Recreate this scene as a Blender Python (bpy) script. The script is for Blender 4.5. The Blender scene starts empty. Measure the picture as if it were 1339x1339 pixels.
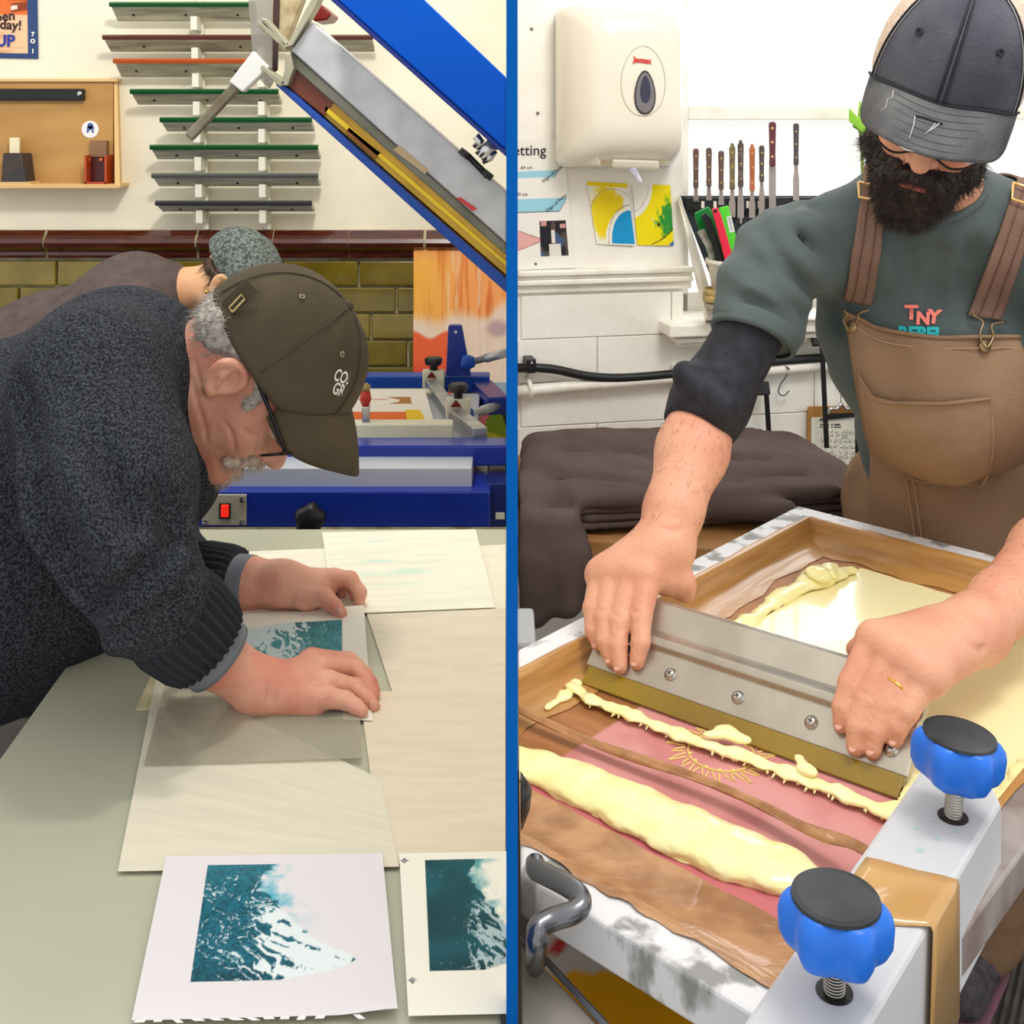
import bpy, bmesh, math, random
import numpy as np
from mathutils import Vector, Matrix
random.seed(7); np.random.seed(7)
C = bpy.context.scene.collection
SC = bpy.context.scene
# ---------------------------------------------------------------- camera (level, shifted down like a view camera)
FPX, CX, HZ, ZC = 1500.0, 669.5, 150.0, 1.5
cam = bpy.data.cameras.new('camera'); camo = bpy.data.objects.new('camera', cam); C.objects.link(camo)
camo.location = (0, 0, ZC); camo.rotation_euler = (math.pi/2, 0, 0)
cam.sensor_width = 36; cam.lens = 36*FPX/1339; cam.shift_y = -(669.5-HZ)/1339; cam.clip_start = .05
SC.camera = camo
SC.view_settings.view_transform = 'Standard'; SC.view_settings.look = 'None'
SC.view_settings.gamma = 1; SC.view_settings.use_curve_mapping = False
SC.view_settings.exposure = 0.0
# ---------------------------------------------------------------- sky, room lamps and an added wall fill
w = bpy.data.worlds.new('sky'); SC.world = w; w.use_nodes = True
w.node_tree.nodes['Background'].inputs[0].default_value = (1, .985, .96, 1)
w.node_tree.nodes['Background'].inputs[1].default_value = 1.05
def area(name, loc, target, size, power, col=(1, 1, 1), sy=None):
    l = bpy.data.lights.new(name, 'AREA'); l.energy = power; l.color = col; l.size = size
    if sy: l.shape = 'RECTANGLE'; l.size_y = sy
    o = bpy.data.objects.new(name, l); C.objects.link(o); o.location = loc
    o.rotation_euler = (Vector(target)-Vector(loc)).to_track_quat('-Z', 'Y').to_euler(); return o
area('unseen_overhead_lamp', (-.55, 1.9, 2.9), (-.75, 2.4, .8), .9, 5, (1, .95, .84))
area('unseen_overhead_lamp', (-.35, 1.7, 2.75), (-1.3, 3.6, 1.3), .22, 26, (1, .96, .86))
area('unseen_overhead_lamp', (.9, .5, 2.8), (.6, 1.7, .9), 1.0, 5, (1, .98, .95))
area('unseen_overhead_lamp', (.75, 1.0, 2.75), (.45, 2.7, 1.1), .6, 20, (1, .98, .94))  # fill lamp added to brighten the right wall, no such fixture in view
area('window_daylight', (1.35, 3.6, 2.1), (.7, 1.5, .9), 1.3, 26, (.97, .99, 1))
# ---------------------------------------------------------------- helpers
def V(*a): return Vector(a)
def P(x, y, Y): return Vector(((x-CX)*Y/FPX, Y, ZC-(y-HZ)*Y/FPX))       # a measured point of the photo at distance Y
def T(x, y, Z): return P(x, y, FPX*(ZC-Z)/(y-HZ))                        # ... on the horizontal plane at height Z
def lin(c):
    c = np.asarray(c, float); return np.where(c <= .04045, c/12.92, ((c+.055)/1.055)**2.4)
def rgb(r, g, b): return tuple(lin(np.array([r, g, b])/255.))+(1,)
MATS = {}
def mat(name, col, rough=.5, metal=0, col2=None, nscale=8, stretch=(1, 1, 1), bump=0, bscale=60, trans=0, alpha=1, coat=0, spec=.5, sss=0, ncon=(.35, .65), ior=1.45, emit=None, sheen=0, bstretch=(1,1,1)):
    m = bpy.data.materials.new(name); m.use_nodes = True; nt = m.node_tree; b = nt.nodes['Principled BSDF']
    b.inputs['Base Color'].default_value = rgb(*col); b.inputs['Roughness'].default_value = rough; b.inputs['Metallic'].default_value = metal
    b.inputs['Specular IOR Level'].default_value = spec; b.inputs['Coat Weight'].default_value = coat; b.inputs['IOR'].default_value = ior
    b.inputs['Transmission Weight'].default_value = trans; b.inputs['Alpha'].default_value = alpha
    if sheen: b.inputs['Sheen Weight'].default_value = sheen
    if sss:
        b.inputs['Subsurface Weight'].default_value = sss; b.inputs['Subsurface Radius'].default_value = (.012, .004, .002); b.inputs['Subsurface Scale'].default_value = 1
    if emit: b.inputs['Emission Color'].default_value = rgb(*emit[0]); b.inputs['Emission Strength'].default_value = emit[1]
    def noise(scale, st, det=5):
        tc = nt.nodes.new('ShaderNodeTexCoord'); mp = nt.nodes.new('ShaderNodeMapping'); mp.inputs['Scale'].default_value = st
        n = nt.nodes.new('ShaderNodeTexNoise'); n.inputs['Scale'].default_value = scale; n.inputs['Detail'].default_value = det
        nt.links.new(tc.outputs['Object'], mp.inputs[0]); nt.links.new(mp.outputs[0], n.inputs['Vector']); return n
    if col2:
        n = noise(nscale, stretch); r = nt.nodes.new('ShaderNodeValToRGB')
        r.color_ramp.elements[0].position, r.color_ramp.elements[1].position = ncon
        r.color_ramp.elements[0].color = rgb(*col); r.color_ramp.elements[1].color = rgb(*col2)
        nt.links.new(n.outputs['Fac'], r.inputs[0]); nt.links.new(r.outputs[0], b.inputs['Base Color'])
    if bump:
        n = noise(bscale, bstretch, 3); bp = nt.nodes.new('ShaderNodeBump'); bp.inputs['Strength'].default_value = bump; bp.inputs['Distance'].default_value = .004
        nt.links.new(n.outputs['Fac'], bp.inputs['Height']); nt.links.new(bp.outputs[0], b.inputs['Normal'])
    MATS[name] = m; return m
def colmat(name, rough=.6, coat=0, bump=0, bscale=80, alpha=1, spec=.3):              # colours printed on the surface, one per mesh vertex
    m = mat(name, (255, 255, 255), rough, coat=coat, bump=bump, bscale=bscale, alpha=alpha, spec=spec); nt = m.node_tree
    a = nt.nodes.new('ShaderNodeVertexColor'); a.layer_name = 'Col'
    nt.links.new(a.outputs[0], nt.nodes['Principled BSDF'].inputs['Base Color']); return m
def link(name, me, m=None, parent=None, smooth=False):
    o = bpy.data.objects.new(name, me); C.objects.link(o)
    if m and not me.materials: me.materials.append(m)
    if smooth: me.polygons.foreach_set('use_smooth', [True]*len(me.polygons))
    if parent is not None:
        o.parent = parent
        if parent.type == 'EMPTY' and not parent.get('local'): o.location = -Vector(parent.location)
    return o
def thing(name, label, cat, loc=(0, 0, 0), group=None, local=False, rot=(0, 0, 0)):
    o = bpy.data.objects.new(name, None); C.objects.link(o); o.location = loc; o.rotation_euler = rot; o.empty_display_size = .05
    o['label'] = label; o['category'] = cat
    if group: o['group'] = group
    if local: o['local'] = 1
    return o
def tag(o, label, cat, group=None):
    o['label'] = label; o['category'] = cat
    if group: o['group'] = group
    return o
def structure(o): o['kind'] = 'structure'; return o
def bevel(o, wd=.002, seg=2):
    b = o.modifiers.new('bevel', 'BEVEL'); b.width = wd; b.segments = seg; b.limit_method = 'ANGLE'; b.angle_limit = .6; return o
class MB:
    def __init__(s): s.v = []; s.f = []
    def add(s, vs, fs):
        n = len(s.v); s.v += [tuple(p) for p in vs]; s.f += [tuple(i+n for i in f) for f in fs]; return s
    def hexa(s, b, t):                       # b, t: loops of n points, bottom and top
        n = len(b); fs = [tuple(range(n))[::-1], tuple(range(n, 2*n))]+[(i, (i+1) % n, n+(i+1) % n, n+i) for i in range(n)]
        return s.add(list(b)+list(t), fs)
    def box(s, c, h, R=None):
        R = R or Matrix.Identity(3); c = Vector(c)
        q = lambda a, b, d: c+R @ Vector((a*h[0], b*h[1], d*h[2]))
        return s.hexa([q(-1, -1, -1), q(1, -1, -1), q(1, 1, -1), q(-1, 1, -1)], [q(-1, -1, 1), q(1, -1, 1), q(1, 1, 1), q(-1, 1, 1)])
    def ext(s, loop, d): d = Vector(d); return s.hexa([Vector(p) for p in loop], [Vector(p)+d for p in loop])
    def bar(s, a, b, wd, ht, up=(0, 0, 1)):  # box section bar from a to b
        a, b = Vector(a), Vector(b); z = (b-a).normalized(); x = Vector(up).cross(z).normalized(); y = z.cross(x)
        l = lambda p: [p-x*wd/2-y*ht/2, p+x*wd/2-y*ht/2, p+x*wd/2+y*ht/2, p-x*wd/2+y*ht/2]
        return s.hexa(l(a), l(b))
    def tube(s, pts, r, n=10, cap=True):
        pts = [Vector(p) for p in pts]; rs = r if hasattr(r, '__len__') else [r]*len(pts); N = len(s.v); ref = None
        for i, p in enumerate(pts):
            t = (pts[min(i+1, len(pts)-1)]-pts[max(i-1, 0)]).normalized()
            if ref is None: ref = t.orthogonal().normalized()
            ref = (ref-t*ref.dot(t)); ref = ref.normalized() if ref.length > 1e-6 else t.orthogonal().normalized()
            o = t.cross(ref)
            s.v += [tuple(p+(ref*math.cos(2*math.pi*k/n)+o*math.sin(2*math.pi*k/n))*rs[i]) for k in range(n)]
        for i in range(len(pts)-1):
            for k in range(n): s.f.append((N+i*n+k, N+i*n+(k+1) % n, N+(i+1)*n+(k+1) % n, N+(i+1)*n+k))
        if cap: s.f.append(tuple(N+k for k in range(n))[::-1]); s.f.append(tuple(N+(len(pts)-1)*n+k for k in range(n)))
        return s
    def lathe(s, prof, c=(0, 0, 0), axis=(0, 0, 1), n=24, wob=None):   # prof: (radius, height)
        z = Vector(axis).normalized(); x = z.orthogonal().normalized(); y = z.cross(x); N = len(s.v); c = Vector(c)
        for r, h in prof:
            for k in range(n):
                a = 2*math.pi*k/n; rr = r*(wob(a) if wob else 1)
                s.v.append(tuple(c+z*h+(x*math.cos(a)+y*math.sin(a))*rr))
        for i in range(len(prof)-1):
            for k in range(n): s.f.append((N+i*n+k, N+i*n+(k+1) % n, N+(i+1)*n+(k+1) % n, N+(i+1)*n+k))
        s.f.append(tuple(N+k for k in range(n))[::-1]); s.f.append(tuple(N+(len(prof)-1)*n+k for k in range(n))); return s
    def ball(s, c, r, n=12, R=None):
        r = Vector(r) if hasattr(r, '__len__') else Vector((r, r, r)); c = Vector(c); R = R or Matrix.Identity(3); N = len(s.v); m = n//2
        for i in range(1, m):
            a = math.pi*i/m
            for k in range(n):
                b = 2*math.pi*k/n; s.v.append(tuple(c+R @ Vector((r.x*math.sin(a)*math.cos(b), r.y*math.sin(a)*math.sin(b), r.z*math.cos(a)))))
        t = len(s.v); s.v += [tuple(c+R @ Vector((0, 0, r.z))), tuple(c-R @ Vector((0, 0, r.z)))]
        for i in range(m-2):
            for k in range(n): s.f.append((N+i*n+k, N+(i+1)*n+k, N+(i+1)*n+(k+1) % n, N+i*n+(k+1) % n))
        for k in range(n): s.f.append((t, N+k, N+(k+1) % n)); s.f.append((t+1, N+(m-2)*n+(k+1) % n, N+(m-2)*n+k))
        return s
    def grid(s, G):                          # G: array (nu, nv, 3)
        nu, nv = G.shape[:2]; N = len(s.v); s.v += [tuple(p) for p in G.reshape(-1, 3)]
        s.f += [(N+i*nv+j, N+(i+1)*nv+j, N+(i+1)*nv+j+1, N+i*nv+j+1) for i in range(nu-1) for j in range(nv-1)]; return s
    def mesh(s, name='m'):
        me = bpy.data.meshes.new(name); me.from_pydata(s.v, [], s.f); me.update()
        bm = bmesh.new(); bm.from_mesh(me); bmesh.ops.recalc_face_normals(bm, faces=bm.faces); bm.to_mesh(me); bm.free(); return me
    def build(s, name, m, parent=None, smooth=False, bev=0):
        o = link(name, s.mesh(name), m, parent, smooth)
        if bev: bevel(o, bev)
        return o
def catmull(pts, n=6):
    pts = [np.array(p, float) for p in pts]; Q = [2*pts[0]-pts[1]]+pts+[2*pts[-1]-pts[-2]]; out = []
    for i in range(1, len(Q)-2):
        for t in np.linspace(0, 1, n, endpoint=False):
            a, b, c, d = Q[i-1], Q[i], Q[i+1], Q[i+2]
            out.append(.5*((2*b)+(-a+c)*t+(2*a-5*b+4*c-d)*t*t+(-a+3*b-3*c+d)*t**3))
    out.append(pts[-1]); return out
def vn(X, Y, Z=None, s=0):                    # cheap value noise, vectorised, 0..1
    X = np.asarray(X, float); Y = np.asarray(Y, float); Z = np.zeros_like(X) if Z is None else np.asarray(Z, float)
    xi, yi, zi = np.floor(X).astype(np.int64), np.floor(Y).astype(np.int64), np.floor(Z).astype(np.int64)
    fx, fy, fz = X-xi, Y-yi, Z-zi; fx = fx*fx*(3-2*fx); fy = fy*fy*(3-2*fy); fz = fz*fz*(3-2*fz)
    def hsh(a, b, c):
        n = (a*374761393+b*668265263+c*2147483647+s*1274126177) & 0xffffffff
        n = ((n ^ (n >> 13))*1274126177) & 0xffffffff; return ((n ^ (n >> 16)) & 0xffff)/65535.
    r = 0
    for dx in (0, 1):
        for dy in (0, 1):
            for dz in (0, 1):
                r = r+hsh(xi+dx, yi+dy, zi+dz)*np.where(dx, fx, 1-fx)*np.where(dy, fy, 1-fy)*np.where(dz, fz, 1-fz)
    return r
def fbm(X, Y, Z=None, o=4, s=0):
    r = 0; a = .5; t = 0; X, Y = np.asarray(X, float), np.asarray(Y, float)
    for i in range(o):
        r = r+a*vn(X, Y, Z, s+i*17); t += a; a *= .5; X, Y = X*2, Y*2; Z = None if Z is None else Z*2
    return r/t
def sheet(name, q, fn, m, nu=40, nv=40, th=.0004, parent=None, lift=None):
    """paper or board with a flat print: q = corners (near-left, near-right, far-right, far-left); fn(u, v) -> rgb 0..255"""
    q = [np.array(p, float) for p in q]; u, v = np.meshgrid(np.linspace(0, 1, nu), np.linspace(0, 1, nv), indexing='ij')
    G = ((1-u)*(1-v))[..., None]*q[0]+(u*(1-v))[..., None]*q[1]+(u*v)[..., None]*q[2]+((1-u)*v)[..., None]*q[3]
    nrm = np.cross(q[1]-q[0], q[3]-q[0]); nrm /= np.linalg.norm(nrm)
    if lift is not None: G = G+lift(u, v)[..., None]*nrm
    b = MB(); b.grid(G); n = len(b.v); nb = [(i*nv) for i in range(nu)]+[(nu-1)*nv+j for j in range(1, nv)]+[i*nv+nv-1 for i in range(nu-2, -1, -1)]+[j for j in range(nv-2, 0, -1)]
    L = len(nb)
    if lift is None:
        b.v += [tuple(np.array(b.v[i])-nrm*th) for i in nb]; b.f += [(nb[i], n+i, n+(i+1) % L, nb[(i+1) % L]) for i in range(L)]+[tuple(range(n, n+L))]
    else:
        b.v += [tuple(np.array(p)-nrm*th) for p in b.v[:n]]; b.f += [tuple(k+n for k in f[::-1]) for f in b.f]+[(nb[i], n+nb[i], n+nb[(i+1) % L], nb[(i+1) % L]) for i in range(L)]
    me = bpy.data.meshes.new(name); me.from_pydata(b.v, [], b.f); me.update()
    col = np.stack(np.broadcast_arrays(*fn(u, v)), -1).reshape(-1, 3) if isinstance(fn(u, v), tuple) else fn(u, v).reshape(-1, 3)
    col = np.clip(col, 0, 255)/255.; edge = col[nb] if lift is None else col
    A = np.ones((len(b.v), 4)); A[:, :3] = lin(np.concatenate([col, edge]))
    ca = me.color_attributes.new('Col', 'FLOAT_COLOR', 'POINT'); ca.data.foreach_set('color', A.ravel())
    return link(name, me, m, parent)
def mixc(a, b, t): t = np.asarray(t)[..., None]; return np.asarray(a, float)*(1-t)+np.asarray(b, float)*t
def sst(e0, e1, x): t = np.clip((x-e0)/(e1-e0), 0, 1); return t*t*(3-2*t)
def text_mesh(s, size, bold=0):
    cu = bpy.data.curves.new('t', 'FONT'); cu.body = s; cu.size = size; cu.align_x = 'CENTER'; cu.align_y = 'CENTER'; cu.offset = bold; cu.resolution_u = 3
    o = bpy.data.objects.new('t', cu); C.objects.link(o); dg = bpy.context.evaluated_depsgraph_get(); dg.update()
    me = bpy.data.meshes.new_from_object(o.evaluated_get(dg)); bpy.data.objects.remove(o); return me
def text(s, size, o, ux, uy, m, parent, name='lettering', bold=0, th=.0004, fn=None):   # flat lettering at o, written along ux with uy up
    me = text_mesh(s, size, bold); ux = Vector(ux).normalized(); uy = Vector(uy).normalized(); n = ux.cross(uy); o = Vector(o)
    for v in me.vertices: v.co = fn(v.co.x, v.co.y) if fn else o+ux*v.co.x+uy*v.co.y+n*th
    me.materials.clear(); return link(name, me, m, parent)
# ---------------------------------------------------------------- signed-distance modelling: smooth unions meshed by surface nets
def _n(a): return np.array(a, float)
class SDF:
    def __init__(s): s.ops = []; s.disp = None
    def cone(s, a, b, ra, rb=None, k=.02, op='u'):
        a, b = _n(a), _n(b); rb = ra if rb is None else rb; s.ops.append((op, 'c', (a, b, ra, rb), k, (a+b)/2, np.linalg.norm(b-a)/2+max(ra, rb))); return s
    def chain(s, pts, rs, k=.012, op='u'):
        for i in range(len(pts)-1): s.cone(pts[i], pts[i+1], rs[i], rs[i+1], k, op)
        return s
    def ell(s, c, r, R=None, k=.02, op='u'):
        c, r = _n(c), (_n(r) if hasattr(r, '__len__') else np.array([r]*3, float)); R = np.eye(3) if R is None else np.array(R, float)
        s.ops.append((op, 'e', (c, r, R), k, c, r.max())); return s
    def box(s, c, h, R=None, rd=.01, k=.01, op='u'):
        c, h = _n(c), _n(h); R = np.eye(3) if R is None else np.array(R, float); s.ops.append((op, 'b', (c, h, R, rd), k, c, np.linalg.norm(h))); return s
    def plane(s, p, n, k=.01):               # keep the side opposite to n
        n = _n(n); s.ops.append(('i', 'p', (_n(p), n/np.linalg.norm(n)), k, _n(p), 1e9)); return s
    @staticmethod
    def _d(t, a, X):
        if t == 'c':
            p, q, r1, r2 = a; ba = q-p; l2 = ba@ba
            if l2 < 1e-12: return np.linalg.norm(X-p, axis=-1)-r1
            tt = np.clip(((X-p)@ba)/l2, 0, 1); return np.linalg.norm(X-p-tt[..., None]*ba, axis=-1)-(r1+(r2-r1)*tt)
        if t == 'e':
            c, r, R = a; q = (X-c)@R; k0 = np.linalg.norm(q/r, axis=-1); k1 = np.linalg.norm(q/(r*r), axis=-1)+1e-9; return k0*(k0-1)/k1
        if t == 'b':
            c, h, R, rd = a; q = np.abs((X-c)@R)-(h-rd); return np.linalg.norm(np.maximum(q, 0), axis=-1)+np.minimum(q.max(-1), 0)-rd
        if t == 'p': return (X-a[0])@a[1]
    def eval(s, X, near=None, rad=0):
        d = np.full(X.shape[:-1], 10.)
        for op, t, a, k, c, r in s.ops:
            if near is not None and t != 'p' and np.linalg.norm(near-c)-r > rad+k+.03: continue
            e = s._d(t, a, X)
            if op == 'u': h = np.clip(.5+.5*(e-d)/k, 0, 1); d = e*(1-h)+d*h-k*h*(1-h)
            elif op == 's': h = np.clip(.5-.5*(d+e)/k, 0, 1); d = d*(1-h)-e*h+k*h*(1-h)
            else: h = np.clip(.5-.5*(e-d)/k, 0, 1); d = e*(1-h)+d*h+k*h*(1-h)
        if s.disp is not None: d = d+s.disp(X)
        return d
    def crease(s, lines, r=.006, k=.02, op='s', Y0=.9, dz=0.):   # folds pressed into (or raised on) the surface along measured lines
        L = []
        for pts in lines:
            c = np.array(catmull([(*p, 0) for p in pts], 4)); L.append(s.ray(c[:, 0], c[:, 1], Y0, dz))
        for X in L:
            n = len(X)
            for i in range(n-1): a_ = r*(.35+.65*math.sin(math.pi*(i+.5)/n)); b_ = r*(.35+.65*math.sin(math.pi*min(i+1.5, n)/n)); s.cone(X[i], X[i+1], a_, b_, k, op)
        return s
    def mesh(s, vox, name='m', pad=.02):
        cs = [(c, r) for op, t, a, k, c, r in s.ops if op == 'u']
        lo = np.min([c-r for c, r in cs], 0)-pad; hi = np.max([c+r for c, r in cs], 0)+pad; B = 20
        nb = np.ceil((hi-lo)/(vox*B)).astype(int); N = nb*B+2; ids = []; pos = []; quads = []; half = vox*B*.87
        bi = np.stack(np.meshgrid(*[np.arange(n) for n in nb], indexing='ij'), -1).reshape(-1, 3); cen = lo+(bi+.5)*B*vox
        dc = np.concatenate([s.eval(cen[i:i+20000]) for i in range(0, len(cen), 20000)])
        corner = np.array([(i, j, k) for i in (0, 1) for j in (0, 1) for k in (0, 1)])
        gid = lambda I: (I[..., 0]*N[1]+I[..., 1])*N[2]+I[..., 2]
        for b0, c0, d0 in zip(bi, cen, dc):
            if abs(d0) > half*1.25+.012: continue
            i0 = b0*B; g = np.stack(np.meshgrid(*[np.arange(i0[a], i0[a]+B+1) for a in range(3)], indexing='ij'), -1)
            D = s.eval(lo+g*vox, c0, half) if d0 < half*3 else None
            S = D < 0
            if S.all() or not S.any(): continue
            cnt = sum(S[i:i+B, j:j+B, k:k+B].astype(int) for i, j, k in corner); act = np.argwhere((cnt > 0) & (cnt < 8))
            if len(act):
                dv = np.stack([D[act[:, 0]+i, act[:, 1]+j, act[:, 2]+k] for i, j, k in corner], 1); acc = np.zeros((len(act), 3)); wn = np.zeros(len(act))
                for p in range(8):
                    for q in range(p+1, 8):
                        if np.abs(corner[p]-corner[q]).sum() == 1:
                            m_ = (dv[:, p] < 0) != (dv[:, q] < 0); t = np.where(m_, dv[:, p]/(dv[:, p]-dv[:, q]+1e-20), 0)[:, None]
                            acc += np.where(m_[:, None], corner[p]*(1-t)+corner[q]*t, 0); wn += m_
                pos.append(lo+(i0+act+acc/wn[:, None])*vox); ids.append(gid(i0+act))
            for ax in range(3):
                sl0 = [slice(0, B)]*3; sl1 = [slice(0, B)]*3; sl1[ax] = slice(1, B+1); A0, A1 = S[tuple(sl0)], S[tuple(sl1)]
                e = np.argwhere(A0 != A1)
                if not len(e): continue
                fl = A0[tuple(e.T)]; u = np.zeros(3, int); v = np.zeros(3, int); u[(ax+1) % 3] = 1; v[(ax+2) % 3] = 1; E = e+i0
                Q = np.stack([gid(E), gid(E-u), gid(E-u-v), gid(E-v)], 1); Q[~fl] = Q[~fl][:, ::-1]; quads.append(Q)
        ids = np.concatenate(ids); pos = np.concatenate(pos); quads = np.concatenate(quads)
        o = np.argsort(ids); ids, pos = ids[o], pos[o]; ix = np.searchsorted(ids, quads); ix[ix >= len(ids)] = 0
        ok = (ids[ix] == quads).all(1); F = ix[ok]
        lab = np.arange(len(pos)); E = np.concatenate([F[:, [0, 1]], F[:, [1, 2]], F[:, [2, 3]]])     # keep the largest piece only
        while True:
            mn = np.minimum(lab[E[:, 0]], lab[E[:, 1]]); l2 = lab.copy(); np.minimum.at(l2, E[:, 0], mn); np.minimum.at(l2, E[:, 1], mn); np.minimum.at(l2, lab, l2)
            l2 = l2[l2]; l2 = l2[l2]
            if (l2 == lab).all(): break
            lab = l2
        big = np.bincount(lab[F[:, 0]]).argmax(); F = F[lab[F[:, 0]] == big]; used = np.unique(F); mp = np.zeros(len(pos), int); mp[used] = np.arange(len(used)); pos = pos[used]; F = mp[F]
        me = bpy.data.meshes.new(name); me.vertices.add(len(pos)); me.vertices.foreach_set('co', pos.astype(np.float32).ravel())
        me.loops.add(F.size); me.loops.foreach_set('vertex_index', F.astype(np.int32).ravel()); me.polygons.add(len(F))
        me.polygons.foreach_set('loop_start', np.arange(0, F.size, 4, dtype=np.int32)); me.update(calc_edges=True); me.validate()
        return me
    def build(s, name, m, vox, parent=None, dec=0):
        o = link(name, s.mesh(vox, name), m, parent, True); return o
    def ray(s, x, y, Y0=.6, off=0, it=60):    # surface point seen from the camera side along a measured direction, moved off along the normal
        x, y = np.asarray(x, float), np.asarray(y, float); D = np.stack([(x-CX)/FPX, np.ones_like(x), -(y-HZ)/FPX], -1); O = np.array([0, 0, ZC]); t = np.full(x.shape, Y0)
        for _ in range(it): t = t+np.clip(s.eval(O+D*t[..., None]), -.05, .12)*.8
        X = O+D*t[..., None]; e = .002
        g = np.stack([s.eval(X+np.eye(3)[i]*e)-s.eval(X-np.eye(3)[i]*e) for i in range(3)], -1); g /= np.linalg.norm(g, axis=-1, keepdims=True)+1e-9
        return X+g*off if not hasattr(off, 'shape') else X+g*off[..., None]
def ray_path(sd, px, py, off, Y0=1.):          # like ray() along a line (or columns of lines); past the outline it carries on over the surface behind
    X = sd.ray(px, py, Y0, 0, 40); one = X.ndim == 2; X = X[:, None] if one else X; ok = np.abs(sd.eval(X)) < .006; e = .002
    def grad(Q):
        g = np.stack([sd.eval(Q+np.eye(3)[i]*e)-sd.eval(Q-np.eye(3)[i]*e) for i in range(3)], -1); return g/(np.linalg.norm(g, axis=-1, keepdims=True)+1e-9)
    n = len(X); mid = n//2; g0 = int(np.argmax(ok.sum(1)))
    for rng_ in (range(g0-1, -1, -1), range(g0+1, n)):
        st = -rng_.step
        for i in rng_:
            bad = ~ok[i]
            if bad.any():
                p = X[i+st][bad]+np.array([0, .009, .004])
                for _ in range(3): p = p-grad(p)*sd.eval(p)[:, None]
                X[i][bad] = p
    X = X[:, 0] if one else X
    return X+grad(X)*(off[..., None] if hasattr(off, 'shape') else off)
def cloth_patch(name, sd, pts, m, parent, off=.006, th=.003, nu=24, nv=24, Y0=.9, lift=None):
    """cloth lying on a modelled surface: pts = corners (tl, tr, br, bl) or a grid of measured points, thickened"""
    g = np.array(pts, float)
    if g.ndim == 2: g = np.array([[g[0], g[1]], [g[3], g[2]]])
    R, K = g.shape[:2]
    ri = np.linspace(0, R-1, nu); ki = np.linspace(0, K-1, nv); r0 = np.minimum(ri.astype(int), R-2); k0 = np.minimum(ki.astype(int), K-2); a = (ri-r0)[:, None, None]; b = (ki-k0)[None, :, None]
    q = g[r0][:, k0]*(1-a)*(1-b)+g[r0+1][:, k0]*a*(1-b)+g[r0][:, k0+1]*(1-a)*b+g[r0+1][:, k0+1]*a*b
    o_ = off if lift is None else off+lift(*np.meshgrid(np.linspace(0, 1, nu), np.linspace(0, 1, nv), indexing='ij'))
    X = ray_path(sd, q[..., 0], q[..., 1], o_, Y0)
    o = MB().grid(X).build(name, m, parent, True); s = o.modifiers.new('solid', 'SOLIDIFY'); s.thickness = th; s.offset = -1; return o
def frame(F, U): F = Vector(F).normalized(); U = Vector(U); U = (U-F*U.dot(F)).normalized(); return F, U, F.cross(U)
# ================================================================ THE SETTING
plaster = mat('cream plaster', (240, 234, 214), .8, col2=(222, 215, 194), nscale=3, bump=.3, bscale=25, ncon=(.45, .8))
white_brick = mat('white painted brick', (248, 245, 237), .55, col2=(236, 230, 217), nscale=5, bump=.5, bscale=40, ncon=(.4, .8))
blue_paint = mat('flat blue paint', (0, 94, 180), .7, spec=.1)
rubber = mat('ribbed rubber', (58, 58, 58), .75, col2=(74, 73, 70), nscale=14, bump=.2, bscale=200)
concrete = mat('dark concrete', (70, 68, 66), .8, col2=(90, 86, 82), nscale=4)
glaze_olive = [mat('olive glazed brick %s' % i, c, .16, col2=c2, nscale=9, bump=.12, bscale=12, coat=.4) for i, (c, c2) in enumerate([((124, 107, 24), (100, 86, 18)), ((112, 96, 18), (132, 116, 36)), ((98, 86, 24), (116, 100, 24))])]
glaze_brown = mat('brown glazed tile', (62, 22, 16), .12, col2=(88, 36, 24), nscale=12, stretch=(1, 3, 6), coat=.6)
mortar = mat('pale mortar', (206, 198, 170), .9, col2=(150, 138, 96), nscale=14)
WL = 3.6                                         # left room: back wall distance
structure(MB().box((-1.3, 1.6, -.05), (1.296, 2.3, .05)).build('floor', concrete))
wl = structure(MB().box((-1.3, WL+.06, .55), (1.296, .055, .55)).build('wall_left', mortar))
up = MB().box((-1.3, WL+.061, 1.78), (1.296, .06, .66)).build('plaster_panel', plaster, wl)
z = 1.05-.0; rh = .083; bl = .236; bmesh_ = None
for row in range(8):
    zz = 1.045-rh*(row+.5); off = (.012, -.106, .05, -.07, .012, -.106, .05, -.1)[row]
    for c in range(12):
        x1 = -.02-(c-1)*bl+off-.0; x0 = x1-bl; x1 = min(x1, -.006)
        if x1-x0 < .03 or x1 < -2.2: continue
        MB().box(((x0+x1)/2, WL+.0, zz), ((x1-x0)/2-.003, .012, rh/2-.0032)).build('brick', glaze_olive[(row*5+c*3+c//4) % 3], wl, bev=.004)
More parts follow.
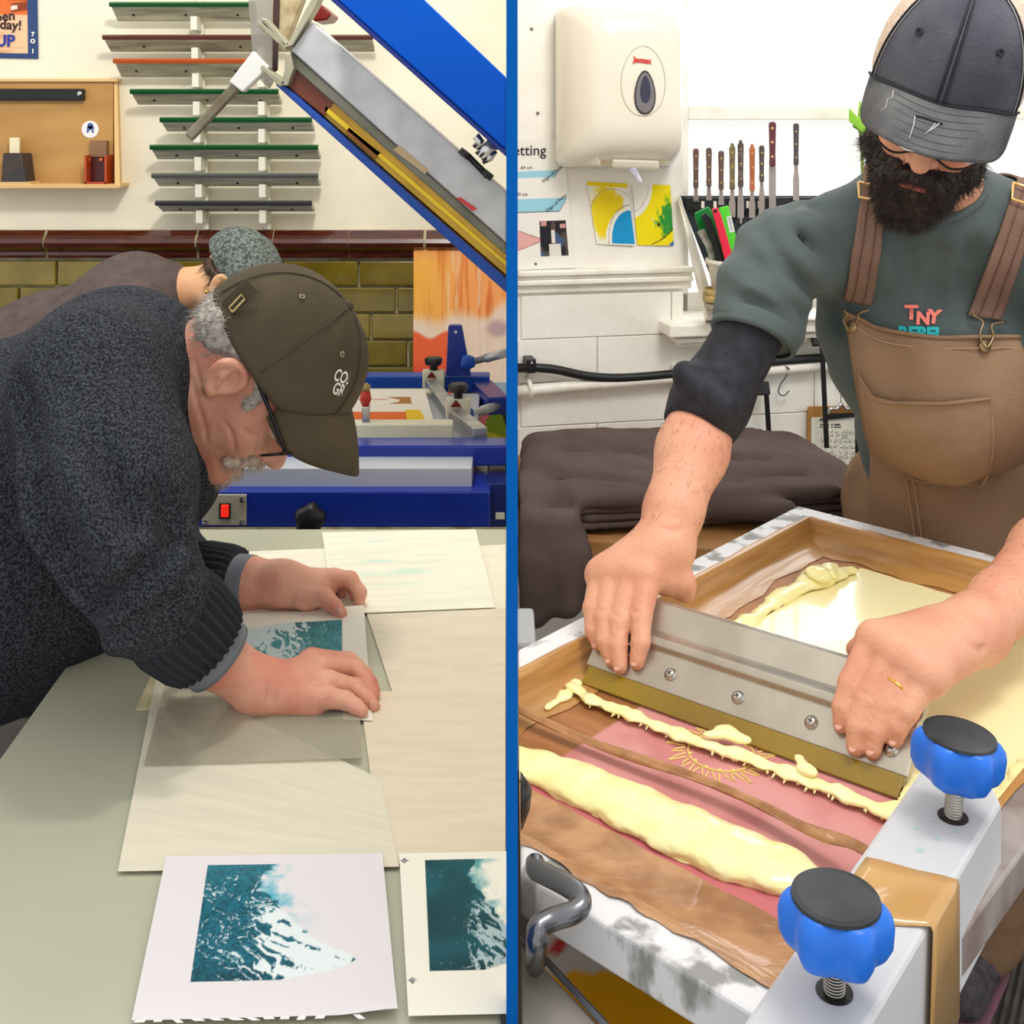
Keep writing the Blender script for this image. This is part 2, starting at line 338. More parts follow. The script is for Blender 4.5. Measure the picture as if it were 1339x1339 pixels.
# brown dado tiles: ogee profile
zt, zb = ZC-(300-HZ)*WL/FPX, ZC-(336-HZ)*WL/FPX
hh = zt-zb
prof = [(0, 0), (.02, 0), (.024, .1), (.024, .22), (.034, .3), (.05, .42), (.056, .58), (.05, .72), (.036, .82), (.03, .9), (.022, 1), (0, 1)]
tm = MB(); L = .2316/2
lp = lambda x: [(x, -a, zb+b*hh) for a, b in prof]
tm.hexa(lp(-L), lp(L)); tme = tm.mesh('dado_tile'); tme.materials.append(glaze_brown)
gm = MB(); lg = lambda x: [(x, -a*.86+.001, zb+b*hh) for a, b in prof]; g_ = gm.hexa(lg(-2.2), lg(-.006)).build('tile_grout', mortar, wl); g_.location = (0, WL-.004, 0)
for i in range(10):
    xj = (164.0+98.4*(i-2.5)-CX)*WL/FPX
    if xj+L > -.004: xj = -.004-L
    o = link('dado_tile', tme, None, wl); o.location = (xj, WL-.004, 0); o.rotation_euler.y = random.uniform(-.004, .004)
    if i in (7, 8): o.location.x = (164.0+98.4*(i-2.5)-CX)*WL/FPX
    if o.location.x+L > -.004: bpy.data.objects.remove(o)
# partition seen edge on: white board with a blue edge strip facing the camera
PX = 7.5*.88/FPX
pw = structure(MB().box((0, 2.26, 1.25), (PX*.9, 1.36, 1.25)).build('wall_middle', mat('white board', (236, 232, 224), .6)))
structure(MB().box((0, .89, 1.25), (PX, .01, 1.25)).build('trim_1', blue_paint))
# ---- right room
wy = lambda x: 2.62+.2*x                          # oblique back wall: distance as a function of X
NW = Vector((.2, -1, 0)).normalized(); UW = Vector((1, .2, 0)).normalized(); RW = Matrix((UW, -NW, Vector((0, 0, 1)))).transposed()
def W(x, y, off=0):                               # measured point on the right-hand wall, moved off towards the room
    a = (x-CX)/FPX; Y = 2.62/(1-.2*a); return P(x, y, Y)+NW*off
def wbox(b, x0, y0, x1, y1, o0, o1):              # box on the wall between measured corners
    q = [W(x0, y1), W(x1, y1), W(x1, y0), W(x0, y0)]
    zs = ((q[0].z+q[1].z)/2, (q[2].z+q[3].z)/2); l = [V(p.x, p.y, zs[0] if i < 2 else zs[1]) for i, p in enumerate(q)]
    return b.hexa([p+NW*o0 for p in l], [p+NW*o1 for p in l])
fl = structure(MB().box((1.5, 1.8, -.05), (1.495, 2.2, .05)).build('floor', concrete))
wr = structure(MB().ext([V(.006, wy(.006), 0), V(2.9, wy(2.9), 0), V(2.9, wy(2.9)+.1, 0), V(.006, wy(.006)+.1, 0)], (0, 0, .9)).build('wall_right', mortar))
wj = mat('joint paint', (232, 226, 214), .6)
wr.data.materials.clear(); wr.data.materials.append(wj)
xr = lambda px: W(px, 400).x
xp = W(893, 400).x                                # right edge of the pier beside the window
MB().ext([V(.006, wy(.006), .9), V(xp, wy(xp), .9), V(xp, wy(xp)+.1, .9), V(.006, wy(.006)+.1, .9)], (0, 0, 1.5)).build('pier_plaster', white_brick, wr)
zsill = W(930, 418).z
MB().ext([V(xp, wy(xp), .9), V(2.9, wy(2.9), .9), V(2.9, wy(2.9)+.1, .9), V(xp, wy(xp)+.1, .9)], (0, 0, zsill-.9)).build('apron_plaster', white_brick, wr)
# white painted brick courses below the ledge
hb = .1
for row in range(9):
    z1 = W(700, 386).z-row*hb
    for c in range(12):
        s0 = .02+(c-.5*(row % 2))*.36; s1 = s0+.36; s0 = max(s0, .012); lim = 2.8
        if s1-s0 < .04 or s0 > lim: continue
        if z1 > zsill-.0 and s1*UW.x > xp: s1 = min(s1, xp/UW.x)
        if s1-s0 < .03: continue
        p0, p1 = V(0, 2.62, 0)+UW*s0, V(0, 2.62, 0)+UW*s1
        b = MB().hexa([p0+UW*.001+V(0, 0, z1-hb+.001), p1-UW*.001+V(0, 0, z1-hb+.001), p1-UW*.001+V(0, 0, z1-.001), p0+UW*.001+V(0, 0, z1-.001)],
                      [q+NW*(.006+.0012*random.random()) for q in (p0+UW*.001+V(0, 0, z1-hb+.001), p1-UW*.001+V(0, 0, z1-hb+.001), p1-UW*.001+V(0, 0, z1-.001), p0+UW*.001+V(0, 0, z1-.001))])
        b.build('brick', white_brick, wr, bev=.0015)
# ledge moulding on the pier and the corbelled sill
gloss_white = mat('thick white gloss paint', (247, 243, 232), .35, col2=(214, 204, 184), nscale=11, bump=.4, bscale=30, ncon=(.5, .85))
b = MB()
zl = [W(720, y).z for y in (352, 359, 364, 371, 382)]
for (z1, z0, o) in ((zl[0], zl[1], .03), (zl[1], zl[2], .02), (zl[2], zl[3], .026), (zl[3], zl[4], .012)):
    a, c = V(.008, wy(.008), z0), V(W(902, 360).x, wy(W(902, 360).x), z0)
    b.hexa([a, c, c+V(0, 0, z1-z0), a+V(0, 0, z1-z0)], [p+NW*o for p in (a, c, c+V(0, 0, z1-z0), a+V(0, 0, z1-z0))])
structure(b.build('trim_2', gloss_white, bev=.003))
sill = MB(); zs = [W(930, y).z for y in (415, 430, 434, 440, 448)]
for (z1, z0, o, ix) in ((zs[0], zs[1], .085, 860), (zs[1], zs[2], .06, 869), (zs[2], zs[3], .066, 872), (zs[3], zs[4], .045, 880)):
    a, c = V(W(ix, 420).x, 0, z0), V(2.6, 0, z0); a.y = wy(a.x); c.y = wy(c.x)
    sill.hexa([p-NW*.12 for p in (a, c, c+V(0, 0, z1-z0), a+V(0, 0, z1-z0))], [p+NW*o for p in (a, c, c+V(0, 0, z1-z0), a+V(0, 0, z1-z0))])
# window: frame, transom and panes
wn = bpy.data.objects.new('window_1', None); C.objects.link(wn); structure(wn); wn['local'] = 0; wn.location = (0, 0, 0)
sill.build('window_sill', gloss_white, wn, bev=.003)
IN = -.1
def wfr(x0, x1, z0, z1, o0=-.16, o1=-.1, nm='window_frame', m=None):
    a, c = V(x0, wy(x0), z0), V(x1, wy(x1), z0); d = V(0, 0, z1-z0)
    return MB().hexa([p+NW*o0 for p in (a, c, c+d, a+d)], [p+NW*o1 for p in (a, c, c+d, a+d)]).build(nm, m or gloss_white, wn, bev=.003)
wfr(xp+.0, xp+.05, zsill, 2.4); wfr(1.9, 1.95, zsill, 2.4); wfr(xp, 1.95, zsill, zsill+.05); wfr(xp, 1.95, 2.34, 2.4)
ztr = W(1030, 146).z; wfr(xp+.05, 1.9, ztr-.02, ztr+.015, nm='transom'); wfr(1.0, 1.03, zsill+.05, 2.34, nm='mullion')
glass = mat('window glass', (255, 255, 255), .02, alpha=.07)
for (a, c) in ((xp+.05, 1.0), (1.03, 1.9)):
    for (z0, z1) in ((zsill+.05, ztr-.02), (ztr+.015, 2.34)): wfr(a, c, z0, z1, -.134, -.13, 'pane', glass)
# ribbed floor mat: ribs are real
mt = thing('floor_mat', 'dark grey ribbed rubber mat on the floor beside the printing press', 'mat', (1.2, 1.6, 0))
MB().box((1.15, 1.75, .004), (1.1, .82, .004)).build('mat_base', rubber, mt)
b = MB()
rib_mat = mat('worn rib', (104, 102, 98), .6, col2=(70, 69, 68), nscale=20)
rd = Vector((.52, .85, 0)).normalized(); rn = Vector((rd.y, -rd.x, 0))
for i in range(-75, 110):
    c = V(1.15, 1.75, .0085)+rn*i*.0135; t0, t1 = -9, 9
    for ax, (l0, h0) in enumerate(((.06, 2.24), (.94, 2.56))):
        ta, tb = sorted(((l0-c[ax])/rd[ax], (h0-c[ax])/rd[ax])); t0, t1 = max(t0, ta), min(t1, tb)
    if t1-t0 > .03: MB().bar(c+rd*t0, c+rd*t1, .007, .006).build('rib', rib_mat, mt)
# ================================================================ LEFT ROOM
# ---- press, table etc. materials
press_blue = mat('blue press enamel', (12, 46, 150), .35, col2=(10, 38, 132), nscale=4, coat=.2)
bright_blue = mat('bright blue enamel', (16, 76, 176), .4, col2=(14, 68, 164), nscale=5)
alu = mat('brushed aluminium', (196, 198, 200), .38, .75, col2=(170, 172, 174), nscale=10, stretch=(1, 6, 6))
alu_pale = mat('scuffed pale aluminium', (206, 208, 212), .5, .35, col2=(184, 186, 190), nscale=16)
black_plastic = mat('black plastic', (22, 22, 24), .4)
white_metal = mat('off white enamel', (232, 230, 206), .4, col2=(222, 218, 192), nscale=6)
chrome = mat('chrome', (205, 205, 208), .18, 1)
# ---- worktable
table_m = mat('grey green worktop', (176, 178, 158), .28, col2=(188, 188, 166), nscale=1.6, bump=.04, bscale=6, coat=.15)
t = thing('worktable', 'long grey-green worktop on a steel frame under the loose prints', 'table', (-.3, 1.3, 0))
MB().hexa([V(-.535, .72, .775), V(-.0075, .72, .775), V(-.0075, 1.94, .775), V(-.588, 1.94, .775)], [V(-.535, .72, .8), V(-.0075, .72, .8), V(-.0075, 1.94, .8), V(-.588, 1.94, .8)]).build('tabletop', table_m, t, bev=.004)
for (x, y) in ((-.55, 1.9), (-.5, .78)): MB().bar((x, y, .74), (-.02, y, .74), .03, .06).build('rail', press_blue, t)
for (x, y) in ((-.54, 1.9), (-.04, 1.9), (-.49, .78), (-.04, .78)): MB().bar((x, y, 0), (x, y, .775), .04, .04).build('leg', press_blue, t)
# ---- paper on the table
paper = colmat('printed paper', .7); newsprint = colmat('newsprint', .75, bump=.08, bscale=60)
ZT = .8
def tq(pts, dz): return [T(x, y, ZT+dz) for x, y in pts]
def news(c, seed, tint=None):
    def f(u, v):
        n = fbm(u*3, v*40, o=3, s=seed); return mixc(np.array(c), np.array(c)*.965, sst(.3, .8, n))+(0 if tint is None else tint(u, v))
    return f
def cyan(u, v):
    m = sst(.52, .75, fbm(u*3+7, v*24, o=3, s=5))*sst(.1, .3, u)*sst(.75, .5, u)*sst(.2, .35, v)*sst(.95, .8, v)
    return m[..., None]*np.array([-34, -6, -5])
NS = [('wide newsprint sheet under the lone finished print and the clear film', [(154, 1139), (522, 1133), (497, 1018), (205, 880)], (224, 218, 198), None),
      ('newsprint sheet beneath the acetate film and the cuff of the near sleeve', [(500, 1130), (661, 1128), (661, 905), (470, 903)], (226, 214, 190), None),
      ('cream newsprint sheet beside the fingertips of the near hand', [(551, 1021), (661, 1019), (661, 795), (479, 801)], (228, 218, 196), None),
      ('newsprint sheet with faint cyan rub marks at the back of the worktop', [(436, 803), (648, 794), (622, 692), (421, 696)], (244, 242, 224), cyan),
      ('blank white newsprint sheet lying behind the wrist of the far hand', [(290, 802), (446, 799), (424, 717), (300, 722)], (242, 238, 222), None),
      ('newsprint edge by the blue partition strip, under the cyan-marked sheet', [(640, 822), (661, 822), (661, 712), (612, 714)], (240, 234, 214), None)]
for i, (lb, q, c, tn) in enumerate(NS):
    o = sheet('newsprint_sheet', tq(q, .0006+.0007*(5-i if i != 3 else 6)), news(c, i*9, tn), newsprint, 30, 60, .0005)
    tag(o, lb, 'paper', 'newsprint sheets on the worktop')
teal = np.array([22, 92, 110.]); deep = np.array([20, 74, 82.]); pap = np.array([226, 221, 224.])
def iceberg(u, v, base, ink=teal, x0=.16, x1=.95, y0=.2, y1=.92, sd=0, flat=0.):
    # u across, v away: dark sea on one side, torn white surf running down the diagonal, pale mist beyond
    a = (u-x0)/(x1-x0); b = (v-y0)/(y1-y0); ins = (a > 0)*(a < 1)*(b > 0)*(b < 1.)
    shore = np.interp(b, [0, .05, .1, .15, .25, .35, .5, .65, .75, .85, 1], [.5, .72, .9, .97, .82, .68, .56, .47, .38, .36, .42])+.1*(fbm(a*9, b*12, o=4, s=sd)-.5)+.04*(fbm(a*40, b*40, o=2, s=sd+1)-.5)
    sea = sst(.012, -.012, a-shore)
    p, q = a*.6-b*.8, a*.8+b*.6
    wx = fbm(a*6, b*6, o=3, s=sd+6)
    rid = 1-np.abs(2*fbm(q*17+wx*3, p*6+wx*2, o=4, s=sd+8)-1)
    dens = np.clip((a-.24-.16*b)*2.6, 0, 1)*sst(.74, .5, b)+.14*(1-flat)*(b < .9)
    whit = sst(.99-.36*dens, 1.07-.36*dens, rid+.12*(fbm(a*70, b*70, o=2, s=sd+2)-.5))
    g = fbm(a*80, b*80, o=2, s=sd+4)
    tone = sst(.35, .65, g)*(1-flat)*.55+flat*.5*sst(.3, .7, fbm(a*2.2, b*2.6, o=3, s=sd+12))+.3*sst(.2, .0, b)
    col = mixc(ink*1.16, ink*.62, np.clip(tone, 0, 1)); col = mixc(col, [236, 242, 242], np.clip(whit, 0, 1)*(.95-.25*flat))
    top = sst(.62, 1., b)*(1-flat)*.2; col = mixc(col, [120, 178, 190], top)
    halo = sst(.2, .0, a-shore)*sst(.25, .8, fbm(a*16, b*16, o=4, s=sd+5))*sst(.35, .7, b)*.75
    bg = mixc(base, ink*1.7, np.clip(halo, 0, 1)*ins); return mixc(bg, col, sea*ins)
def near_print(u, v): return iceberg(u, v, pap, x0=.2, x1=.88, y0=.19, y1=.93)
q = tq([(172, 1334), (520, 1325), (500, 1117), (217, 1121)], .0062)
pr = thing('art_print', 'teal surf print whose near edge is torn into perforated tabs', 'print', tuple(T(350, 1230, ZT)))
sheet('paper', q, near_print, paper, 240, 180, .0004, pr, lift=lambda u, v: .004*np.exp(-((v)/.12)**2)*sst(.75, 1, u)+.001*v)
ql, qr = q[0], q[1]; ux = (qr-ql); lenx = ux.length; ux.normalize(); uy = (q[3]-q[0]).normalized()
pm = mat('paper edge', (236, 232, 232), .7)
for i in range(13):
    s0 = lenx*(.015+i*.068); wd = lenx*.03*random.uniform(.8, 1.4); dy = random.uniform(.002, .0045); sk = random.uniform(-.002, .006)
    if i in (11,): continue
    a = ql+ux*s0-V(0, 0, .0002); b = a+ux*wd
    MB().ext([a, b, b-uy*dy+ux*sk, a-uy*dy+ux*sk], (0, 0, .0003)).build('torn_tab', pm, pr)
q = tq([(534, 1328), (662, 1325), (662, 1113), (522, 1116)], .0065)
def print2(u, v):
    c = iceberg(u*.5+.04, v, np.array([240, 236, 222.]), deep, x0=.16, x1=.72, y0=.235, y1=.945, sd=21, flat=1.)
    for (a, b) in ((.045, .945), (.06, .185)):
        d = np.hypot((u-a)*1.0, (v-b)*1.6); c = mixc(c, [70, 70, 80], ((np.abs(d-.02) < .006)+((np.abs(u-a) < .004)*(np.abs(v-b) < .02))+((np.abs(v-b) < .004)*(np.abs(u-a) < .045)) > 0)*.8)
    return c
o = sheet('art_print', q, print2, paper, 130, 200, .0004); tag(o, 'deep teal print with registration marks, cut off by the blue partition strip', 'print')
q = tq([(236, 932), (487, 942), (476, 797), (288, 803)], .0052)
def held(u, v):
    c = iceberg((1-u)*.9+.02, 1-v*1.0, np.array([236, 232, 218.]), np.array([72, 140, 146.]), x0=.16, x1=.86, y0=.12, y1=1.2, sd=5, flat=.4); return c
o = sheet('art_print', q, held, paper, 160, 120, .0004, lift=lambda u, v: .006*sst(.75, 1, v)*sst(.5, 1, u)); tag(o, 'teal print pinched at its far corner by the older man', 'print')
# clear acetate film, slightly milky, with dabs
q = tq([(188, 1000), (473, 991), (468, 880), (222, 868)], .0072)
def film(u, v):
    d = sst(.62, .7, fbm(u*9, v*9, o=2, s=31))*sst(.3, .2, u)*sst(.1, .3, v); return mixc(np.array([186, 180, 160.])+0*u[..., None], [232, 226, 204], d)
acet = colmat('clear acetate', .18, alpha=.42, spec=.5)
o = sheet('acetate_film', q, film, acet, 60, 40, .0003); tag(o, 'clear acetate film lying under the near hand and forearm', 'film')
o = MB().ext(tq([(177, 929), (199, 928), (226, 866), (207, 864)], .0008), (0, 0, .0012)).build('tape_strip', mat('masking tape', (222, 212, 172), .7, col2=(206, 196, 156), nscale=40)); tag(o, 'short strip of cream masking tape stuck to the worktop by the elbow', 'tape')
# ---- wall: poster, plywood holder, squeegee rack
def poster(u, v):
    c = mixc([232, 128, 62], [214, 88, 46], fbm(u*3, v*4, o=3)); c = mixc(c, [216, 110, 170], (v > .84)*1.); c = mixc(c, [120, 110, 118], (v > .93)*1.)
    c = mixc(c, [236, 196, 156], (v < .42)*1.); c = mixc(c, [214, 150, 104], (v < .42)*(fbm(u*2, v*30, o=2) > .6)*(v < .26)*.6)
    for (y, s, l) in ((.83, -.06, .2), (.72, .12, .32), (.6, .0, .28), (.5, .1, .22)):
        hand = sst(.05, .035, np.abs(v-y-(u-.8)*s))*(u > .86-l)*(u < .86); c = mixc(c, [128, 58, 34], hand*.9); c = mixc(c, [232, 214, 200], hand*(u < .9-l*.8)*(np.abs(v-y-(u-.8)*s) < .02))
    e = (u > .86)+(v < .05) > 0; c = mixc(c, [52, 74, 120], e*1.); return c
q = [P(-46, 75, WL-.004), P(50, 77, WL-.004), P(48, -60, WL-.004), P(-46, -60, WL-.004)]
po = thing('poster', 'orange and blue open day poster pinned on the cream wall', 'poster', tuple(P(0, 76, WL)))
sheet('poster_sheet', q, poster, paper, 90, 110, .002, po)
ink_dk = mat('dark ink', (50, 24, 30), .6); ink_bl = mat('blue ink', (44, 58, 150), .6); white_ink = mat('white ink', (240, 238, 232), .6)
def wl_text(s, size, x, y, m, parent, Y=WL-.006, bold=.001, rot=0): return text(s, size, P(x, y, Y), (math.cos(rot), 0, math.sin(rot)), (-math.sin(rot), 0, math.cos(rot)), m, parent, bold=bold)
wl_text('open', .042, 2, 22, ink_dk, po, rot=.1); wl_text('day!', .042, 14, 33, ink_dk, po, rot=-.06); wl_text('JUP', .05, 4, 54, ink_bl, po, bold=.002)
for yy, ch in ((45, '7'), (54, 'O'), (67, '1')): wl_text(ch, .018, 43, yy, white_ink, po)
ply = mat('birch plywood', (196, 152, 88), .5, col2=(176, 130, 70), nscale=3, stretch=(1, 4, 4), bump=.05, ncon=(.35, .7)); ply_edge = mat('pale plywood edge', (222, 184, 124), .5)
def fbox(b, x0, y0, x1, y1, Ya, Yb, ref=None):   # frontal box measured at its near face (distance Ya)
    a, c = P(x0, y1, ref or Ya), P(x1, y0, ref or Ya); return b.box(((a.x+c.x)/2, (Ya+Yb)/2, (a.z+c.z)/2), (abs(c.x-a.x)/2, abs(Yb-Ya)/2, abs(c.z-a.z)/2))
bx = thing('wall_caddy', 'shallow plywood wall caddy with a black magnet strip and raised rim', 'wall caddy', tuple(P(40, 245, WL)))
fbox(MB(), -70, 105, 148, 245, WL-.025, WL).build('back_panel', ply, bx, bev=.002)
R_ = MB(); a, c = P(148, 245, WL-.1), P(148, 105, WL-.025)
MB().hexa([P(149, 105, WL-.02), P(153, 105, WL-.02), P(157, 245, WL-.1), P(150, 243, WL-.1)], [p+V(0, .02, 0) for p in (P(149, 105, WL-.02), P(153, 105, WL-.02), P(157, 245, WL-.02), P(150, 243, WL-.02))]).build('side_rim', ply_edge, bx)
fbox(MB(), -70, 241, 155, 246.5, WL-.1, WL).build('bottom_rim', ply_edge, bx, bev=.002); fbox(MB(), -70, 103, 153, 107, WL-.035, WL).build('top_rim', ply_edge, bx, bev=.002)
o = fbox(MB(), -70, 116, 109, 131.5, WL-.045, WL-.024).build('magnet_strip', black_plastic, bx, bev=.004)
MB().lathe([(.007, 0), (.007, .004), (.004, .006)], P(104.5, 122.5, WL-.045), (0, -1, 0), 12).build('screw', chrome, o)
st = MB().lathe([(.0265, 0), (.0265, .001)], P(118, 169, WL-.025), (0, -1, 0), 28).build('round_sticker', mat('white sticker', (240, 240, 240), .5), bx)
b = MB(); pc = P(118, 166, WL-.0265)
for dx, dz, r in ((0, .004, .009), (-.004, -.004, .007), (.005, -.003, .007), (-.008, -.014, .004), (.008, -.014, .004)): b.lathe([(r, 0), (r, .0006)], pc+V(dx, 0, dz), (0, -1, 0), 12)
b.build('blue_mark', mat('sticker blue', (70, 96, 160), .6), st)
tp = thing('tape_dispenser', 'black tapered scraper block with an upright cream blade on the caddy rim', 'scraper', tuple(P(20, 241, WL-.08)))
b = MB(); l0 = [P(x, 240, Y) for x, Y in ((1, WL-.095), (34, WL-.095), (47, WL-.03), (8, WL-.03))]; l1 = [P(x, 200, Y) for x, Y in ((4, WL-.085), (28, WL-.085), (42, WL-.03), (8, WL-.03))]
b.hexa(l0, l1).build('block', mat('charcoal block', (44, 46, 52), .45, col2=(66, 52, 44), nscale=20), tp, bev=.003)
b = MB(); fbox(b, 0, 238, 40, 242, WL-.099, WL-.03).build('foot', ply_edge, tp); b = MB(); fbox(b, 12, 180, 25, 203, WL-.06, WL-.05).build('blade', mat('cream blade', (238, 226, 190), .5), tp, bev=.002)
tb = thing('film_box', 'translucent red-orange open box standing in the caddy corner', 'box', tuple(P(126, 241, WL-.06)))
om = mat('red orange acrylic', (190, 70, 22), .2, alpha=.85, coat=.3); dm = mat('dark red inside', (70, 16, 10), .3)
b = MB()
fbox(b, 110, 238, 139, 241, WL-.095, WL-.03); fbox(b, 110, 203, 113, 241, WL-.095, WL-.03); fbox(b, 136.5, 203, 139.5, 241, WL-.095, WL-.03); b.build('shell', om, tb)
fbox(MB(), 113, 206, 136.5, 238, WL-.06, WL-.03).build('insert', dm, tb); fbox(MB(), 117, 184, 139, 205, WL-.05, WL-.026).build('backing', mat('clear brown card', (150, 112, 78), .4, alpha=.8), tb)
for x in (116, 132): MB().ball(P(x, 209, WL-.066), .006).build('rivet', mat('orange rivet %d' % x, (220, 110, 60), .3), tb)
# squeegee rack: two uprights with pegs, eight squeegees resting on them
rk = thing('squeegee_rack', 'two white uprights with pegs screwed to the cream wall', 'rack', tuple(P(305, 300, WL)))
wp = mat('white rack paint', (228, 226, 212), .5)
SQ_L = [(143, 334, 4, 28, 0, 'green'), (134, 488, 47, 68, 1, 'maroon'), (148, 330, 78, 101, 2, 'orange'), (170, 364, 118, 137, 3, 'green'), (209, 408, 155, 172, 4, 'green'), (196, 416, 191, 208, 5, 'green'), (198, 416, 228, 243, 6, 'grey'), (203, 408, 264, 276, 7, 'charcoal')]
for (xt, xb) in ((261, 270), (347, 350.5)):
    a, c = P(xt, -20, WL-.012), P(xb, 300, WL-.012)
    MB().bar(a, c, .02, .022, (0, 1, 0)).build('upright', wp, rk, bev=.002)
    for (x0, x1, y0, y1, k, cn) in SQ_L:
        f_ = (y1+20)/320; x = xt+(xb-xt)*f_; yb = y1+ (14 if k < 6 else 13)
        b = MB(); p0, p1 = P(x, y1-4, WL), P(x, yb, WL); b.box((p0.x, WL-.05, (p0.z+p1.z)/2), (.0105, .03, (p0.z-p1.z)/2)).build('peg', wp, rk, bev=.002)
cols = {'green': (22, 84, 44), 'maroon': (96, 56, 52), 'orange': (188, 92, 44), 'grey': (92, 96, 92), 'charcoal': (58, 60, 64)}
hold = mat('worn wooden grip', (206, 202, 178), .6, col2=(136, 130, 112), nscale=6, stretch=(1, 8, 8), ncon=(.3, .7)); hold2 = mat('silvery grip', (190, 190, 178), .45, .1, col2=(140, 140, 130), nscale=6, stretch=(1, 8, 8))
SQLAB = ['green-bladed squeegee on the topmost pegs, broad wooden grip', 'long squeegee with maroon blade, reaching furthest past both uprights', 'squeegee with an orange blade, on the wall rack', 'green-bladed squeegee directly under the orange one', 'shortest green squeegee, with three dark screws, fifth down on the rack', 'green-bladed squeegee with silvery grip, directly above the all-grey one', 'plain grey squeegee, second from the bottom of the rack', 'slim charcoal squeegee on the lowest pegs']
for (x0, x1, y0, y1, k, cn) in SQ_L:
    z0, z1 = P(0, y0, WL-.1).z, P(0, y1, WL-.02).z; a, c = P(x0, y0, WL-.1), P(x1, y0, WL-.1)
    s = thing('squeegee', SQLAB[k], 'squeegee', ((a.x+c.x)/2, WL-.06, z1), 'squeegees on the wall rack')
    tip = [(WL-.106, z0-.002), (WL-.098, z0+.004), (WL-.09, z0+.002), (WL-.1, z0-.012)]
    MB().hexa([V(a.x, y, z) for y, z in tip], [V(c.x, y, z) for y, z in tip]).build('blade', mat('blade %s %d' % (cn, k), cols[cn], .35), s)
    zb = min(z1, z0-.018)
    pr_ = [(WL-.098, z0-.004), (WL-.082, z0), (WL-.024, zb+.012), (WL-.022, zb), (WL-.04, zb), (WL-.09, z0-.016)]
    MB().hexa([V(a.x+.004, y, z) for y, z in pr_], [V(c.x-.004, y, z) for y, z in pr_]).build('grip', hold2 if k >= 4 else hold, s, bev=.002)
    for j in range(3):
        xx = a.x+(c.x-a.x)*(.14+.36*j)
        d_ = V(0, -.06, z0-.016-zb).normalized(); nn = V(0, -(zb-z0+.016), -.05).normalized(); nn = V(0, -.5, -.85)
        MB().ball((xx, WL-.066, (z0-.016+zb)/2-.0005), .0045, 8).build('screw', black_plastic, s)
# ---- painted board leaning on the wall behind the press
def board(u, v):
    v = (v-.155)/.845; st = fbm(u*26, v*2.2, o=3, s=3); c = mixc([236, 158, 92], [206, 108, 48], sst(.45, .8, st)); c = mixc(c, [232, 204, 176], sst(.55, .7, fbm(u*22, v*3, o=3, s=7))*.6)
    y_ = sst(.55, .1, u)*sst(.25, .6, v)*sst(.98, .8, v); c = mixc(c, [232, 176, 62], y_*.7)
    m = sst(.55, .42, v+.16*(fbm(u*4, v*4, o=3, s=1)-.5)-.14*u*0+.06*np.sin(u*5)); c = mixc(c, [226, 214, 202], m*.85)
    c = mixc(c, [168, 140, 150], sst(.16, .06, np.hypot((u-.88)*1., (v-.38)*1.9))*.75)
    r = sst(.02, -.01, v-.33-.025*np.cos(u*18)+sst(.36, .42, u)*.5); c = mixc(c, mixc([224, 96, 54], [206, 60, 50], sst(.2, .0, v)), r)
    return c
q = [P(540, 500, WL-.11), P(668, 500, WL-.11), P(668, 317, WL-.035), P(541, 317, WL-.035)]; q[1].x = -.008; q[2].x = -.008
q[0].z = q[0].z-.08; q[1].z = q[0].z; 
o = sheet('painted_board', q, board, colmat('painted plank board', .6, bump=.2, bscale=40), 110, 150, .02); tag(o, 'wooden board streaked orange, yellow, white and red, leaning on the olive bricks', 'board')
# ---- blue printing press at the back
pr = thing('screen_press', 'blue steel screen printing press with its screen arm raised above the table', 'press', (-.4, 2.4, 0))
X1 = -.0085
def pb(x0, y0, x1, y1, Ya, Yb): 
    b = MB(); a, c = P(x0, y1, Ya), P(x1, y0, Ya); xa, xc = a.x, min(c.x, X1); return b.box(((xa+xc)/2, (Ya+Yb)/2, (a.z+c.z)/2), ((xc-xa)/2, (Yb-Ya)/2, (c.z-a.z)/2))
pb(238, 583, 662, 610, 2.2, 2.26).build('front_rail', press_blue, pr, bev=.004)
pb(300, 492, 640, 513, 2.78, 2.83).build('rear_rail', bright_blue, pr, bev=.004)
a, c = P(630, 500, 2.79), P(659, 528, 2.58); c.x = -.03
b = MB(); b.bar(a+V(0, 0, -.015), c+V(0, 0, -.005), .05, .04); b.build('side_rail', press_blue, pr, bev=.004)
pb(250, 612, 617, 640, 2.13, 2.7).build('bed_plate', mat('pale aluminium bed', (190, 196, 206), .45, .3), pr, bev=.002)
pb(230, 643, 641, 690, 2.1, 2.32).build('base_box', press_blue, pr, bev=.003)
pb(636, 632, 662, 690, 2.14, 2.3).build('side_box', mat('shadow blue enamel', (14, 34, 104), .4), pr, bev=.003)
pp = pb(264, 647, 322, 687, 2.095, 2.1).build('switch_plate', mat('dull steel plate', (178, 176, 158), .5, .4), pr, bev=.001)
for x in (269, 317):
    for y in (653, 683): MB().lathe([(.005, 0), (.005, .003), (.002, .004)], P(x, y, 2.095), (0, -1, 0), 10).build('screw', chrome, pp)
sw = pb(286, 659, 301, 679, 2.09, 2.097).build('switch_bezel', black_plastic, pp, bev=.001)
pb(288.5, 661, 298.5, 677, 2.085, 2.096).build('rocker_switch', mat('lit red rocker', (240, 30, 20), .3, emit=((255, 40, 24), .5)), pp, bev=.002)
kn = MB().lathe([(.012, 0), (.012, .012), (.026, .016), (.027, .034), (.02, .042)], P(409, 672, 2.1), (0, -1, 0), 30, lambda a: 1+.1*math.cos(5*a)).build('knob', black_plastic, pr, True)
pb(662-14, 671, 660, 679, 2.137, 2.14).build('maker_plate', white_metal, pr)
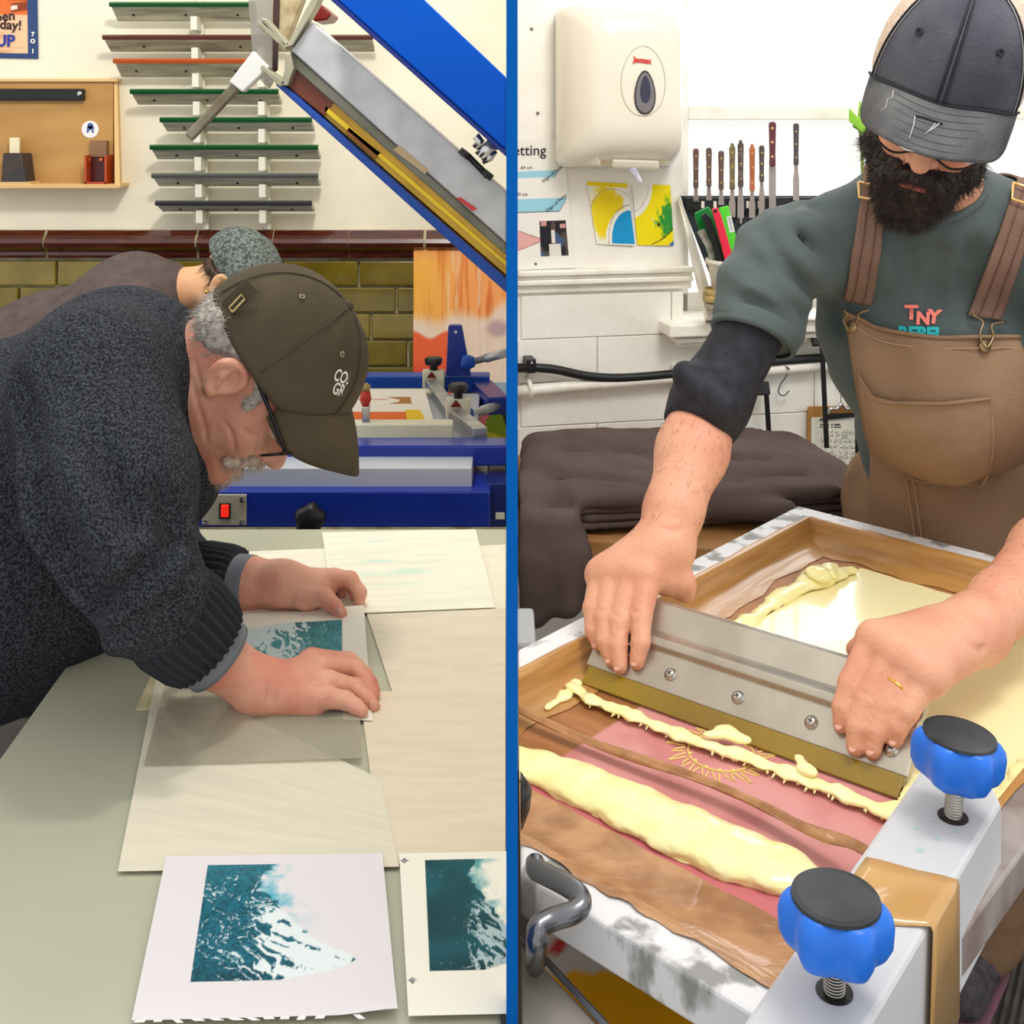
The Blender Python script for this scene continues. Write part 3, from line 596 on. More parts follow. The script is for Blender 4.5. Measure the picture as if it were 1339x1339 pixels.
for (x, y) in ((-.6, 2.16), (-.06, 2.2), (-.6, 2.7), (-.06, 2.7)): MB().bar((x, y, 0), (x, y, .76), .05, .05).build('leg', press_blue, pr)
# white frame screen lying in the press, printed stripes inside
ZP = P(0, 553, 2.3).z
def tp_(x, y, dz=0): return T(x, y, ZP+dz)
def bed(u, v):
    c = np.array([238, 234, 222.])+0*u[..., None]; c = mixc(c, [226, 110, 40], (v > .12)*(v < .42)*(u < .76)); c = mixc(c, [238, 196, 30], (v > .12)*(v < .46)*(u > .76)*(u < .95-.1*v)); c = mixc(c, [176, 120, 60], (v > .62)*(v < .8)*(u > .62+.1*np.sin(v*20))*(u < .84)); c = mixc(c, [222, 170, 150], (v > .72)*(v < .76)*(u < .6)); return c
sc = thing('printing_screen', 'off-white screen frame with orange and yellow stripes lying in the press', 'screen', tuple(P(520, 570, 2.45)))
for nm, (x0, y0, x1, y1, Ya, Yb) in {'near_bar': (380, 555, 592, 580, 2.29, 2.33), 'far_bar': (380, 513, 566, 526, 2.66, 2.7)}.items(): pb(x0, y0, x1, y1, Ya, Yb).build('frame_bar', white_metal, sc, bev=.003)
q = [P(420, 557, 2.33), P(570, 557, 2.33), P(556, 519, 2.66), P(430, 519, 2.66)]; zz = P(0, 556, 2.33).z-.008
for p in q: p.z = zz
sheet('print_bed', q, bed, paper, 70, 60, .004, sc)
for (xa, ya, xb, yb, lab) in ((560, 507, 597, 548, 0), (592, 549, 628, 578, 1)):
    Ya, Yb = (2.74, 2.42) if lab == 0 else (2.42, 2.27)
    a, c = P(xa+4, ya+5, Ya), P(xb, yb+3, Yb); c.z = a.z = (a.z+c.z)/2 if lab == 0 else P(0, 560, 2.35).z
    b = MB(); b.bar(a, c, .03, .045).build('clamp_rail', alu, pr, bev=.002)
    e = MB().box(a+V(.004, .02, .006), (.026, .012, .034)).build('clamp_cap', white_metal, pr, bev=.002)
    kb = MB().lathe([(.005, 0), (.005, .006), (.009, .01), (.009, .02), (.019, .023), (.021, .036), (.014, .041)], a+V(.005, .02, .03), (0, 0, 1), 20, lambda w_: 1+.14*math.cos(3*w_)).build('clamp_knob', black_plastic, pr, True)
    tr = c+V(0, -.001, .0); tt = a+V(-.0, -.001, .02)
    MB().ext([a+V(-.012, .006, .024), a+V(.012, .006, .024), a+V(0, .006, .04)], (0, -.001, 0)).build('red_triangle', mat('dark red mark %d' % lab, (110, 24, 20), .5), pr)
tg = thing('toggle_clamp', 'small chrome toggle clamp with red grip standing on the screen frame', 'clamp', tuple(P(478, 557, 2.31)))
MB().tube([P(478, 512, 2.31), P(478, 506, 2.31), P(476, 503, 2.31)], [.008, .011, .007]).build('tip', mat('brass tip', (176, 150, 96), .4, .5), tg, True)
MB().tube([P(478, 533, 2.31), P(478, 522, 2.31), P(478, 511, 2.31)], [.006, .012, .009]).build('red_grip', mat('red grip', (190, 50, 34), .35), tg, True)
fbox(MB(), 473, 532, 483, 556, 2.3, 2.32).build('body', chrome, tg, bev=.002); fbox(MB(), 467, 556, 488, 559, 2.295, 2.33).build('foot', alu, tg)
# upright bracket and gas strut
b = MB(); l = [P(583, 492, 2.76), P(616, 492, 2.76), P(604, 427, 2.76), P(601, 425.5, 2.76), P(588, 425.5, 2.76), P(586, 427.5, 2.76)]; b.ext(l, (0, .02, 0)).build('bracket', press_blue, pr, bev=.002)
MB().lathe([(.0035, 0), (.0035, .004)], P(596, 434, 2.76), (0, -1, 0), 12).build('bracket_hole', mat('pale hole', (214, 220, 228), .5), pr)
for (x0, y0, x1, y1, Ya, Yb) in ((614, 474, 664, 461, 2.74, 2.72), (612, 543, 655, 529, 2.5, 2.6)):
    a, c = P(x0, y0, Ya), P(x1, y1, Yb); c.x = min(c.x, X1); b = MB().tube([a, a.lerp(c, .4), a.lerp(c, .41), c], [.008, .008, .0105, .0105]); b.build('gas_strut', alu, pr, True)
    MB().tube([a-V(.02, 0, -.004), a-V(.004, 0, 0), a+V(.012, 0, .002)], [.016, .019, .012], 8).build('strut_joint', bright_blue, pr, True)
# raised arm and screen
d = V(math.cos(.745), 0, -math.sin(.745))
def slab(pts, Ya, Yb, nm, m, par, bev=.003):
    l = []
    for x, y in pts:
        p = P(x, y, Ya); p.x = min(p.x, X1); l.append(p)
    return MB().ext(l, (0, Yb-Ya, 0)).build(nm, m, par, bev=bev)
slab([(548, -7), (662, 101), (662, 197), (432, -8)], 2.02, 2.1, 'arm', mat('arm blue enamel', (0, 84, 196), .45, col2=(0, 78, 186), nscale=3, spec=.15), pr)
slab([(436, -4), (662, 198), (662, 205), (430, -2)], 2.015, 2.1, 'arm_edge', mat('navy edge', (10, 36, 120), .4), pr, .001)
rs = thing('raised_screen', 'aluminium screen with yellow mesh tilted up in the press arm', 'screen', tuple(P(520, 200, 2.1)))
slab([(408, 28), (662, 251), (662, 318), (380, 66)], 2.1, 2.16, 'frame_face', alu_pale, rs)
slab([(380, 66), (662, 318), (662, 334), (379, 84)], 2.11, 2.18, 'frame_edge', mat('grimy frame edge', (142, 142, 128), .5, .3, col2=(104, 104, 92), nscale=8), rs)
slab([(383, 86), (436, 133), (424, 152), (372, 110)], 2.12, 2.6, 'brown_tape', mat('brown packing tape', (128, 62, 36), .3, col2=(112, 52, 30), nscale=12), rs, .001)
slab([(436, 133), (662, 332), (662, 360), (424, 152)], 2.125, 2.62, 'mesh', mat('yellow screen mesh', (246, 202, 20), .25, col2=(206, 158, 10), nscale=7, coat=.3), rs, .001)
slab([(426, 138), (662, 342), (662, 348), (424, 145)], 2.12, 2.124, 'mesh_edge', mat('bright yellow emulsion', (250, 214, 40), .3), rs, .0005)
slab([(456, 166), (498, 200), (490, 208), (452, 174)], 2.12, 2.124, 'emulsion_patch', mat('burnt orange emulsion', (176, 104, 12), .3, col2=(120, 66, 16), nscale=26), rs, .0005)
slab([(372, 111), (662, 362), (662, 369), (368, 112)], 2.12, 2.2, 'lower_edge', mat('red brown edge', (96, 50, 40), .5), rs, .001)
slab([(359, 110), (372, 112), (662, 365), (662, 383)], 2.1, 2.2, 'support_rail', mat('rail blue enamel', (18, 70, 160), .4), pr, .002)
slab([(514, 196), (522, 190), (560, 222), (556, 228)], 2.098, 2.1, 'tape_scrap', mat('tan tape scrap', (190, 168, 132), .6), rs, .0003)
slab([(596, 259), (602, 258), (624, 273), (618, 276)], 2.097, 2.1, 'ink_smear', mat('red ink smear', (206, 60, 64), .4), rs, .0003)
# end of the raised screen: extrusions, acetate and squeegee handle
ext_ = mat('extruded end', (178, 174, 152), .4, .3, col2=(150, 146, 126), nscale=12)
for pts in ([(374, 62), (382, 60), (414, 8), (420, -6), (410, -6), (398, 14)], [(338, 26), (336, 34), (372, 64), (377, 60)], [(372, 70), (380, 70), (384, 90), (376, 112), (366, 112), (372, 92)], [(342, 84), (340, 90), (366, 114), (374, 108)], [(340, 24), (348, 24), (376, 56), (372, 62)]):
    slab(pts, 2.09, 2.13, 'end_profile', ext_, rs, .002)
slab([(356, -8), (398, -8), (378, 44), (368, 66), (362, 40)], 2.16, 2.2, 'stained_side', mat('ink stained side', (206, 196, 160), .5, col2=(150, 128, 96), nscale=24), rs, .002)
slab([(357, -8), (366, -8), (363, 92), (356, 96)], 2.15, 2.154, 'dark_edge', mat('dark brown edge', (62, 40, 32), .4), rs, .001)
slab([(324, -8), (356, -8), (357, 108), (352, 116), (332, 96)], 2.17, 2.175, 'clear_guard', mat('smoky acetate', (150, 146, 138), .25, alpha=.62), rs, .0005)
slab([(402, 8), (418, 4), (434, 18), (428, 26), (410, 28)], 2.3, 2.4, 'red_knob', mat('dark red knob', (110, 20, 18), .3), pr, .004)
slab([(331, 66), (352, 88), (317, 121), (299, 107)], 2.1, 2.128, 'handle_socket', mat('white socket', (226, 228, 226), .35, .2), rs, .003)
MB().bar(P(310, 112, 2.114), P(247, 180, 2.114), .019, .016, (0, 1, 0)).build('handle', mat('worn steel handle', (140, 134, 116), .45, .5, col2=(108, 98, 80), nscale=16), rs, bev=.004)
kb = thing('pipe_clamp', 'chrome claw clamp holding the raised screen to the blue arm', 'clamp', tuple(P(630, 200, 2.09)))
MB().tube([P(650, 182, 2.09), P(637, 196, 2.09), P(628, 206, 2.09)], [.016, .012, .014], 12).build('neck', chrome, kb, True)
MB().tube([P(622, 178, 2.09), P(628, 184, 2.09), P(622, 194, 2.09)], .008, 8).build('jaw', chrome, kb, True); MB().tube([P(646, 196, 2.09), P(640, 206, 2.09), P(630, 210, 2.09)], .008, 8).build('jaw', chrome, kb, True)
MB().tube([P(606, 200, 2.09), P(612, 204, 2.09), P(634, 226, 2.09), P(638, 230, 2.09)], [.007, .006, .006, .008], 8).build('base_bar', black_plastic, kb, True)
for x, y in ((608, 201), (637, 228)): MB().lathe([(.012, -.006), (.012, .006)], P(x, y, 2.086), (.6, 0, .75), 12).build('nut', black_plastic, kb)
# ---- green leaf panel behind the press
def leafp(u, v):
    c = np.array([34, 34, 36.])+0*u[..., None]; lf = np.hypot((u-.62)*1.0, (v-.4)*.9) < .36; c = mixc(c, [116, 136, 28], lf*1.); c = mixc(c, [176, 170, 40], (np.abs(v-.52+.3*(u-.4)**2) < .03)*lf); c = mixc(c, [150, 176, 190], (v > .78)*(u > .45)*1.); return c
q = [P(596, 640, 2.95), P(672, 640, 2.95), P(672, 500, 3.0), P(596, 500, 3.0)]; q[1].x = q[2].x = -.008
lp_ = thing('leaf_panel', 'dark panel with a green leaf shape and pink letters beyond the press', 'panel', tuple(P(625, 640, 2.95)))
sheet('panel', q, leafp, paper, 60, 90, .01, lp_)
text('JP', .045, P(632, 548, 2.955), (.95, 0, .3), (-.3, 0, .95), mat('pink ink', (226, 96, 130), .5), lp_, bold=.002)
MB().ext([P(600, 645, 2.97), P(664, 645, 2.97), P(664, 652, 2.97), P(600, 652, 2.97)], (0, .05, 0)).build('stand', press_blue, lp_)
# ================================================================ PEOPLE
skin_a = mat('fair ruddy skin', (224, 166, 142), .5, col2=(204, 124, 106), nscale=17, bump=.3, bscale=160, sss=.08, ncon=(.4, .75))
skin_b = mat('warm light skin', (222, 164, 134), .5, col2=(206, 134, 108), nscale=13, bump=.3, bscale=160, sss=.08, ncon=(.4, .75))
skin_c = mat('pale skin', (228, 180, 138), .5, col2=(218, 164, 124), nscale=10, sss=.06)
EY = mat('eye white', (228, 222, 214), .2); IR = mat('dark iris', (40, 44, 52), .15)
def head_sdf(s, O, F, U, S, sc=1., jaw=1., nose=1., k=.02):
    """a head on the axes forward F, up U, side S, about the middle between the ears"""
    L = lambda f, u, q=0.: np.array(O+F*f*sc+U*u*sc+S*q*sc); R = np.array([F, U, S]).T
    s.ell(L(.0, .038), np.array([.1, .088, .078])*sc, R, k)
    s.ell(L(.045, -.028), np.array([.058, .07, .062])*sc, R, .03)
    for q in (-1, 1):
        s.cone(L(-.005, -.055, q*.05), L(.08, -.1, q*.012), .02*sc*jaw, .02*sc, .03)
        s.ell(L(.07, -.035, q*.036), np.array([.024, .024, .022])*sc, R, .02)       # cheek
        s.cone(L(.092, .022, 0), L(.078, .024, q*.045), .012*sc, .009*sc, .02)     # brow
    s.ell(L(.088, -.1), np.array([.019, .018, .024])*sc, R, .02)
    for q in (-1, 1): s.ell(L(.094, .002, q*.033), .017*sc, None, .012, 's')        # eye sockets
    for q in (-1, 1): s.ell(L(.08, .002, q*.032), .0155*sc, None, .004)             # lids
    s.cone(L(.1, .008), L(.124*nose, -.034), .008*sc, .0125*sc, .012); s.ell(L(.108, -.038, .012), .009*sc, None, .01); s.ell(L(.108, -.038, -.012), .009*sc, None, .01)
    s.cone(L(.1, -.062, -.018), L(.1, -.062, .018), .007*sc, None, .008); s.cone(L(.098, -.074, -.014), L(.098, -.074, .014), .0075*sc, None, .008)
    s.cone(L(.108, -.068, -.018), L(.108, -.068, .018), .0028*sc, None, .004, 's')
    for q in (-1, 1):                                                               # ears
        c = lambda f, u, d: L(-.002+f*.95, .0+u*.78, q*(.073+d*1.))
        s.ell(c(-.004, 0, .004), np.array([.018, .03, .007])*sc, R, .008)
        ring = [c(.012, -.008, .004), c(.014, .016, .006), c(.004, .031, .009), c(-.012, .031, .014), c(-.023, .016, .016), c(-.022, -.006, .013), c(-.013, -.024, .009), c(-.004, -.033, .007)]
        s.chain(catmull([list(p) for p in ring], 3), list(np.interp(np.linspace(0, 1, 22), np.linspace(0, 1, 8), [.0048, .005, .0052, .0052, .0052, .0052, .006, .0085])), .004)
        s.ell(c(.002, -.002, .016), np.array([.012, .016, .011])*sc, R, .004, 's')
        s.chain([c(-.01, .02, .012), c(-.012, .002, .013), c(-.004, -.014, .011)], [.0042, .0045, .004], .005)
    return L
def strands(name, roots, dirs, lens, r, m, parent, droop=0, curl=.3, n=4, wob=.25):
    b = MB(); rng = np.random.RandomState(3)
    for p, d, l in zip(roots, dirs, lens):
        p = Vector(p); d = Vector(d).normalized(); pts = [p-d*.003]; c = p.copy()
        w_ = Vector(rng.normal(0, curl, 3))
        for i in range(n): d = (d+w_*(.5/n)*2+Vector(rng.normal(0, wob/n, 3))+Vector((0, 0, -droop/n))).normalized(); c = c+d*l/n; pts.append(c.copy())
        N = len(b.v); ref = d.orthogonal().normalized(); o2 = d.cross(ref)
        for i, q in enumerate(pts):
            rr = r*(1-.85*i/n)
            for k in range(3): a = 2.094*k; b.v.append(tuple(q+(ref*math.cos(a)+o2*math.sin(a))*rr))
        for i in range(n):
            for k in range(3): b.f.append((N+i*3+k, N+i*3+(k+1) % 3, N+(i+1)*3+(k+1) % 3, N+(i+1)*3+k))
    me = bpy.data.meshes.new(name); me.from_pydata(b.v, [], b.f); me.update()
    return link(name, me, m, parent, True)
def scatter(me, n, cond=None, seed=1):
    rng = np.random.RandomState(seed); co = np.zeros(len(me.vertices)*3); me.vertices.foreach_get('co', co); co = co.reshape(-1, 3)
    no = np.zeros(len(me.vertices)*3); me.vertex_normals.foreach_get('vector', no); no = no.reshape(-1, 3)
    idx = np.arange(len(co)) if cond is None else np.where(cond(co, no))[0]
    if not len(idx): return co[:0], no[:0]
    i = rng.choice(idx, n); return co[i]+rng.normal(0, .0012, (n, 3)), no[i]
def cap_dome(O, F, U, S, c, rf, ru, rs, low, n=48, m=16, a0=0., a1=2*math.pi, wr=None):
    """crown of a cap: ellipsoid dome about O+c, from its button down to the height low(angle)"""
    G = np.zeros((m+1, n+1, 3))
    for j in range(n+1):
        a = a0+(a1-a0)*j/n; ul = low(a)
        for i in range(m+1):
            tmax = math.acos(max(-1, min(1, ul/ru))); t = max(.02, tmax*i/m)
            f, s_, u = rf*math.sin(t)**.86*math.cos(a), rs*math.sin(t)**.86*math.sin(a), ru*math.cos(t)
            e = 1+(wr(a, i/m) if wr else 0); p = O+F*(c[0]+f*e)+U*(c[1]+u*e)+S*(s_*e); G[i, j] = p
    return G
# ---------------------------------------------------------------- older man leaning over the table
P1 = thing('person', 'older man in charcoal sweater and olive-brown cap bent over the worktop, hands on a print', 'person', (-.75, 1.5, 0))
O1 = P(318, 482, 1.55); F1, U1, S1 = frame((.574, 0, -.819), (.819, 0, .574)); S1 = V(0, -1, 0)
b1 = SDF(); L1 = head_sdf(b1, O1, F1, U1, S1, 1.02)
b1.cone(P(215, 520, 1.56), L1(-.03, -.035), .07, .062, .03); b1.cone(P(240, 560, 1.55), L1(.02, -.07), .04, .04, .03)
# torso core and legs (under the clothes)
sh_r, sh_l = P(150, 470, 1.42), P(175, 470, 1.74); hip = P(-190, 820, 1.55); hip.x = -1.0; hip.z = .86
b1.cone(P(160, 530, 1.56), P(-20, 690, 1.56), .1, .13, .05).cone(P(-20, 690, 1.56), hip, .13, .12, .05)
el_r, wr_r = P(172, 745, 1.29), P(335, 896, 1.355); el_l, wr_l = P(180, 730, 1.72), P(368, 764, 1.635)
el_rb = P(180, 742, 1.325); b1.chain([P(140, 500, 1.45), el_rb], [.046, .034], .03).chain([el_rb, P(262, 846, 1.33), wr_r], [.034, .036, .0275], .02)
b1.chain([P(150, 500, 1.72), el_l], [.05, .042], .03).chain([el_l, P(325, 764, 1.645), wr_l], [.042, .034, .028], .02)
for y in (1.45, 1.66): b1.chain([hip+V(0, y-1.55, -.02), V(-.98, y, .47), V(-1.02, y, .06)], [.09, .058, .045], .03); b1.cone(V(-1.02, y, .05), V(-.88, y, .035), .04, .03, .02)
# near (right) hand, palm down, sliding
b1.cone(wr_r, P(400, 893, 1.365), .027, .026, .02); b1.cone(P(345, 905, 1.345), P(410, 920, 1.34), .023, .018, .02); b1.cone(P(395, 882, 1.385), P(404, 864, 1.4), .022, .014, .015)
for j, r in (([(395, 880, 1.39), (408, 864, 1.405), (456, 866, 1.42), (478, 884, 1.405), (489, 903, 1.385)], (.02, .0145, .0115, .0095, .0075)),
             ([(398, 885, 1.375), (424, 872, 1.388), (466, 875, 1.398), (483, 894, 1.38), (489, 910, 1.366)], (.02, .014, .0115, .0095, .0075)),
             ([(398, 898, 1.355), (430, 893, 1.36), (464, 900, 1.366), (480, 914, 1.352), (489, 924, 1.345)], (.019, .0135, .0112, .0092, .0075)),
             ([(398, 912, 1.34), (426, 912, 1.335), (452, 916, 1.336), (466, 924, 1.33), (474, 930, 1.325)], (.017, .0125, .0102, .0085, .007)),
             ([(372, 885, 1.40), (405, 890, 1.42), (428, 898, 1.415)], (.018, .012, .009))): b1.chain([P(*q) for q in j], r, .0035)
# far (left) hand, pinching the corner of the print between thumb and finger
b1.cone(wr_l, P(425, 765, 1.64), .0265, .02, .02); b1.cone(wr_l, P(405, 784, 1.615), .022, .0165, .02); b1.cone(wr_l, P(420, 768, 1.675), .024, .016, .02)
for j, r in (([(398, 782, 1.61), (424, 780, 1.6), (437, 792, 1.59), (446, 802, 1.584)], (.0165, .0125, .0105, .0085)),
             ([(412, 760, 1.645), (436, 756, 1.64), (458, 757, 1.632), (471, 775, 1.625), (469, 794, 1.62)], (.018, .0135, .0108, .0094, .0075)),
             ([(410, 764, 1.66), (440, 758, 1.658), (461, 764, 1.65), (464, 778, 1.642)], (.017, .0125, .0102, .0085)),
             ([(410, 764, 1.675), (434, 761, 1.674), (451, 768, 1.668), (447, 777, 1.655)], (.016, .0115, .0095, .008)),
             ([(405, 764, 1.69), (424, 763, 1.688), (438, 769, 1.682)], (.015, .01, .0085))): b1.chain([P(*q) for q in j], r, .0035)
# neck and cheek creases
for i in range(6): b1.cone(L1(-.05+.012*i, -.035-.012*i, .062), L1(-.075+.016*i, -.085-.008*i, .052), .0016, .0016, .006, 's')
for i in range(3): b1.cone(P(352+i*5, 896+i*6, 1.325), P(350+i*5, 915+i*4, 1.322), .001, None, .004, 's')
b1.crease([[(255, 470), (259, 495), (268, 520)], [(252, 495), (256, 520), (263, 545)], [(262, 540), (268, 560), (270, 580)], [(296, 555), (304, 572), (306, 590)], [(340, 575), (332, 590), (326, 600)], [(318, 560), (328, 570), (340, 572)]], .0011, .005, dz=.0002)
body1 = b1.build('body', skin_a, .0026, P1)
nm = mat('fingernail', (226, 170, 150), .3)
for p_, d_ in (((445, 800, 1.5755), (.5, -.6, -.5)), ((472, 791, 1.614), (.3, -.9, .1)), ((488, 922, 1.3385), (.5, -.6, .5))): MB().ball(P(*p_), (.0055, .0016, .0062), 8, Matrix.Rotation(-.5, 3, 'Y')).build('fingernail', nm, P1, True)
# sweater
sw = SDF()
sw.cone(P(150, 520, 1.57), P(-30, 668, 1.57), .138, .2, .06).cone(P(-30, 668, 1.57), hip+V(.0, 0, .06), .2, .17, .08)
sw.ell(P(-20, 740, 1.56), (.2, .19, .2), None, .06); sw.cone(P(172, 520, 1.56), P(194, 504, 1.56), .115, .094, .04)
sw.ell(P(150, 492, 1.56), (.095, .165, .105), None, .06)
sw.cone(P(205, 620, 1.56), P(90, 700, 1.56), .085, .14, .07)
sw.chain([P(122, 500, 1.42), P(146, 640, 1.33), el_r+V(-.004, 0, .016)], [.096, .088, .07], .05); sw.chain([el_r+V(-.004, 0, .016), P(205, 782, 1.305), P(232, 808, 1.318)], [.068, .058, .05], .025)
sw.chain([P(150, 500, 1.7), P(185, 650, 1.74), el_l], [.09, .08, .07], .05); sw.chain([el_l, P(232, 752, 1.69), P(262, 760, 1.67)], [.066, .052, .042], .03)
# folds: rolled ridges and creases on the pushed-up sleeves
for (a, c, r) in (((152, 836, 1.265), (238, 762, 1.25), .017), ((180, 842, 1.275), (256, 776, 1.262), .013), ((140, 800, 1.25), (232, 722, 1.235), .016), ((204, 842, 1.29), (262, 796, 1.275), .009)): sw.cone(P(*a), P(*c), r, r*.8, .01)
for (a, c) in (((126, 812, 1.185), (240, 704, 1.175)), ((150, 818, 1.2), (240, 742, 1.19)), ((170, 838, 1.222), (250, 766, 1.205)), ((196, 842, 1.24), (262, 786, 1.225))): sw.cone(P(*a), P(*c), .011, None, .014, 's')
for (a, c, r) in (((232, 745, 1.63), (246, 775, 1.63), .02), ((262, 728, 1.62), (262, 776, 1.63), .018)): sw.cone(P(*a), P(*c), r, None, .015)
sw.chain([P(28, 660, 1.25), P(58, 750, 1.22), P(118, 812, 1.22)], [.014, .02, .018], .05, 's')                     # crease between arm and body
sw.chain([P(20, 560, 1.2), P(32, 640, 1.19)], [.004, .012], .05, 's')
sw.chain([P(160, 380, 1.45), P(205, 440, 1.38), P(232, 560, 1.37)], [.004, .006, .004], .012, 's')               # shoulder seam
def cut_end(sd, p, d, half=.085):
    d = Vector(d).normalized(); c = Vector(p)+d*half; sd.ops.append(('s', 'b', (np.array(c), np.array((half*.95, half*.95, half)), np.array(d.to_track_quat('Z', 'Y').to_matrix()), .002), .006, np.array(c), half*1.75))
cut_end(sw, P(236, 812, 1.319), P(287, 860, 1.339)-P(222, 800, 1.315), .06); cut_end(sw, P(268, 760, 1.665), P(329, 765, 1.645)-P(256, 760, 1.668), .06)
def knit(X): return .0035*(vn(X[..., 0]*16, X[..., 1]*16, X[..., 2]*16, 3)-.5)+.006*(vn(X[..., 0]*6, X[..., 1]*6, X[..., 2]*6, 8)-.5)
sw.crease([[(39, 600), (52, 652), (86, 723), (125, 806)], [(20, 500), (32, 560), (39, 600)]], .010, .03)
sw.crease([[(125, 793), (180, 752), (236, 716)], [(150, 826), (205, 790), (258, 748)], [(176, 834), (220, 800), (264, 765)], [(215, 694), (232, 704), (244, 702)], [(205, 640), (225, 668), (244, 676)], [(120, 560), (160, 640), (190, 690)]], .0095, .014)
sw.crease([[(140, 815), (190, 780), (244, 732)], [(165, 838), (215, 800), (262, 760)], [(90, 600), (130, 690), (170, 745)]], .008, .02, 'u', dz=.002)
sw.crease([[(100, 392), (130, 380), (157, 378), (196, 391), (222, 425), (238, 457), (236, 535)]], .004, .006)
sw.disp = knit
wool = mat('charcoal marl wool', (34, 37, 42), .95, col2=(96, 100, 108), nscale=330, bump=.9, bscale=330, ncon=(.4, .82), spec=.1)
rib_m = mat('ribbed charcoal wool', (52, 54, 60), .95, bump=.3, bscale=300, spec=.1)
swo = sw.build('sweater', wool, .0065, P1)
def ring_band(name, a, c, ra, rc, m, th=.004, ribs=0, n=96, bulge=0., parent=P1, fl=(0, 0)):
    a, c = Vector(a), Vector(c); z = (c-a).normalized(); x = z.orthogonal().normalized(); y = z.cross(x); G = []
    rows = [(0, ra-th*1.6), (0, ra), (.25, ra+(rc-ra)*.25+bulge), (.5, (ra+rc)/2+bulge), (.8, ra+(rc-ra)*.8+bulge), (1, rc), (1, rc-th*1.6)]
    for t, r in rows: G.append([list(a.lerp(c, t)+(x*math.cos(2*math.pi*k/n)+y*math.sin(2*math.pi*k/n))*(r+(.0032*math.cos(ribs*2*math.pi*k/n) if ribs else 0))) for k in range(n+1)])
    return MB().grid(np.array(G)).build(name, m, parent, True)
ring_band('sleeve_rib', P(222, 800, 1.315), P(273, 847, 1.333), .0575, .0485, rib_m, ribs=30, bulge=.004, n=240)
ring_band('shirt_cuff', P(262, 838, 1.331), P(287, 860, 1.339), .0462, .0435, mat('grey shirt cotton', (112, 118, 128), .8, bump=.2, bscale=90), n=60)
ring_band('sleeve_rib', P(256, 760, 1.668), P(311, 764, 1.65), .052, .0465, rib_m, ribs=30, bulge=.003, n=240)
ring_band('shirt_cuff', P(300, 763, 1.653), P(329, 765, 1.645), .042, .0405, MATS['grey shirt cotton'], n=60)
# collar: thick rolled band round the neck
cc = P(222, 498, 1.56); cz = (L1(-.02, -.03, 0)-np.array(cc)); cz = Vector((.93, 0, -.12)).normalized(); cx_ = V(0, 1, 0); cy_ = cz.cross(cx_)
b = MB(); pts = [cc+cx_*.088*math.cos(t)+cy_*(.092 if math.sin(t) > 0 else .088)*math.sin(t)+cz*(.004*math.cos(2*t)) for t in np.linspace(0, 2*math.pi, 49)]
b.tube(pts, .0115, 10, False).build('collar', rib_m, P1, True)
b = MB(); b.tube([p-cz*.016+(p-cc).normalized()*.008 for p in pts], .01, 10, False).build('collar_roll', wool, P1, True)
MB().tube([P(244, 585, 1.475), P(240, 640, 1.48), P(234, 700, 1.5)], [.014, .02, .012], 10).build('zip_placket', rib_m, P1, True)
tr = SDF()
for y in (1.45, 1.66): tr.chain([hip+V(.02, y-1.55, -.0), V(-.97, y, .47), V(-1.02, y, .1)], [.125, .085, .07], .04)
tr.cone(hip+V(0, -.08, .02), hip+V(0, .08, .02), .125, None, .05); tr.disp = knit
tr.build('trousers', mat('dark blue denim', (26, 30, 44), .9, col2=(38, 44, 60), nscale=60), .012, P1)
for y in (1.45, 1.66): s_ = SDF().cone(V(-1.03, y, .05), V(-.86, y, .04), .05, .042, .02).plane(V(0, 0, .004), V(0, 0, -1)); s_.build('shoe', black_plastic, .008, P1)
# hair, moustache, brows
hm = mat('grey white hair', (196, 190, 182), .6, col2=(140, 134, 128), nscale=120, spec=.2)
hr = SDF(); RH = np.array([F1, U1, S1]).T
hr.ell(L1(-.035, .034, 0), (.067, .05, .0825), RH, .02); hr.ell(L1(-.0, .05, 0), (.085, .045, .082), RH, .02); hr.ell(L1(-.06, .012, 0), (.036, .03, .062), RH, .03); hr.cone(L1(.03, .05, -.07), L1(.036, .0, -.072), .012, .008, .02); hr.cone(L1(.03, .05, .068), L1(.038, -.0, .069), .013, .008, .02)
hr.disp = lambda X: .004*(vn(X[..., 0]*180, X[..., 1]*180, X[..., 2]*60, 5)-.5)
ho = hr.build('hair', hm, .004, P1)
rt, no = scatter(ho.data, 2600, lambda co, n: n[:, 1] < .75, 4); dd = no*.3+np.array(-F1*.35-U1*.9); sd_o = strands('hair_strands', rt, dd, np.random.uniform(.006, .016, len(rt)), .00055, hm, ho, curl=.25); sd_o['kind'] = 'stuff'
mo = SDF().cone(L1(.108, -.05, 0), L1(.086, -.072, .042), .012, .008, .01).cone(L1(.108, -.05, 0), L1(.086, -.072, -.042), .012, .008, .01).cone(L1(.1, -.092, 0), L1(.066, -.1, .03), .011, .008, .02).cone(L1(.1, -.092, 0), L1(.066, -.1, -.03), .011, .008, .02)
mo.ell(L1(.084, -.108), (.024, .016, .026), RH, .015); mo.disp = hr.disp; mb_ = mat('white stubble', (214, 200, 186), .7, col2=(176, 158, 144), nscale=150)
mo_o = mo.build('moustache', mb_, .003, P1); rt, no = scatter(mo_o.data, 900, None, 5); o = strands('moustache_hairs', rt, no*.5+np.array(F1*.5-U1*.8), np.random.uniform(.006, .014, len(rt)), .0005, mb_, mo_o, curl=.4); o['kind'] = 'stuff'
for q in (-1, 1): MB().ball(Vector(L1(.088, .002, q*.032)), .0135, 14).build('eye', EY, P1, True)
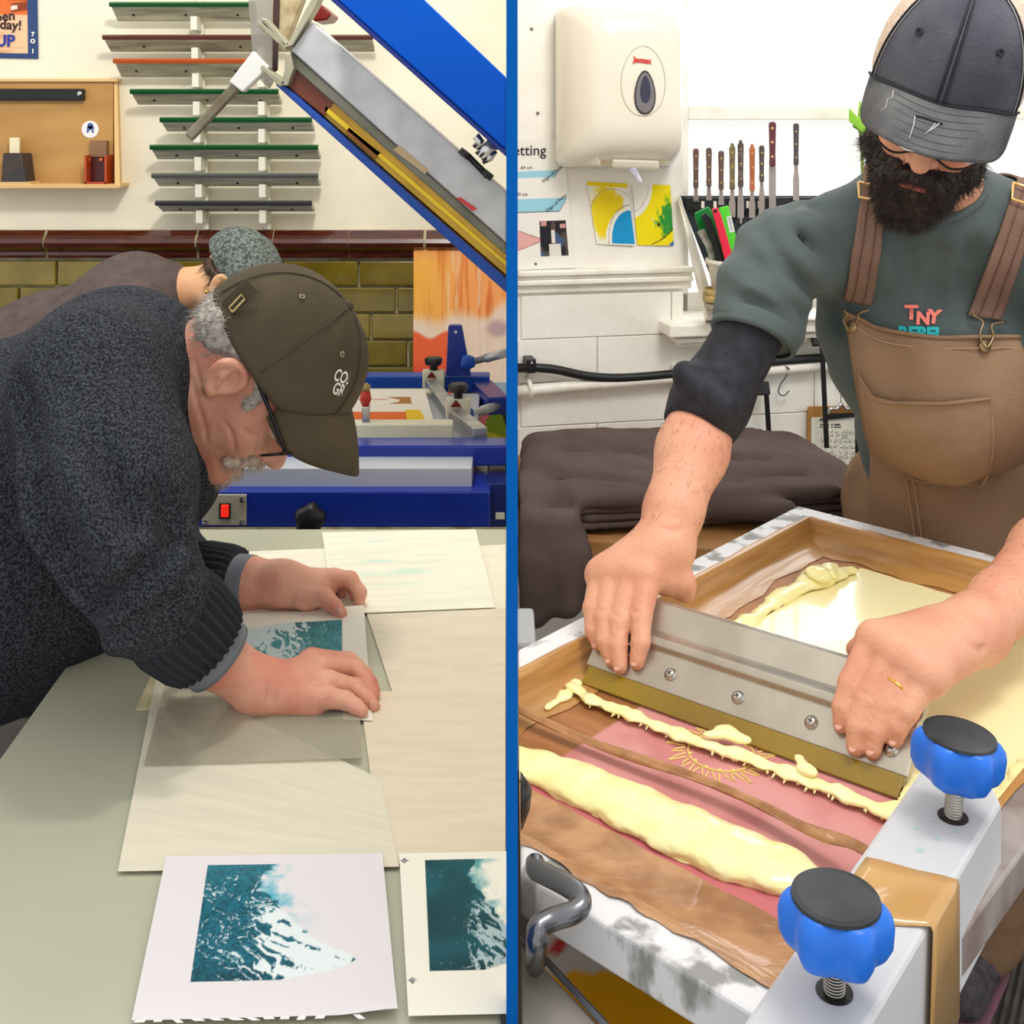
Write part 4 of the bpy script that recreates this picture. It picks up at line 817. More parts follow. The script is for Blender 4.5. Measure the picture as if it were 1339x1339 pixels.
# glasses
gl = mat('black frame', (24, 20, 26), .25); gr = MB().tube(catmull([P(315, 451, 1.468), P(320, 460, 1.466), P(342, 510, 1.464), P(372, 588, 1.47)], 5), [.0042]*6+[.0032]*6+[.0026]*4, 8)
gl_o = gr.build('glasses', gl, P1, True)
gc = P(371, 593, 1.53); gx = V(.99, 0, .06).normalized()
for q in (-.034, .034):
    ring = [gc+V(0, q, -q*.27)+gx*.023*math.cos(t)+V(0, .027*math.sin(t), -.027*math.sin(t)*.27-q*.0)+F1*.0 for t in np.linspace(0, 2*math.pi, 33)]
    MB().tube(ring, .0018, 6, False).build('rim', gl, gl_o, True)
    l = MB(); l.hexa([Vector(p)-V(0, 0, .0005) for p in ring[:-1]], [Vector(p)+V(0, 0, .0005) for p in ring[:-1]]); l.build('lens', mat('spectacle lens %s' % q, (240, 228, 226), .05, alpha=.25), gl_o)
MB().tube([P(372, 588, 1.47), P(372, 592, 1.472)], .003, 6).build('hinge', gl, gl_o)
# cap: crown, brim, strap, button, eyelets, lettering
capm = mat('olive brown cotton twill', (94, 84, 68), .9, col2=(78, 70, 56), nscale=9, bump=.25, bscale=260, spec=.15)
CC1 = (.012, .05); rf, ru, rs = .121, .112, .094
def low1(a): return -.016+.0*math.cos(a)+(.05*sst(.35, 1, math.cos(a)) if math.cos(a) > 0 else 0)
wr_ = lambda a, t: .012*math.sin(a*5+t*6)*math.sin(t*3.1)*.5+.01*(float(vn(a*3, t*4, s=2))-.5)-.006*(abs(math.sin(a*3)) < .06)
G = cap_dome(O1, F1, U1, S1, CC1, rf, ru, rs, low1, 96, 26, wr=wr_)
cap = MB().grid(G).build('cap', capm, P1, True); m_ = cap.modifiers.new('solid', 'SOLIDIFY'); m_.thickness = .003; m_.offset = 1
def brim(O, F, U, S, c, rf, rs, low, ru, span, length, drop, curve, m, parent, n=30, k=12, name='brim', th=.004, droopside=.03):
    G = np.zeros((k+1, n+1, 3))
    for j in range(n+1):
        a = -span+2*span*j/n; ul = low(a); t = math.acos(max(-1, min(1, ul/ru)))
        f, s_ = rf*math.sin(t)**.86*math.cos(a), rs*math.sin(t)**.86*math.sin(a); base = O+F*(c[0]+f)+U*(c[1]+ul)+S*s_
        ln = length*max(.0, math.cos(a/span*math.pi/2))**.45
        for i in range(k+1):
            e = i/k; G[i, j] = base+F*(ln*e)-U*(drop*ln*e/length*(.6+.4*e)+droopside*(s_/rs)**2*e*e*1.)+S*(s_*curve*e)
    o = MB().grid(G).build(name, m, parent, True); s = o.modifiers.new('solid', 'SOLIDIFY'); s.thickness = th; s.offset = 0; return o
brim(O1, F1, U1, S1, CC1, rf, rs, low1, ru, 1.12, .078, .04, -.12, capm, cap)
pt = lambda f, u, q: O1+F1*f+U1*u+S1*q
MB().ball(pt(CC1[0], CC1[1]+ru+.002, 0), .0085, 12).build('button', capm, cap, True)
thr = mat('cap seam thread', (74, 66, 52), .9)
def on_cap(a, t, off=.005): # point on the crown: a = angle, t = polar angle
    e = 1+off/.1; return O1+F1*(CC1[0]+rf*math.sin(t)**.86*math.cos(a)*e)+U1*(CC1[1]+ru*math.cos(t)*e)+S1*(rs*math.sin(t)**.86*math.sin(a)*e)
for a in (math.pi/2-1.02, math.pi/2, math.pi/2+1.1): MB().tube([on_cap(a, t, .0042) for t in np.linspace(.1, 1.6, 24)], .0011, 6).build('seam', thr, cap, True)
for a in (math.pi/2-.5, math.pi/2+.55):
    n_ = (on_cap(a, .75, .01)-on_cap(a, .75)).normalized(); c_ = on_cap(a, .75, .0045)
    MB().tube([c_+(n_.orthogonal().normalized()*math.cos(t)+n_.cross(n_.orthogonal().normalized())*math.sin(t))*.003 for t in np.linspace(0, 6.3, 14)], .0012, 6, False).build('eyelet', mat('eyelet thread %.1f' % a, (150, 138, 112), .7), cap, True)
bk = mat('brass buckle', (196, 178, 128), .35, .6)
MB().bar(P(296, 404, 1.475), P(330, 372, 1.475), .022, .004, (0, 1, 0)).build('strap', capm, cap, bev=.001)
MB().tube([P(304, 408, 1.47), P(320, 391, 1.47), P(316, 385, 1.472), P(300, 402, 1.472), P(304, 408, 1.47)], .0016, 6).build('buckle', bk, cap)
MB().tube([P(349, 360, 1.52), P(378, 357, 1.52)], .0016, 6).build('strap_slide', bk, cap)
wt = mat('white embroidery', (240, 238, 232), .8)
from mathutils.bvhtree import BVHTree
CAPT = BVHTree.FromPolygons([v.co for v in cap.data.vertices], [p.vertices for p in cap.data.polygons])
def cap_txt(s, x, y, size, rot):
    me = text_mesh(s, size, .0004); ca, sa = math.cos(rot), math.sin(rot); n0 = len(me.vertices)
    bm = bmesh.new(); bm.from_mesh(me); bmesh.ops.subdivide_edges(bm, edges=[e for e in bm.edges if e.calc_length() > .006], cuts=2); bm.to_mesh(me); bm.free()
    base = P(x, y, 1.46); eye = V(0, 0, ZC)
    for v in me.vertices:
        q = base+V(1, 0, 0)*(v.co.x*.5*ca-v.co.y*sa)+V(0, 0, 1)*(v.co.x*.5*sa+v.co.y*ca); d_ = (q-eye).normalized(); h = CAPT.ray_cast(eye, d_)[0]
        v.co = h-d_*.0045 if h else V(0, 0, -9)
    bm = bmesh.new(); bm.from_mesh(me); bmesh.ops.delete(bm, geom=[v for v in bm.verts if v.co.z < -5], context='VERTS'); bm.to_mesh(me); bm.free()
    me.materials.clear(); return link('lettering', me, wt, cap)
cap_txt('COMM', 454, 496, .022, -.36); cap_txt('GROU', 451, 513, .022, -.36)
# ---------------------------------------------------------------- person behind, in a knitted beanie
P2 = thing('person', 'person in a brown-grey shirt and grey knitted beanie bending behind the older man', 'person', (-.95, 2.95, 0))
O2 = P(302, 372, 2.95); F2, U2, S2 = frame((.62, -.1, -.78), (.78, 0, .62)); S2 = F2.cross(U2); S2 = -S2 if S2.y > 0 else S2
b2 = SDF(); L2 = head_sdf(b2, O2, F2, U2, S2, .98)
b2.cone(P(205, 385, 2.95), L2(-.02, -.03), .062, .056, .03); hp2 = V(-1.4, 2.98, .8)
b2.cone(P(180, 400, 2.96), hp2, .07, .08, .04).chain([P(190, 410, 2.8), V(-.82, 2.74, .86), V(-.62, 2.72, .9)], [.045, .036, .026], .02).chain([P(190, 400, 3.1), V(-.8, 3.1, .86), V(-.6, 3.0, .9)], [.045, .036, .026], .02)
for y in (2.74, 3.0):
    for i in range(4): b2.chain([V(-.6, y-(.02 if y < 2.9 else .0)+.018*(i-1.5), .9), V(-.545, y+.02*(i-1.5), .915), V(-.52, y+.02*(i-1.5), .89)], [.014, .009, .007], .004)
    b2.chain([V(-.61, y+.02, .895), V(-.57, y+.05, .89)], [.013, .009], .006)
for y in (2.88, 3.08): b2.chain([hp2+V(0, y-2.98, 0), V(-1.33, y, .48), V(-1.38, y, .06), V(-1.22, y, .035)], [.1, .06, .045, .03], .03)
b2.build('body', skin_c, .0055, P2)
t2 = SDF().cone(P(186, 396, 2.96), P(70, 470, 2.97), .122, .16, .06).cone(P(70, 470, 2.97), hp2, .16, .165, .06).ell(P(165, 395, 2.96), (.11, .2, .12), None, .06).cone(P(206, 384, 2.96), P(222, 380, 2.96), .09, .074, .03)
t2.chain([P(175, 410, 2.79), V(-.88, 2.74, .94)], [.085, .07], .04).chain([P(175, 410, 3.13), V(-.88, 3.1, .94)], [.085, .07], .04)
t2.disp = lambda X: .012*(vn(X[..., 0]*8, X[..., 1]*8, X[..., 2]*8, 3)-.5)
t2.build('shirt', mat('brown grey jersey', (98, 86, 84), .9, col2=(86, 76, 74), nscale=30, spec=.1), .01, P2)
j2 = SDF()
for y in (2.88, 3.08): j2.chain([hp2+V(0, y-2.98, 0), V(-1.33, y, .48), V(-1.38, y, .08)], [.14, .09, .075], .04)
j2.build('trousers', MATS['dark blue denim'], .015, P2)
for y in (2.88, 3.08): SDF().cone(V(-1.38, y, .05), V(-1.2, y, .04), .05, .042, .02).plane(V(0, 0, .004), V(0, 0, -1)).build('shoe', black_plastic, .01, P2)
bn = SDF(); R2 = np.array([F2, U2, S2]).T
bn.ell(L2(-.012, .052), (.115, .095, .093), R2, .02).plane(L2(0, .012), -U2-F2*.12, .006); bn.disp = lambda X: .0022*np.sin((X-np.array(O2))@np.array(S2)*420)*0+.004*(vn(X[..., 0]*90, X[..., 1]*90, X[..., 2]*90, 2)-.5)
beanie_m = mat('grey marl knit', (70, 78, 76), .95, col2=(134, 142, 138), nscale=130, bump=.9, bscale=130, ncon=(.38, .66), spec=.1)
bo = bn.build('beanie', beanie_m, .005, P2)
hs = SDF().ell(L2(-.05, .0, 0), (.04, .03, .07), R2, .02).cone(L2(-.03, .005, .075), L2(-.02, -.035, .06), .012, .004, .01); h2 = hs.build('hair', mat('brown hair', (92, 66, 46), .6, col2=(60, 44, 34), nscale=90), .005, P2)
rt, no = scatter(h2.data, 500, None, 8); o = strands('hair_strands', rt, no*.2-np.array(F2)*-.2-np.array(U2)*1., np.random.uniform(.01, .03, len(rt)), .0009, MATS['brown hair'], h2); o['kind'] = 'stuff'
MB().ball(Vector(L2(-.012, -.036, .09)), .006, 10).build('earring', mat('gold stud', (214, 170, 90), .3, .8), P2, True)
# ================================================================ RIGHT ROOM
dark_steel = mat('dark steel', (50, 50, 52), .4, .7); steel = mat('worn steel', (150, 148, 146), .35, .85, col2=(112, 110, 108), nscale=10)
# ---- paper towel dispenser
cream_pl = mat('glossy cream plastic', (236, 228, 212), .22, col2=(230, 221, 204), nscale=2, coat=.35)
dp = thing('towel_dispenser', 'cream plastic paper towel dispenser with a dark drop-shaped window on the pier', 'dispenser', tuple(W(820, 215)))
ZA = V(0, 0, 1)
def wp(x, y, o): return W(x, y, o)
base = W(820, 120); hw = .15
def rr(o, x0, x1, zt_, zb_, r=.03, n=5):  # rounded rectangle loop on the wall at depth o (along UW and z, metres from base)
    l = []
    for (cx_, cz_, a0) in ((x1-r, zt_-r, 0), (x0+r, zt_-r, 90), (x0+r, zb_+r, 180), (x1-r, zb_+r, 270)):
        for i in range(n): a = math.radians(a0+90*i/(n-1)); l.append(base+UW*(cx_+r*math.cos(a))+ZA*(cz_+r*math.sin(a))+NW*o)
    return l
def uz(x, y, o):                           # measured point to wall coordinates at depth o
    p = W(x, y, o)
    a_ = (x-CX)/FPX; dd = V(a_, 1, -(y-HZ)/FPX); q0 = V(0, 0, ZC); t = ((base+NW*o)-q0).dot(NW)/dd.dot(NW); p = q0+dd*t-base; return p.dot(UW), p.z
def wpt(x, y, o): u_, z_ = uz(x, y, o); return base+UW*u_+ZA*z_+NW*o
D0, D1 = .01, .17
loops = []
for o, (xl, xr_, yt, yb), r in ((0.004, (726, 880, 12, 217), .02), (.05, (728, 885, 8, 217), .025), (.09, (738, 889, 6, 214), .03), (.125, (752, 891, 8, 208), .036), (.155, (770, 892, 14, 196), .045), (.168, (782, 889, 26, 182), .045), (.172, (800, 880, 46, 168), .04)):
    u0, zt_ = uz(xl, yt, o); u1, zb_ = uz(xr_, yb, o); loops.append(rr(o, u0, u1, zt_, zb_, r, 7))
b = MB(); n = len(loops[0])
G = np.array([[list(p) for p in l+[l[0]]] for l in loops]); b.grid(G); b.f.append(tuple(range((len(loops)-1)*(n+1), (len(loops)-1)*(n+1)+n)))
o = b.build('housing', cream_pl, dp, True); bevel(o, .004)
def drop(cx_, cy_, wd, ht, o, k=26, tip=.9):
    l = []
    for i in range(k):
        a = 2*math.pi*i/k; s_ = math.sin(a); x = cx_+wd*math.cos(a)*(1-.32*tip*(s_+1)/2*1.2); y = cy_-ht*s_; l.append(wpt(x, y, o))
    return l
def plate(l, d, nm, m, par=dp): return MB().ext(l, NW*d).build(nm, m, par)
seam = drop(841, 106, 31, 46, .1725, 36, .35); MB().tube(seam+[seam[0]], .0009, 5, False).build('panel_seam', mat('seam shade', (188, 178, 162), .5), dp)
plate(drop(843, 121, 16.5, 29, .172), .003, 'window_bezel', mat('dark bezel', (50, 46, 48), .2), dp); plate(drop(843, 121, 14.5, 26.5, .1725), .0035, 'window_lens', mat('smoked window', (112, 106, 108), .15, coat=.5), dp); plate(drop(843.5, 117, 8, 18, .174), .003, 'sight_glass', mat('deep blue sight', (34, 36, 62), .1, coat=.5), dp)
rl = mat('red logo ink', (206, 44, 40), .5); pc = wpt(840, 79, .1745); text('Jantex', .016, pc, UW-ZA*.1, ZA, rl, dp, bold=.0008)
u0, z0 = uz(752, 216, .1); 
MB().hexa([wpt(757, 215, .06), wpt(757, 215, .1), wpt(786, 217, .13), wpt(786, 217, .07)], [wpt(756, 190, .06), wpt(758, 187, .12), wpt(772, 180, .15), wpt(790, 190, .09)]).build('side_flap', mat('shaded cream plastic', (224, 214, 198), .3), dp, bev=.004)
MB().hexa([wpt(800, 220, .05), wpt(862, 222, .05), wpt(862, 222, .13), wpt(800, 220, .13)], [wpt(800, 208, .05), wpt(862, 210, .05), wpt(862, 210, .14), wpt(800, 208, .14)]).build('paper_slot', cream_pl, dp, bev=.006)
tk = thing('towel_tip', 'twist of bluish paper towel hanging out of the dispenser slot', 'paper towel', tuple(wpt(828, 224, .1)))
MB().tube([wpt(824, 214, .12), wpt(828, 221, .12), wpt(832, 229, .12), wpt(838, 238, .12)], [.009, .011, .007, .004], 7).build('paper', mat('bluish tissue', (176, 178, 206), .8, col2=(226, 226, 236), nscale=60), tk)
# ---- posters on the pier
def setting(u, v):
    c = np.array([240, 236, 228.])+0*u[..., None]
    for (vb, vt, sk, ur) in ((.705, .765, .1, .86), (.44, .55, .18, .98)):
        e = ur-.34*0-(vt-v)/(vt-vb)*sk; m = (v > vb)*(v < vt)*(u < e); ed = m*((v < vb+.006)+(v > vt-.006)+(u > e-.012) > 0); c = mixc(c, [156, 208, 226], m*1.); c = mixc(c, [40, 44, 50], ed*.9)
    tri = (np.abs(v-.225) < .085*(1-u/.52)*1.)*(u < .5); c = mixc(c, [230, 172, 168], tri*1.); c = mixc(c, [120, 60, 60], tri*(np.abs(v-.225) > .085*(1-u/.52)-.006)*.8)
    ph = (u > .42)*(u < .9)*(v > .1)*(v < .37)
    pc_ = mixc([34, 34, 40], [92, 74, 64], sst(.5, .7, fbm(u*9, v*9, o=3, s=3))); pc_ = mixc(pc_, [70, 92, 128], sst(.55, .7, fbm(u*7, v*9, o=2, s=11))*(v < .28)); pc_ = mixc(pc_, [226, 222, 212], ((np.abs(u-.68) < .1)*(v < .19)+(np.abs(u-.66) < .03)*(v < .3)*(v > .2) > 0)*1.); pc_ = mixc(pc_, [208, 150, 150], ((np.abs(u-.5) < .05)*(v > .33)+(np.abs(u-.84) < .05)*(v > .31)*(v < .345) > 0)*1.)
    return mixc(c, pc_, ph*1.)
PS = thing('instruction_poster', 'white paper poster of pallet setting diagrams beside the blue strip', 'poster', tuple(W(710, 350)))
q = [W(666, 353, .003), W(752, 350, .003), W(736, 182, .003), W(666, 184, .003)]
for k in (0, 3): q[k].x = .009; q[k].y = wy(.009)-.003
sheet('poster_sheet', q, setting, paper, 80, 150, .0006, PS)
tx = mat('poster black', (40, 38, 40), .6)
for s, sz, x, y, rx in (('setting', .034, 682, 197, .02), ('64 cm', .011, 688, 219, 0), ('90 cm', .011, 682, 254, 0), ('Edge of Pallet', .011, 722, 227, .75), ('Edge of Pallet', .011, 727, 265, .8)):
    if s == 'setting':
        me = text('etting', sz, W(692, 197, .0045), UW, ZA, tx, PS, bold=.0002)
    else: text(s, sz, W(x, y, .0045), UW+ZA*rx, ZA-UW*rx, tx, PS)
def card1(u, v):
    c = np.array([240, 236, 222.])+0*u[..., None]; c = mixc(c, [238, 214, 30], (v > .93)*1.)
    yl = sst(.5, .35, np.hypot(u-.42, v-.5)+.3*(fbm(u*8, v*8, o=4, s=2)-.5))*(np.hypot(u-.95, v+.15) > .74); c = mixc(c, [238, 210, 26], yl); d = np.hypot(u-1.02, v+.05); c = mixc(c, [26, 148, 206], (d < .62)*(v > .02)*1.); c = mixc(c, [150, 140, 120], (np.abs(d-.7) < .008)*1.)
    d2 = np.hypot(u-.62, v-.12); c = mixc(c, [170, 160, 140], (np.abs(d2-.78) < .006)*.8); c = mixc(c, [80, 80, 90], (np.abs(v-.69) < .006)*(u > .75)*.9); return c
def card2(u, v):
    d = np.hypot(u+.12, v-1.1); c = mixc([244, 222, 16], [240, 236, 224], (d < .66)*1.); c = mixc(c, [190, 180, 166], (np.abs(d-.56) < .006)*(u < .55)*1.)
    g = sst(.42, .2, np.hypot(u-.98, v-.42)+.5*(fbm(u*13, v*13, o=4, s=6)-.5)); c = mixc(c, [46, 146, 58], g); e = np.hypot(u-.1, v-1.55); c = mixc(c, [246, 226, 20], (e > 1.58)*1.); c = mixc(c, [36, 110, 180], (e > 1.72)*1.); c = mixc(c, [40, 36, 30], (np.hypot(u-.62, v-.34) < .035)+(np.abs(e-1.56) < .008)*(u > .4) > 0); return c
o = sheet('leaflet', [W(780, 319, .003), W(829, 320.5, .008), W(820, 240, .002), W(767, 237, .003)], card1, paper, 70, 80, .0008); tag(o, 'leaflet with a blue quarter circle and yellow splash under the dispenser', 'leaflet')
o = sheet('leaflet', [W(833, 320.5, .003), W(880, 320.5, .006), W(876, 242, .003), W(826, 240, .004)], card2, paper, 70, 80, .0008); tag(o, 'yellow leaflet with green leafy patch and white ring under the dispenser', 'leaflet')
b = MB()
for (x, y, s_) in ((695, 38, .004), (703, 148, .004), (700, 345, .003)): b = MB().ball(W(x, y, .002), (.004, .003, .004), 8); o = b.build('wall_chip', mat('grey chip %d' % x, (120, 112, 108), .8), wr)
# ---- knife rack on the sill: black magnetic board between slanted white cheeks
kr = thing('tool_rack', 'black tilted tool board with slanting white cheek standing on the window sill', 'rack', tuple(W(950, 415, .1)))
OB = .05
def kb_(pts, o0, o1, nm, m, bev=.0015): return MB().hexa([wpt(x, y, o0) for x, y in pts], [wpt(x, y, o1) for x, y in pts]).build(nm, m, kr, bev=bev)
kb_([(888, 256), (1075, 256), (1100, 372), (934, 374)], .0, .014, 'back_board', mat('black board', (36, 38, 44), .35, col2=(52, 54, 60), nscale=6))
MB().hexa([wpt(888, 257, .0), wpt(891, 257, .0), wpt(936, 418, .08), wpt(921, 418, .08)], [wpt(885, 257, .02), wpt(889, 256, .03), wpt(940, 416, .1), wpt(926, 418, .1)]).build('side_cheek', gloss_white, kr, bev=.002)
kb_([(896, 258), (1070, 258), (1072, 276), (898, 276)], .014, .032, 'magnet_bar', black_plastic, .003)
for i, x in enumerate((919, 935, 955, 978, 993, 1008)): kb_([(x-2, 263), (x+2, 263), (x+2, 272), (x-2, 272)], .032, .0335, 'label_tab', mat('white tab %d' % i, (226, 220, 206), .5), .0003)
kb_([(922, 416), (1100, 416), (1100, 419), (922, 419)], .02, .1, 'tray', gloss_white)
woods = {'brown': mat('brown handle', (108, 84, 74), .45, col2=(88, 66, 58), nscale=30, stretch=(6, 6, 1)), 'dark': mat('weathered dark handle', (78, 66, 62), .6, col2=(120, 108, 98), nscale=90, ncon=(.5, .7)), 'mossy': mat('paint-worn handle', (98, 88, 66), .6, col2=(130, 116, 70), nscale=90), 'orange': mat('orange wood handle', (186, 108, 66), .5, col2=(168, 92, 54), nscale=30), 'plum': mat('plum handle', (98, 46, 52), .35), 'slate': mat('slate handle', (74, 70, 74), .45)}
blade_m = mat('palette knife steel', (170, 158, 150), .3, .6, col2=(150, 138, 132), nscale=12); brass = mat('brass rivet', (232, 190, 120), .3, .5)
KN = [(910, 194, 246, 262, 8, 'brown', 0, 'first palette knife from the dispenser, brown rounded handle'), (927, 193, 244, 262, 8, 'brown', 0, 'second palette knife from the dispenser, straight brown handle'), (943, 197, 248, 268, 8, 'brown', 0, 'third palette knife, brown handle with three bright brass rivets'), (957.5, 187, 248, 284, 8.5, 'mossy', 1, 'palette knife with paint-worn mossy handle and pointed cap'), (968.5, 183, 245, 292, 8.5, 'dark', 1, 'palette knife with dark chipped handle beside the mossy one'), (983.5, 188, 250, 285, 8, 'orange', 1, 'palette knife with an orange wooden handle'), (996, 190, 238, 284, 7.5, 'dark', 0, 'narrow palette knife with slim dark handle beside the orange one'), (1010, 159, 218, 280, 10, 'plum', 0, 'tallest palette knife, plum handle with three brass rivets'), (1041, 161, 216, 262, 8, 'slate', 0, 'palette knife with slate handle standing apart near the shoulder')]
for (x, yt, ym, yb, wd, cn, cap_, lab) in KN:
    k = thing('palette_knife', lab, 'palette knife', tuple(wpt(x, yb, .05)), 'palette knives on the magnet bar')
    o0, o1 = .033, .045; c = lambda x_, y_, o_: wpt(x_, y_, o_)
    pts = [(yt, .28), (yt+1.5, .42), (yt+4, .5), (yt+14, .46), (ym-14, .4), (ym-5, .44), (ym, .42)]
    if cap_: pts = [(yt, .22), (yt+4, .3), (yt+6, .5)]+[(y_, f_) for y_, f_ in pts if y_ > yt+8]
    l = [(x-wd*f, y) for y, f in pts]+[(x+wd*f, y) for y, f in reversed(pts)]
    lean = lambda px, py: (px+(yb-py)*(-.02 if x < 950 else .0)*.0, py)
    MB().hexa([c(px, py, .036) for px, py in l], [c(px, py, .05) for px, py in l]).build('handle', woods[cn], k, bev=.0025)
    bp = [(ym-1, .28), (ym+3, .3), (ym+9, .34), (ym+18, .5), (yb, .5)] if wd < 9.5 else [(ym, .44), (ym+6, .45), (yb, .45)]
    l = [(x-wd*f, y) for y, f in bp]+[(x+wd*f, y) for y, f in reversed(bp)]
    MB().hexa([c(px, py, .0345) for px, py in l], [c(px, py, .0365) for px, py in l]).build('blade', blade_m, k)
    for f in ((.2, .5, .82) if cn != 'plum' else (.15, .46, .78)): MB().lathe([(.0022 if cn != 'plum' else .0034, 0), (.0018, .0016)], c(x, yt+(ym-yt)*f, .05), NW, 10).build('rivet', brass, k)
# bucket with scrapers
ob = .13
bk_ = thing('bucket', 'white plastic bucket of scrapers standing in front of the black board', 'bucket', tuple(wpt(966, 405, .12)))
cb = wpt(968, 384, .13); MB().lathe([(.062, 0), (.072, .065), (.074, .067), (.078, .067), (.078, .078), (.073, .079), (.069, .072), (.06, .004)], cb, (0, 0, 1), 36).build('tub', mat('white bucket plastic', (232, 226, 214), .4), bk_, True)
def stick(name, lab, cat, pts, wd, m, off=.13, th=.006, grp=None, hole=None, lb=None):
    t = thing(name, lab, cat, tuple(wpt(*pts[0], off)), grp); l = []
    P_ = [np.array(p, float) for p in pts]; L, R_2 = [], []
    for i, p in enumerate(P_):
        d_ = P_[min(i+1, len(P_)-1)]-P_[max(i-1, 0)]; d_ /= np.linalg.norm(d_); n_ = np.array([-d_[1], d_[0]]); w_ = wd[i] if hasattr(wd, '__len__') else wd; L.append(p+n_*w_/2); R_2.append(p-n_*w_/2)
    l = L+R_2[::-1]; MB().hexa([wpt(x, y, off) for x, y in l], [wpt(x, y, off+th) for x, y in l]).build(lb or 'handle', m, t, bev=.0022)
    if hole: MB().lathe([(.004, 0), (.004, .0008)], wpt(hole[0], hole[1], off+th), NW, 12).build('hang_hole', mat(name+' hole %d' % hole[0], (30, 26, 30), .5), t)
    return t
grn, red, lime, blu = mat('green plastic', (24, 128, 54), .35), mat('red plastic', (226, 36, 66), .35), mat('lime plastic', (88, 212, 50), .35), mat('sky blue plastic', (30, 112, 206), .35)
G_ = 'scrapers in the white bucket'
stick('scraper', 'wide dark green plastic scraper behind the black handled one', 'scraper', [(950, 360), (936, 330), (920, 280), (917, 274)], [18, 22, 24, 20], grn, .115, grp=G_, lb='blade')
stick('scraper', 'grey paint-stained flat scraper lowest at the bucket rim', 'scraper', [(934, 346), (927, 322), (916, 301)], [6, 8, 11], mat('stained card', (196, 190, 176), .6, col2=(132, 128, 116), nscale=50), .12, grp=G_, lb='blade')
stick('spatula', 'black handled spatula leaning in the white bucket', 'spatula', [(950, 372), (936, 318), (924, 286), (919, 280)], [11, 10, 10, 8], black_plastic, .135, .01, grp=G_, hole=(921, 284))
stick('spatula', 'red handled spatula leaning in the white bucket', 'spatula', [(962, 372), (950, 326), (938, 282), (934, 272)], [13, 11, 10, 8], red, .145, .01, grp=G_, hole=(935, 276))
lm = stick('scraper', 'lime green plastic scraper with a white barcode label', 'scraper', [(966, 372), (957, 318), (946, 270)], [16, 15, 13], lime, .125, grp=G_, lb='blade')
MB().hexa([wpt(x, y, .131) for x, y in ((950, 284), (956, 282), (961, 303), (954, 304))], [wpt(x, y, .132) for x, y in ((950, 284), (956, 282), (961, 303), (954, 304))]).build('label', mat('barcode label', (232, 236, 230), .5), lm)
for i in range(7): y = 285+i*2.6; MB().hexa([wpt(x, yy, .132) for x, yy in ((951.5+i*.5, y), (955.5+i*.5, y-.6), (955.5+i*.5, y+.4), (951.5+i*.5, y+.5))], [wpt(x, yy, .1323) for x, yy in ((951.5+i*.5, y), (955.5+i*.5, y-.6), (955.5+i*.5, y+.4), (951.5+i*.5, y+.5))]).build('barcode_bar', black_plastic, lm)
stick('scraper', 'bright blue plastic scraper tilted towards the sleeve', 'scraper', [(968, 374), (984, 326), (992, 290), (999, 286)], [12, 12, 10, 6], blu, .14, .01, grp=G_)
stick('scraper', 'pale grey scraper blade between the lime and blue tools', 'scraper', [(965, 372), (962, 330), (961, 320)], [14, 13, 12], mat('pale grey plastic', (206, 202, 194), .5), .118, grp=G_, lb='blade')
fk = thing('slotted_spatula', 'dark slotted spatula upright behind the bucket', 'spatula', tuple(wpt(970, 372, .09)))
for x in (966, 972, 978): kb2 = MB().hexa([wpt(px, py, .07) for px, py in ((x-1.5, 285), (x+1.5, 285), (x+1.5, 306), (x-1.5, 306))], [wpt(px, py, .075) for px, py in ((x-1.5, 285), (x+1.5, 285), (x+1.5, 306), (x-1.5, 306))]).build('tine', dark_steel, fk)
MB().hexa([wpt(px, py, .07) for px, py in ((962, 300), (982, 300), (978, 312), (974, 345), (970, 345), (966, 312))], [wpt(px, py, .076) for px, py in ((962, 300), (982, 300), (978, 312), (974, 345), (970, 345), (966, 312))]).build('head', dark_steel, fk, bev=.002)
# small jars/lids stack in the tray corner
jb = thing('lid_stack', 'shallow stained gold and clear tub stacked at the bottom of the tool tray', 'tub', tuple(wpt(946, 405, .11)))
for i, (y, r, m_) in enumerate(((404, .04, mat('clear stained tub', (176, 164, 140), .3)), (394, .044, mat('gold lid', (196, 170, 104), .35, col2=(170, 150, 96), nscale=30)), (386, .041, MATS['gold lid']))): MB().lathe([(r*.96, 0), (r, .004), (r, .013), (r*.94, .016), (r*.9, .014)], wpt(944, y, .12), (0, 0, 1), 28).build('tub' if i == 0 else 'lid', m_, jb, True)
# plant peeping in at the window
pt_ = thing('potted_plant', 'bright green leafy plant at the window behind the cap', 'plant', tuple(wpt(1125, 215, -.02)))
lf = mat('fresh leaf', (156, 206, 60), .5, col2=(120, 180, 44), nscale=10)
for i in range(16):
    a = math.radians(130-i*9 if i < 10 else 200-i*11); o_ = -.03+.02*(i % 3); s0 = wpt(1134, 178, o_); ln = .028+.014*(i % 4); d_ = UW*math.cos(a)+ZA*math.sin(a); e_ = s0+d_*ln*1.3-UW*.01*(i % 3); n_ = NW; sd_ = d_.cross(n_).normalized()
    MB().hexa([s0, e_-d_*ln*.5+sd_*.013, e_, e_-d_*ln*.5-sd_*.013], [p+n_*.001+(n_*.004 if k == 0 else n_*0) for k, p in enumerate((s0, e_-d_*ln*.5+sd_*.009, e_, e_-d_*ln*.5-sd_*.009))]).build('leaf', lf, pt_)
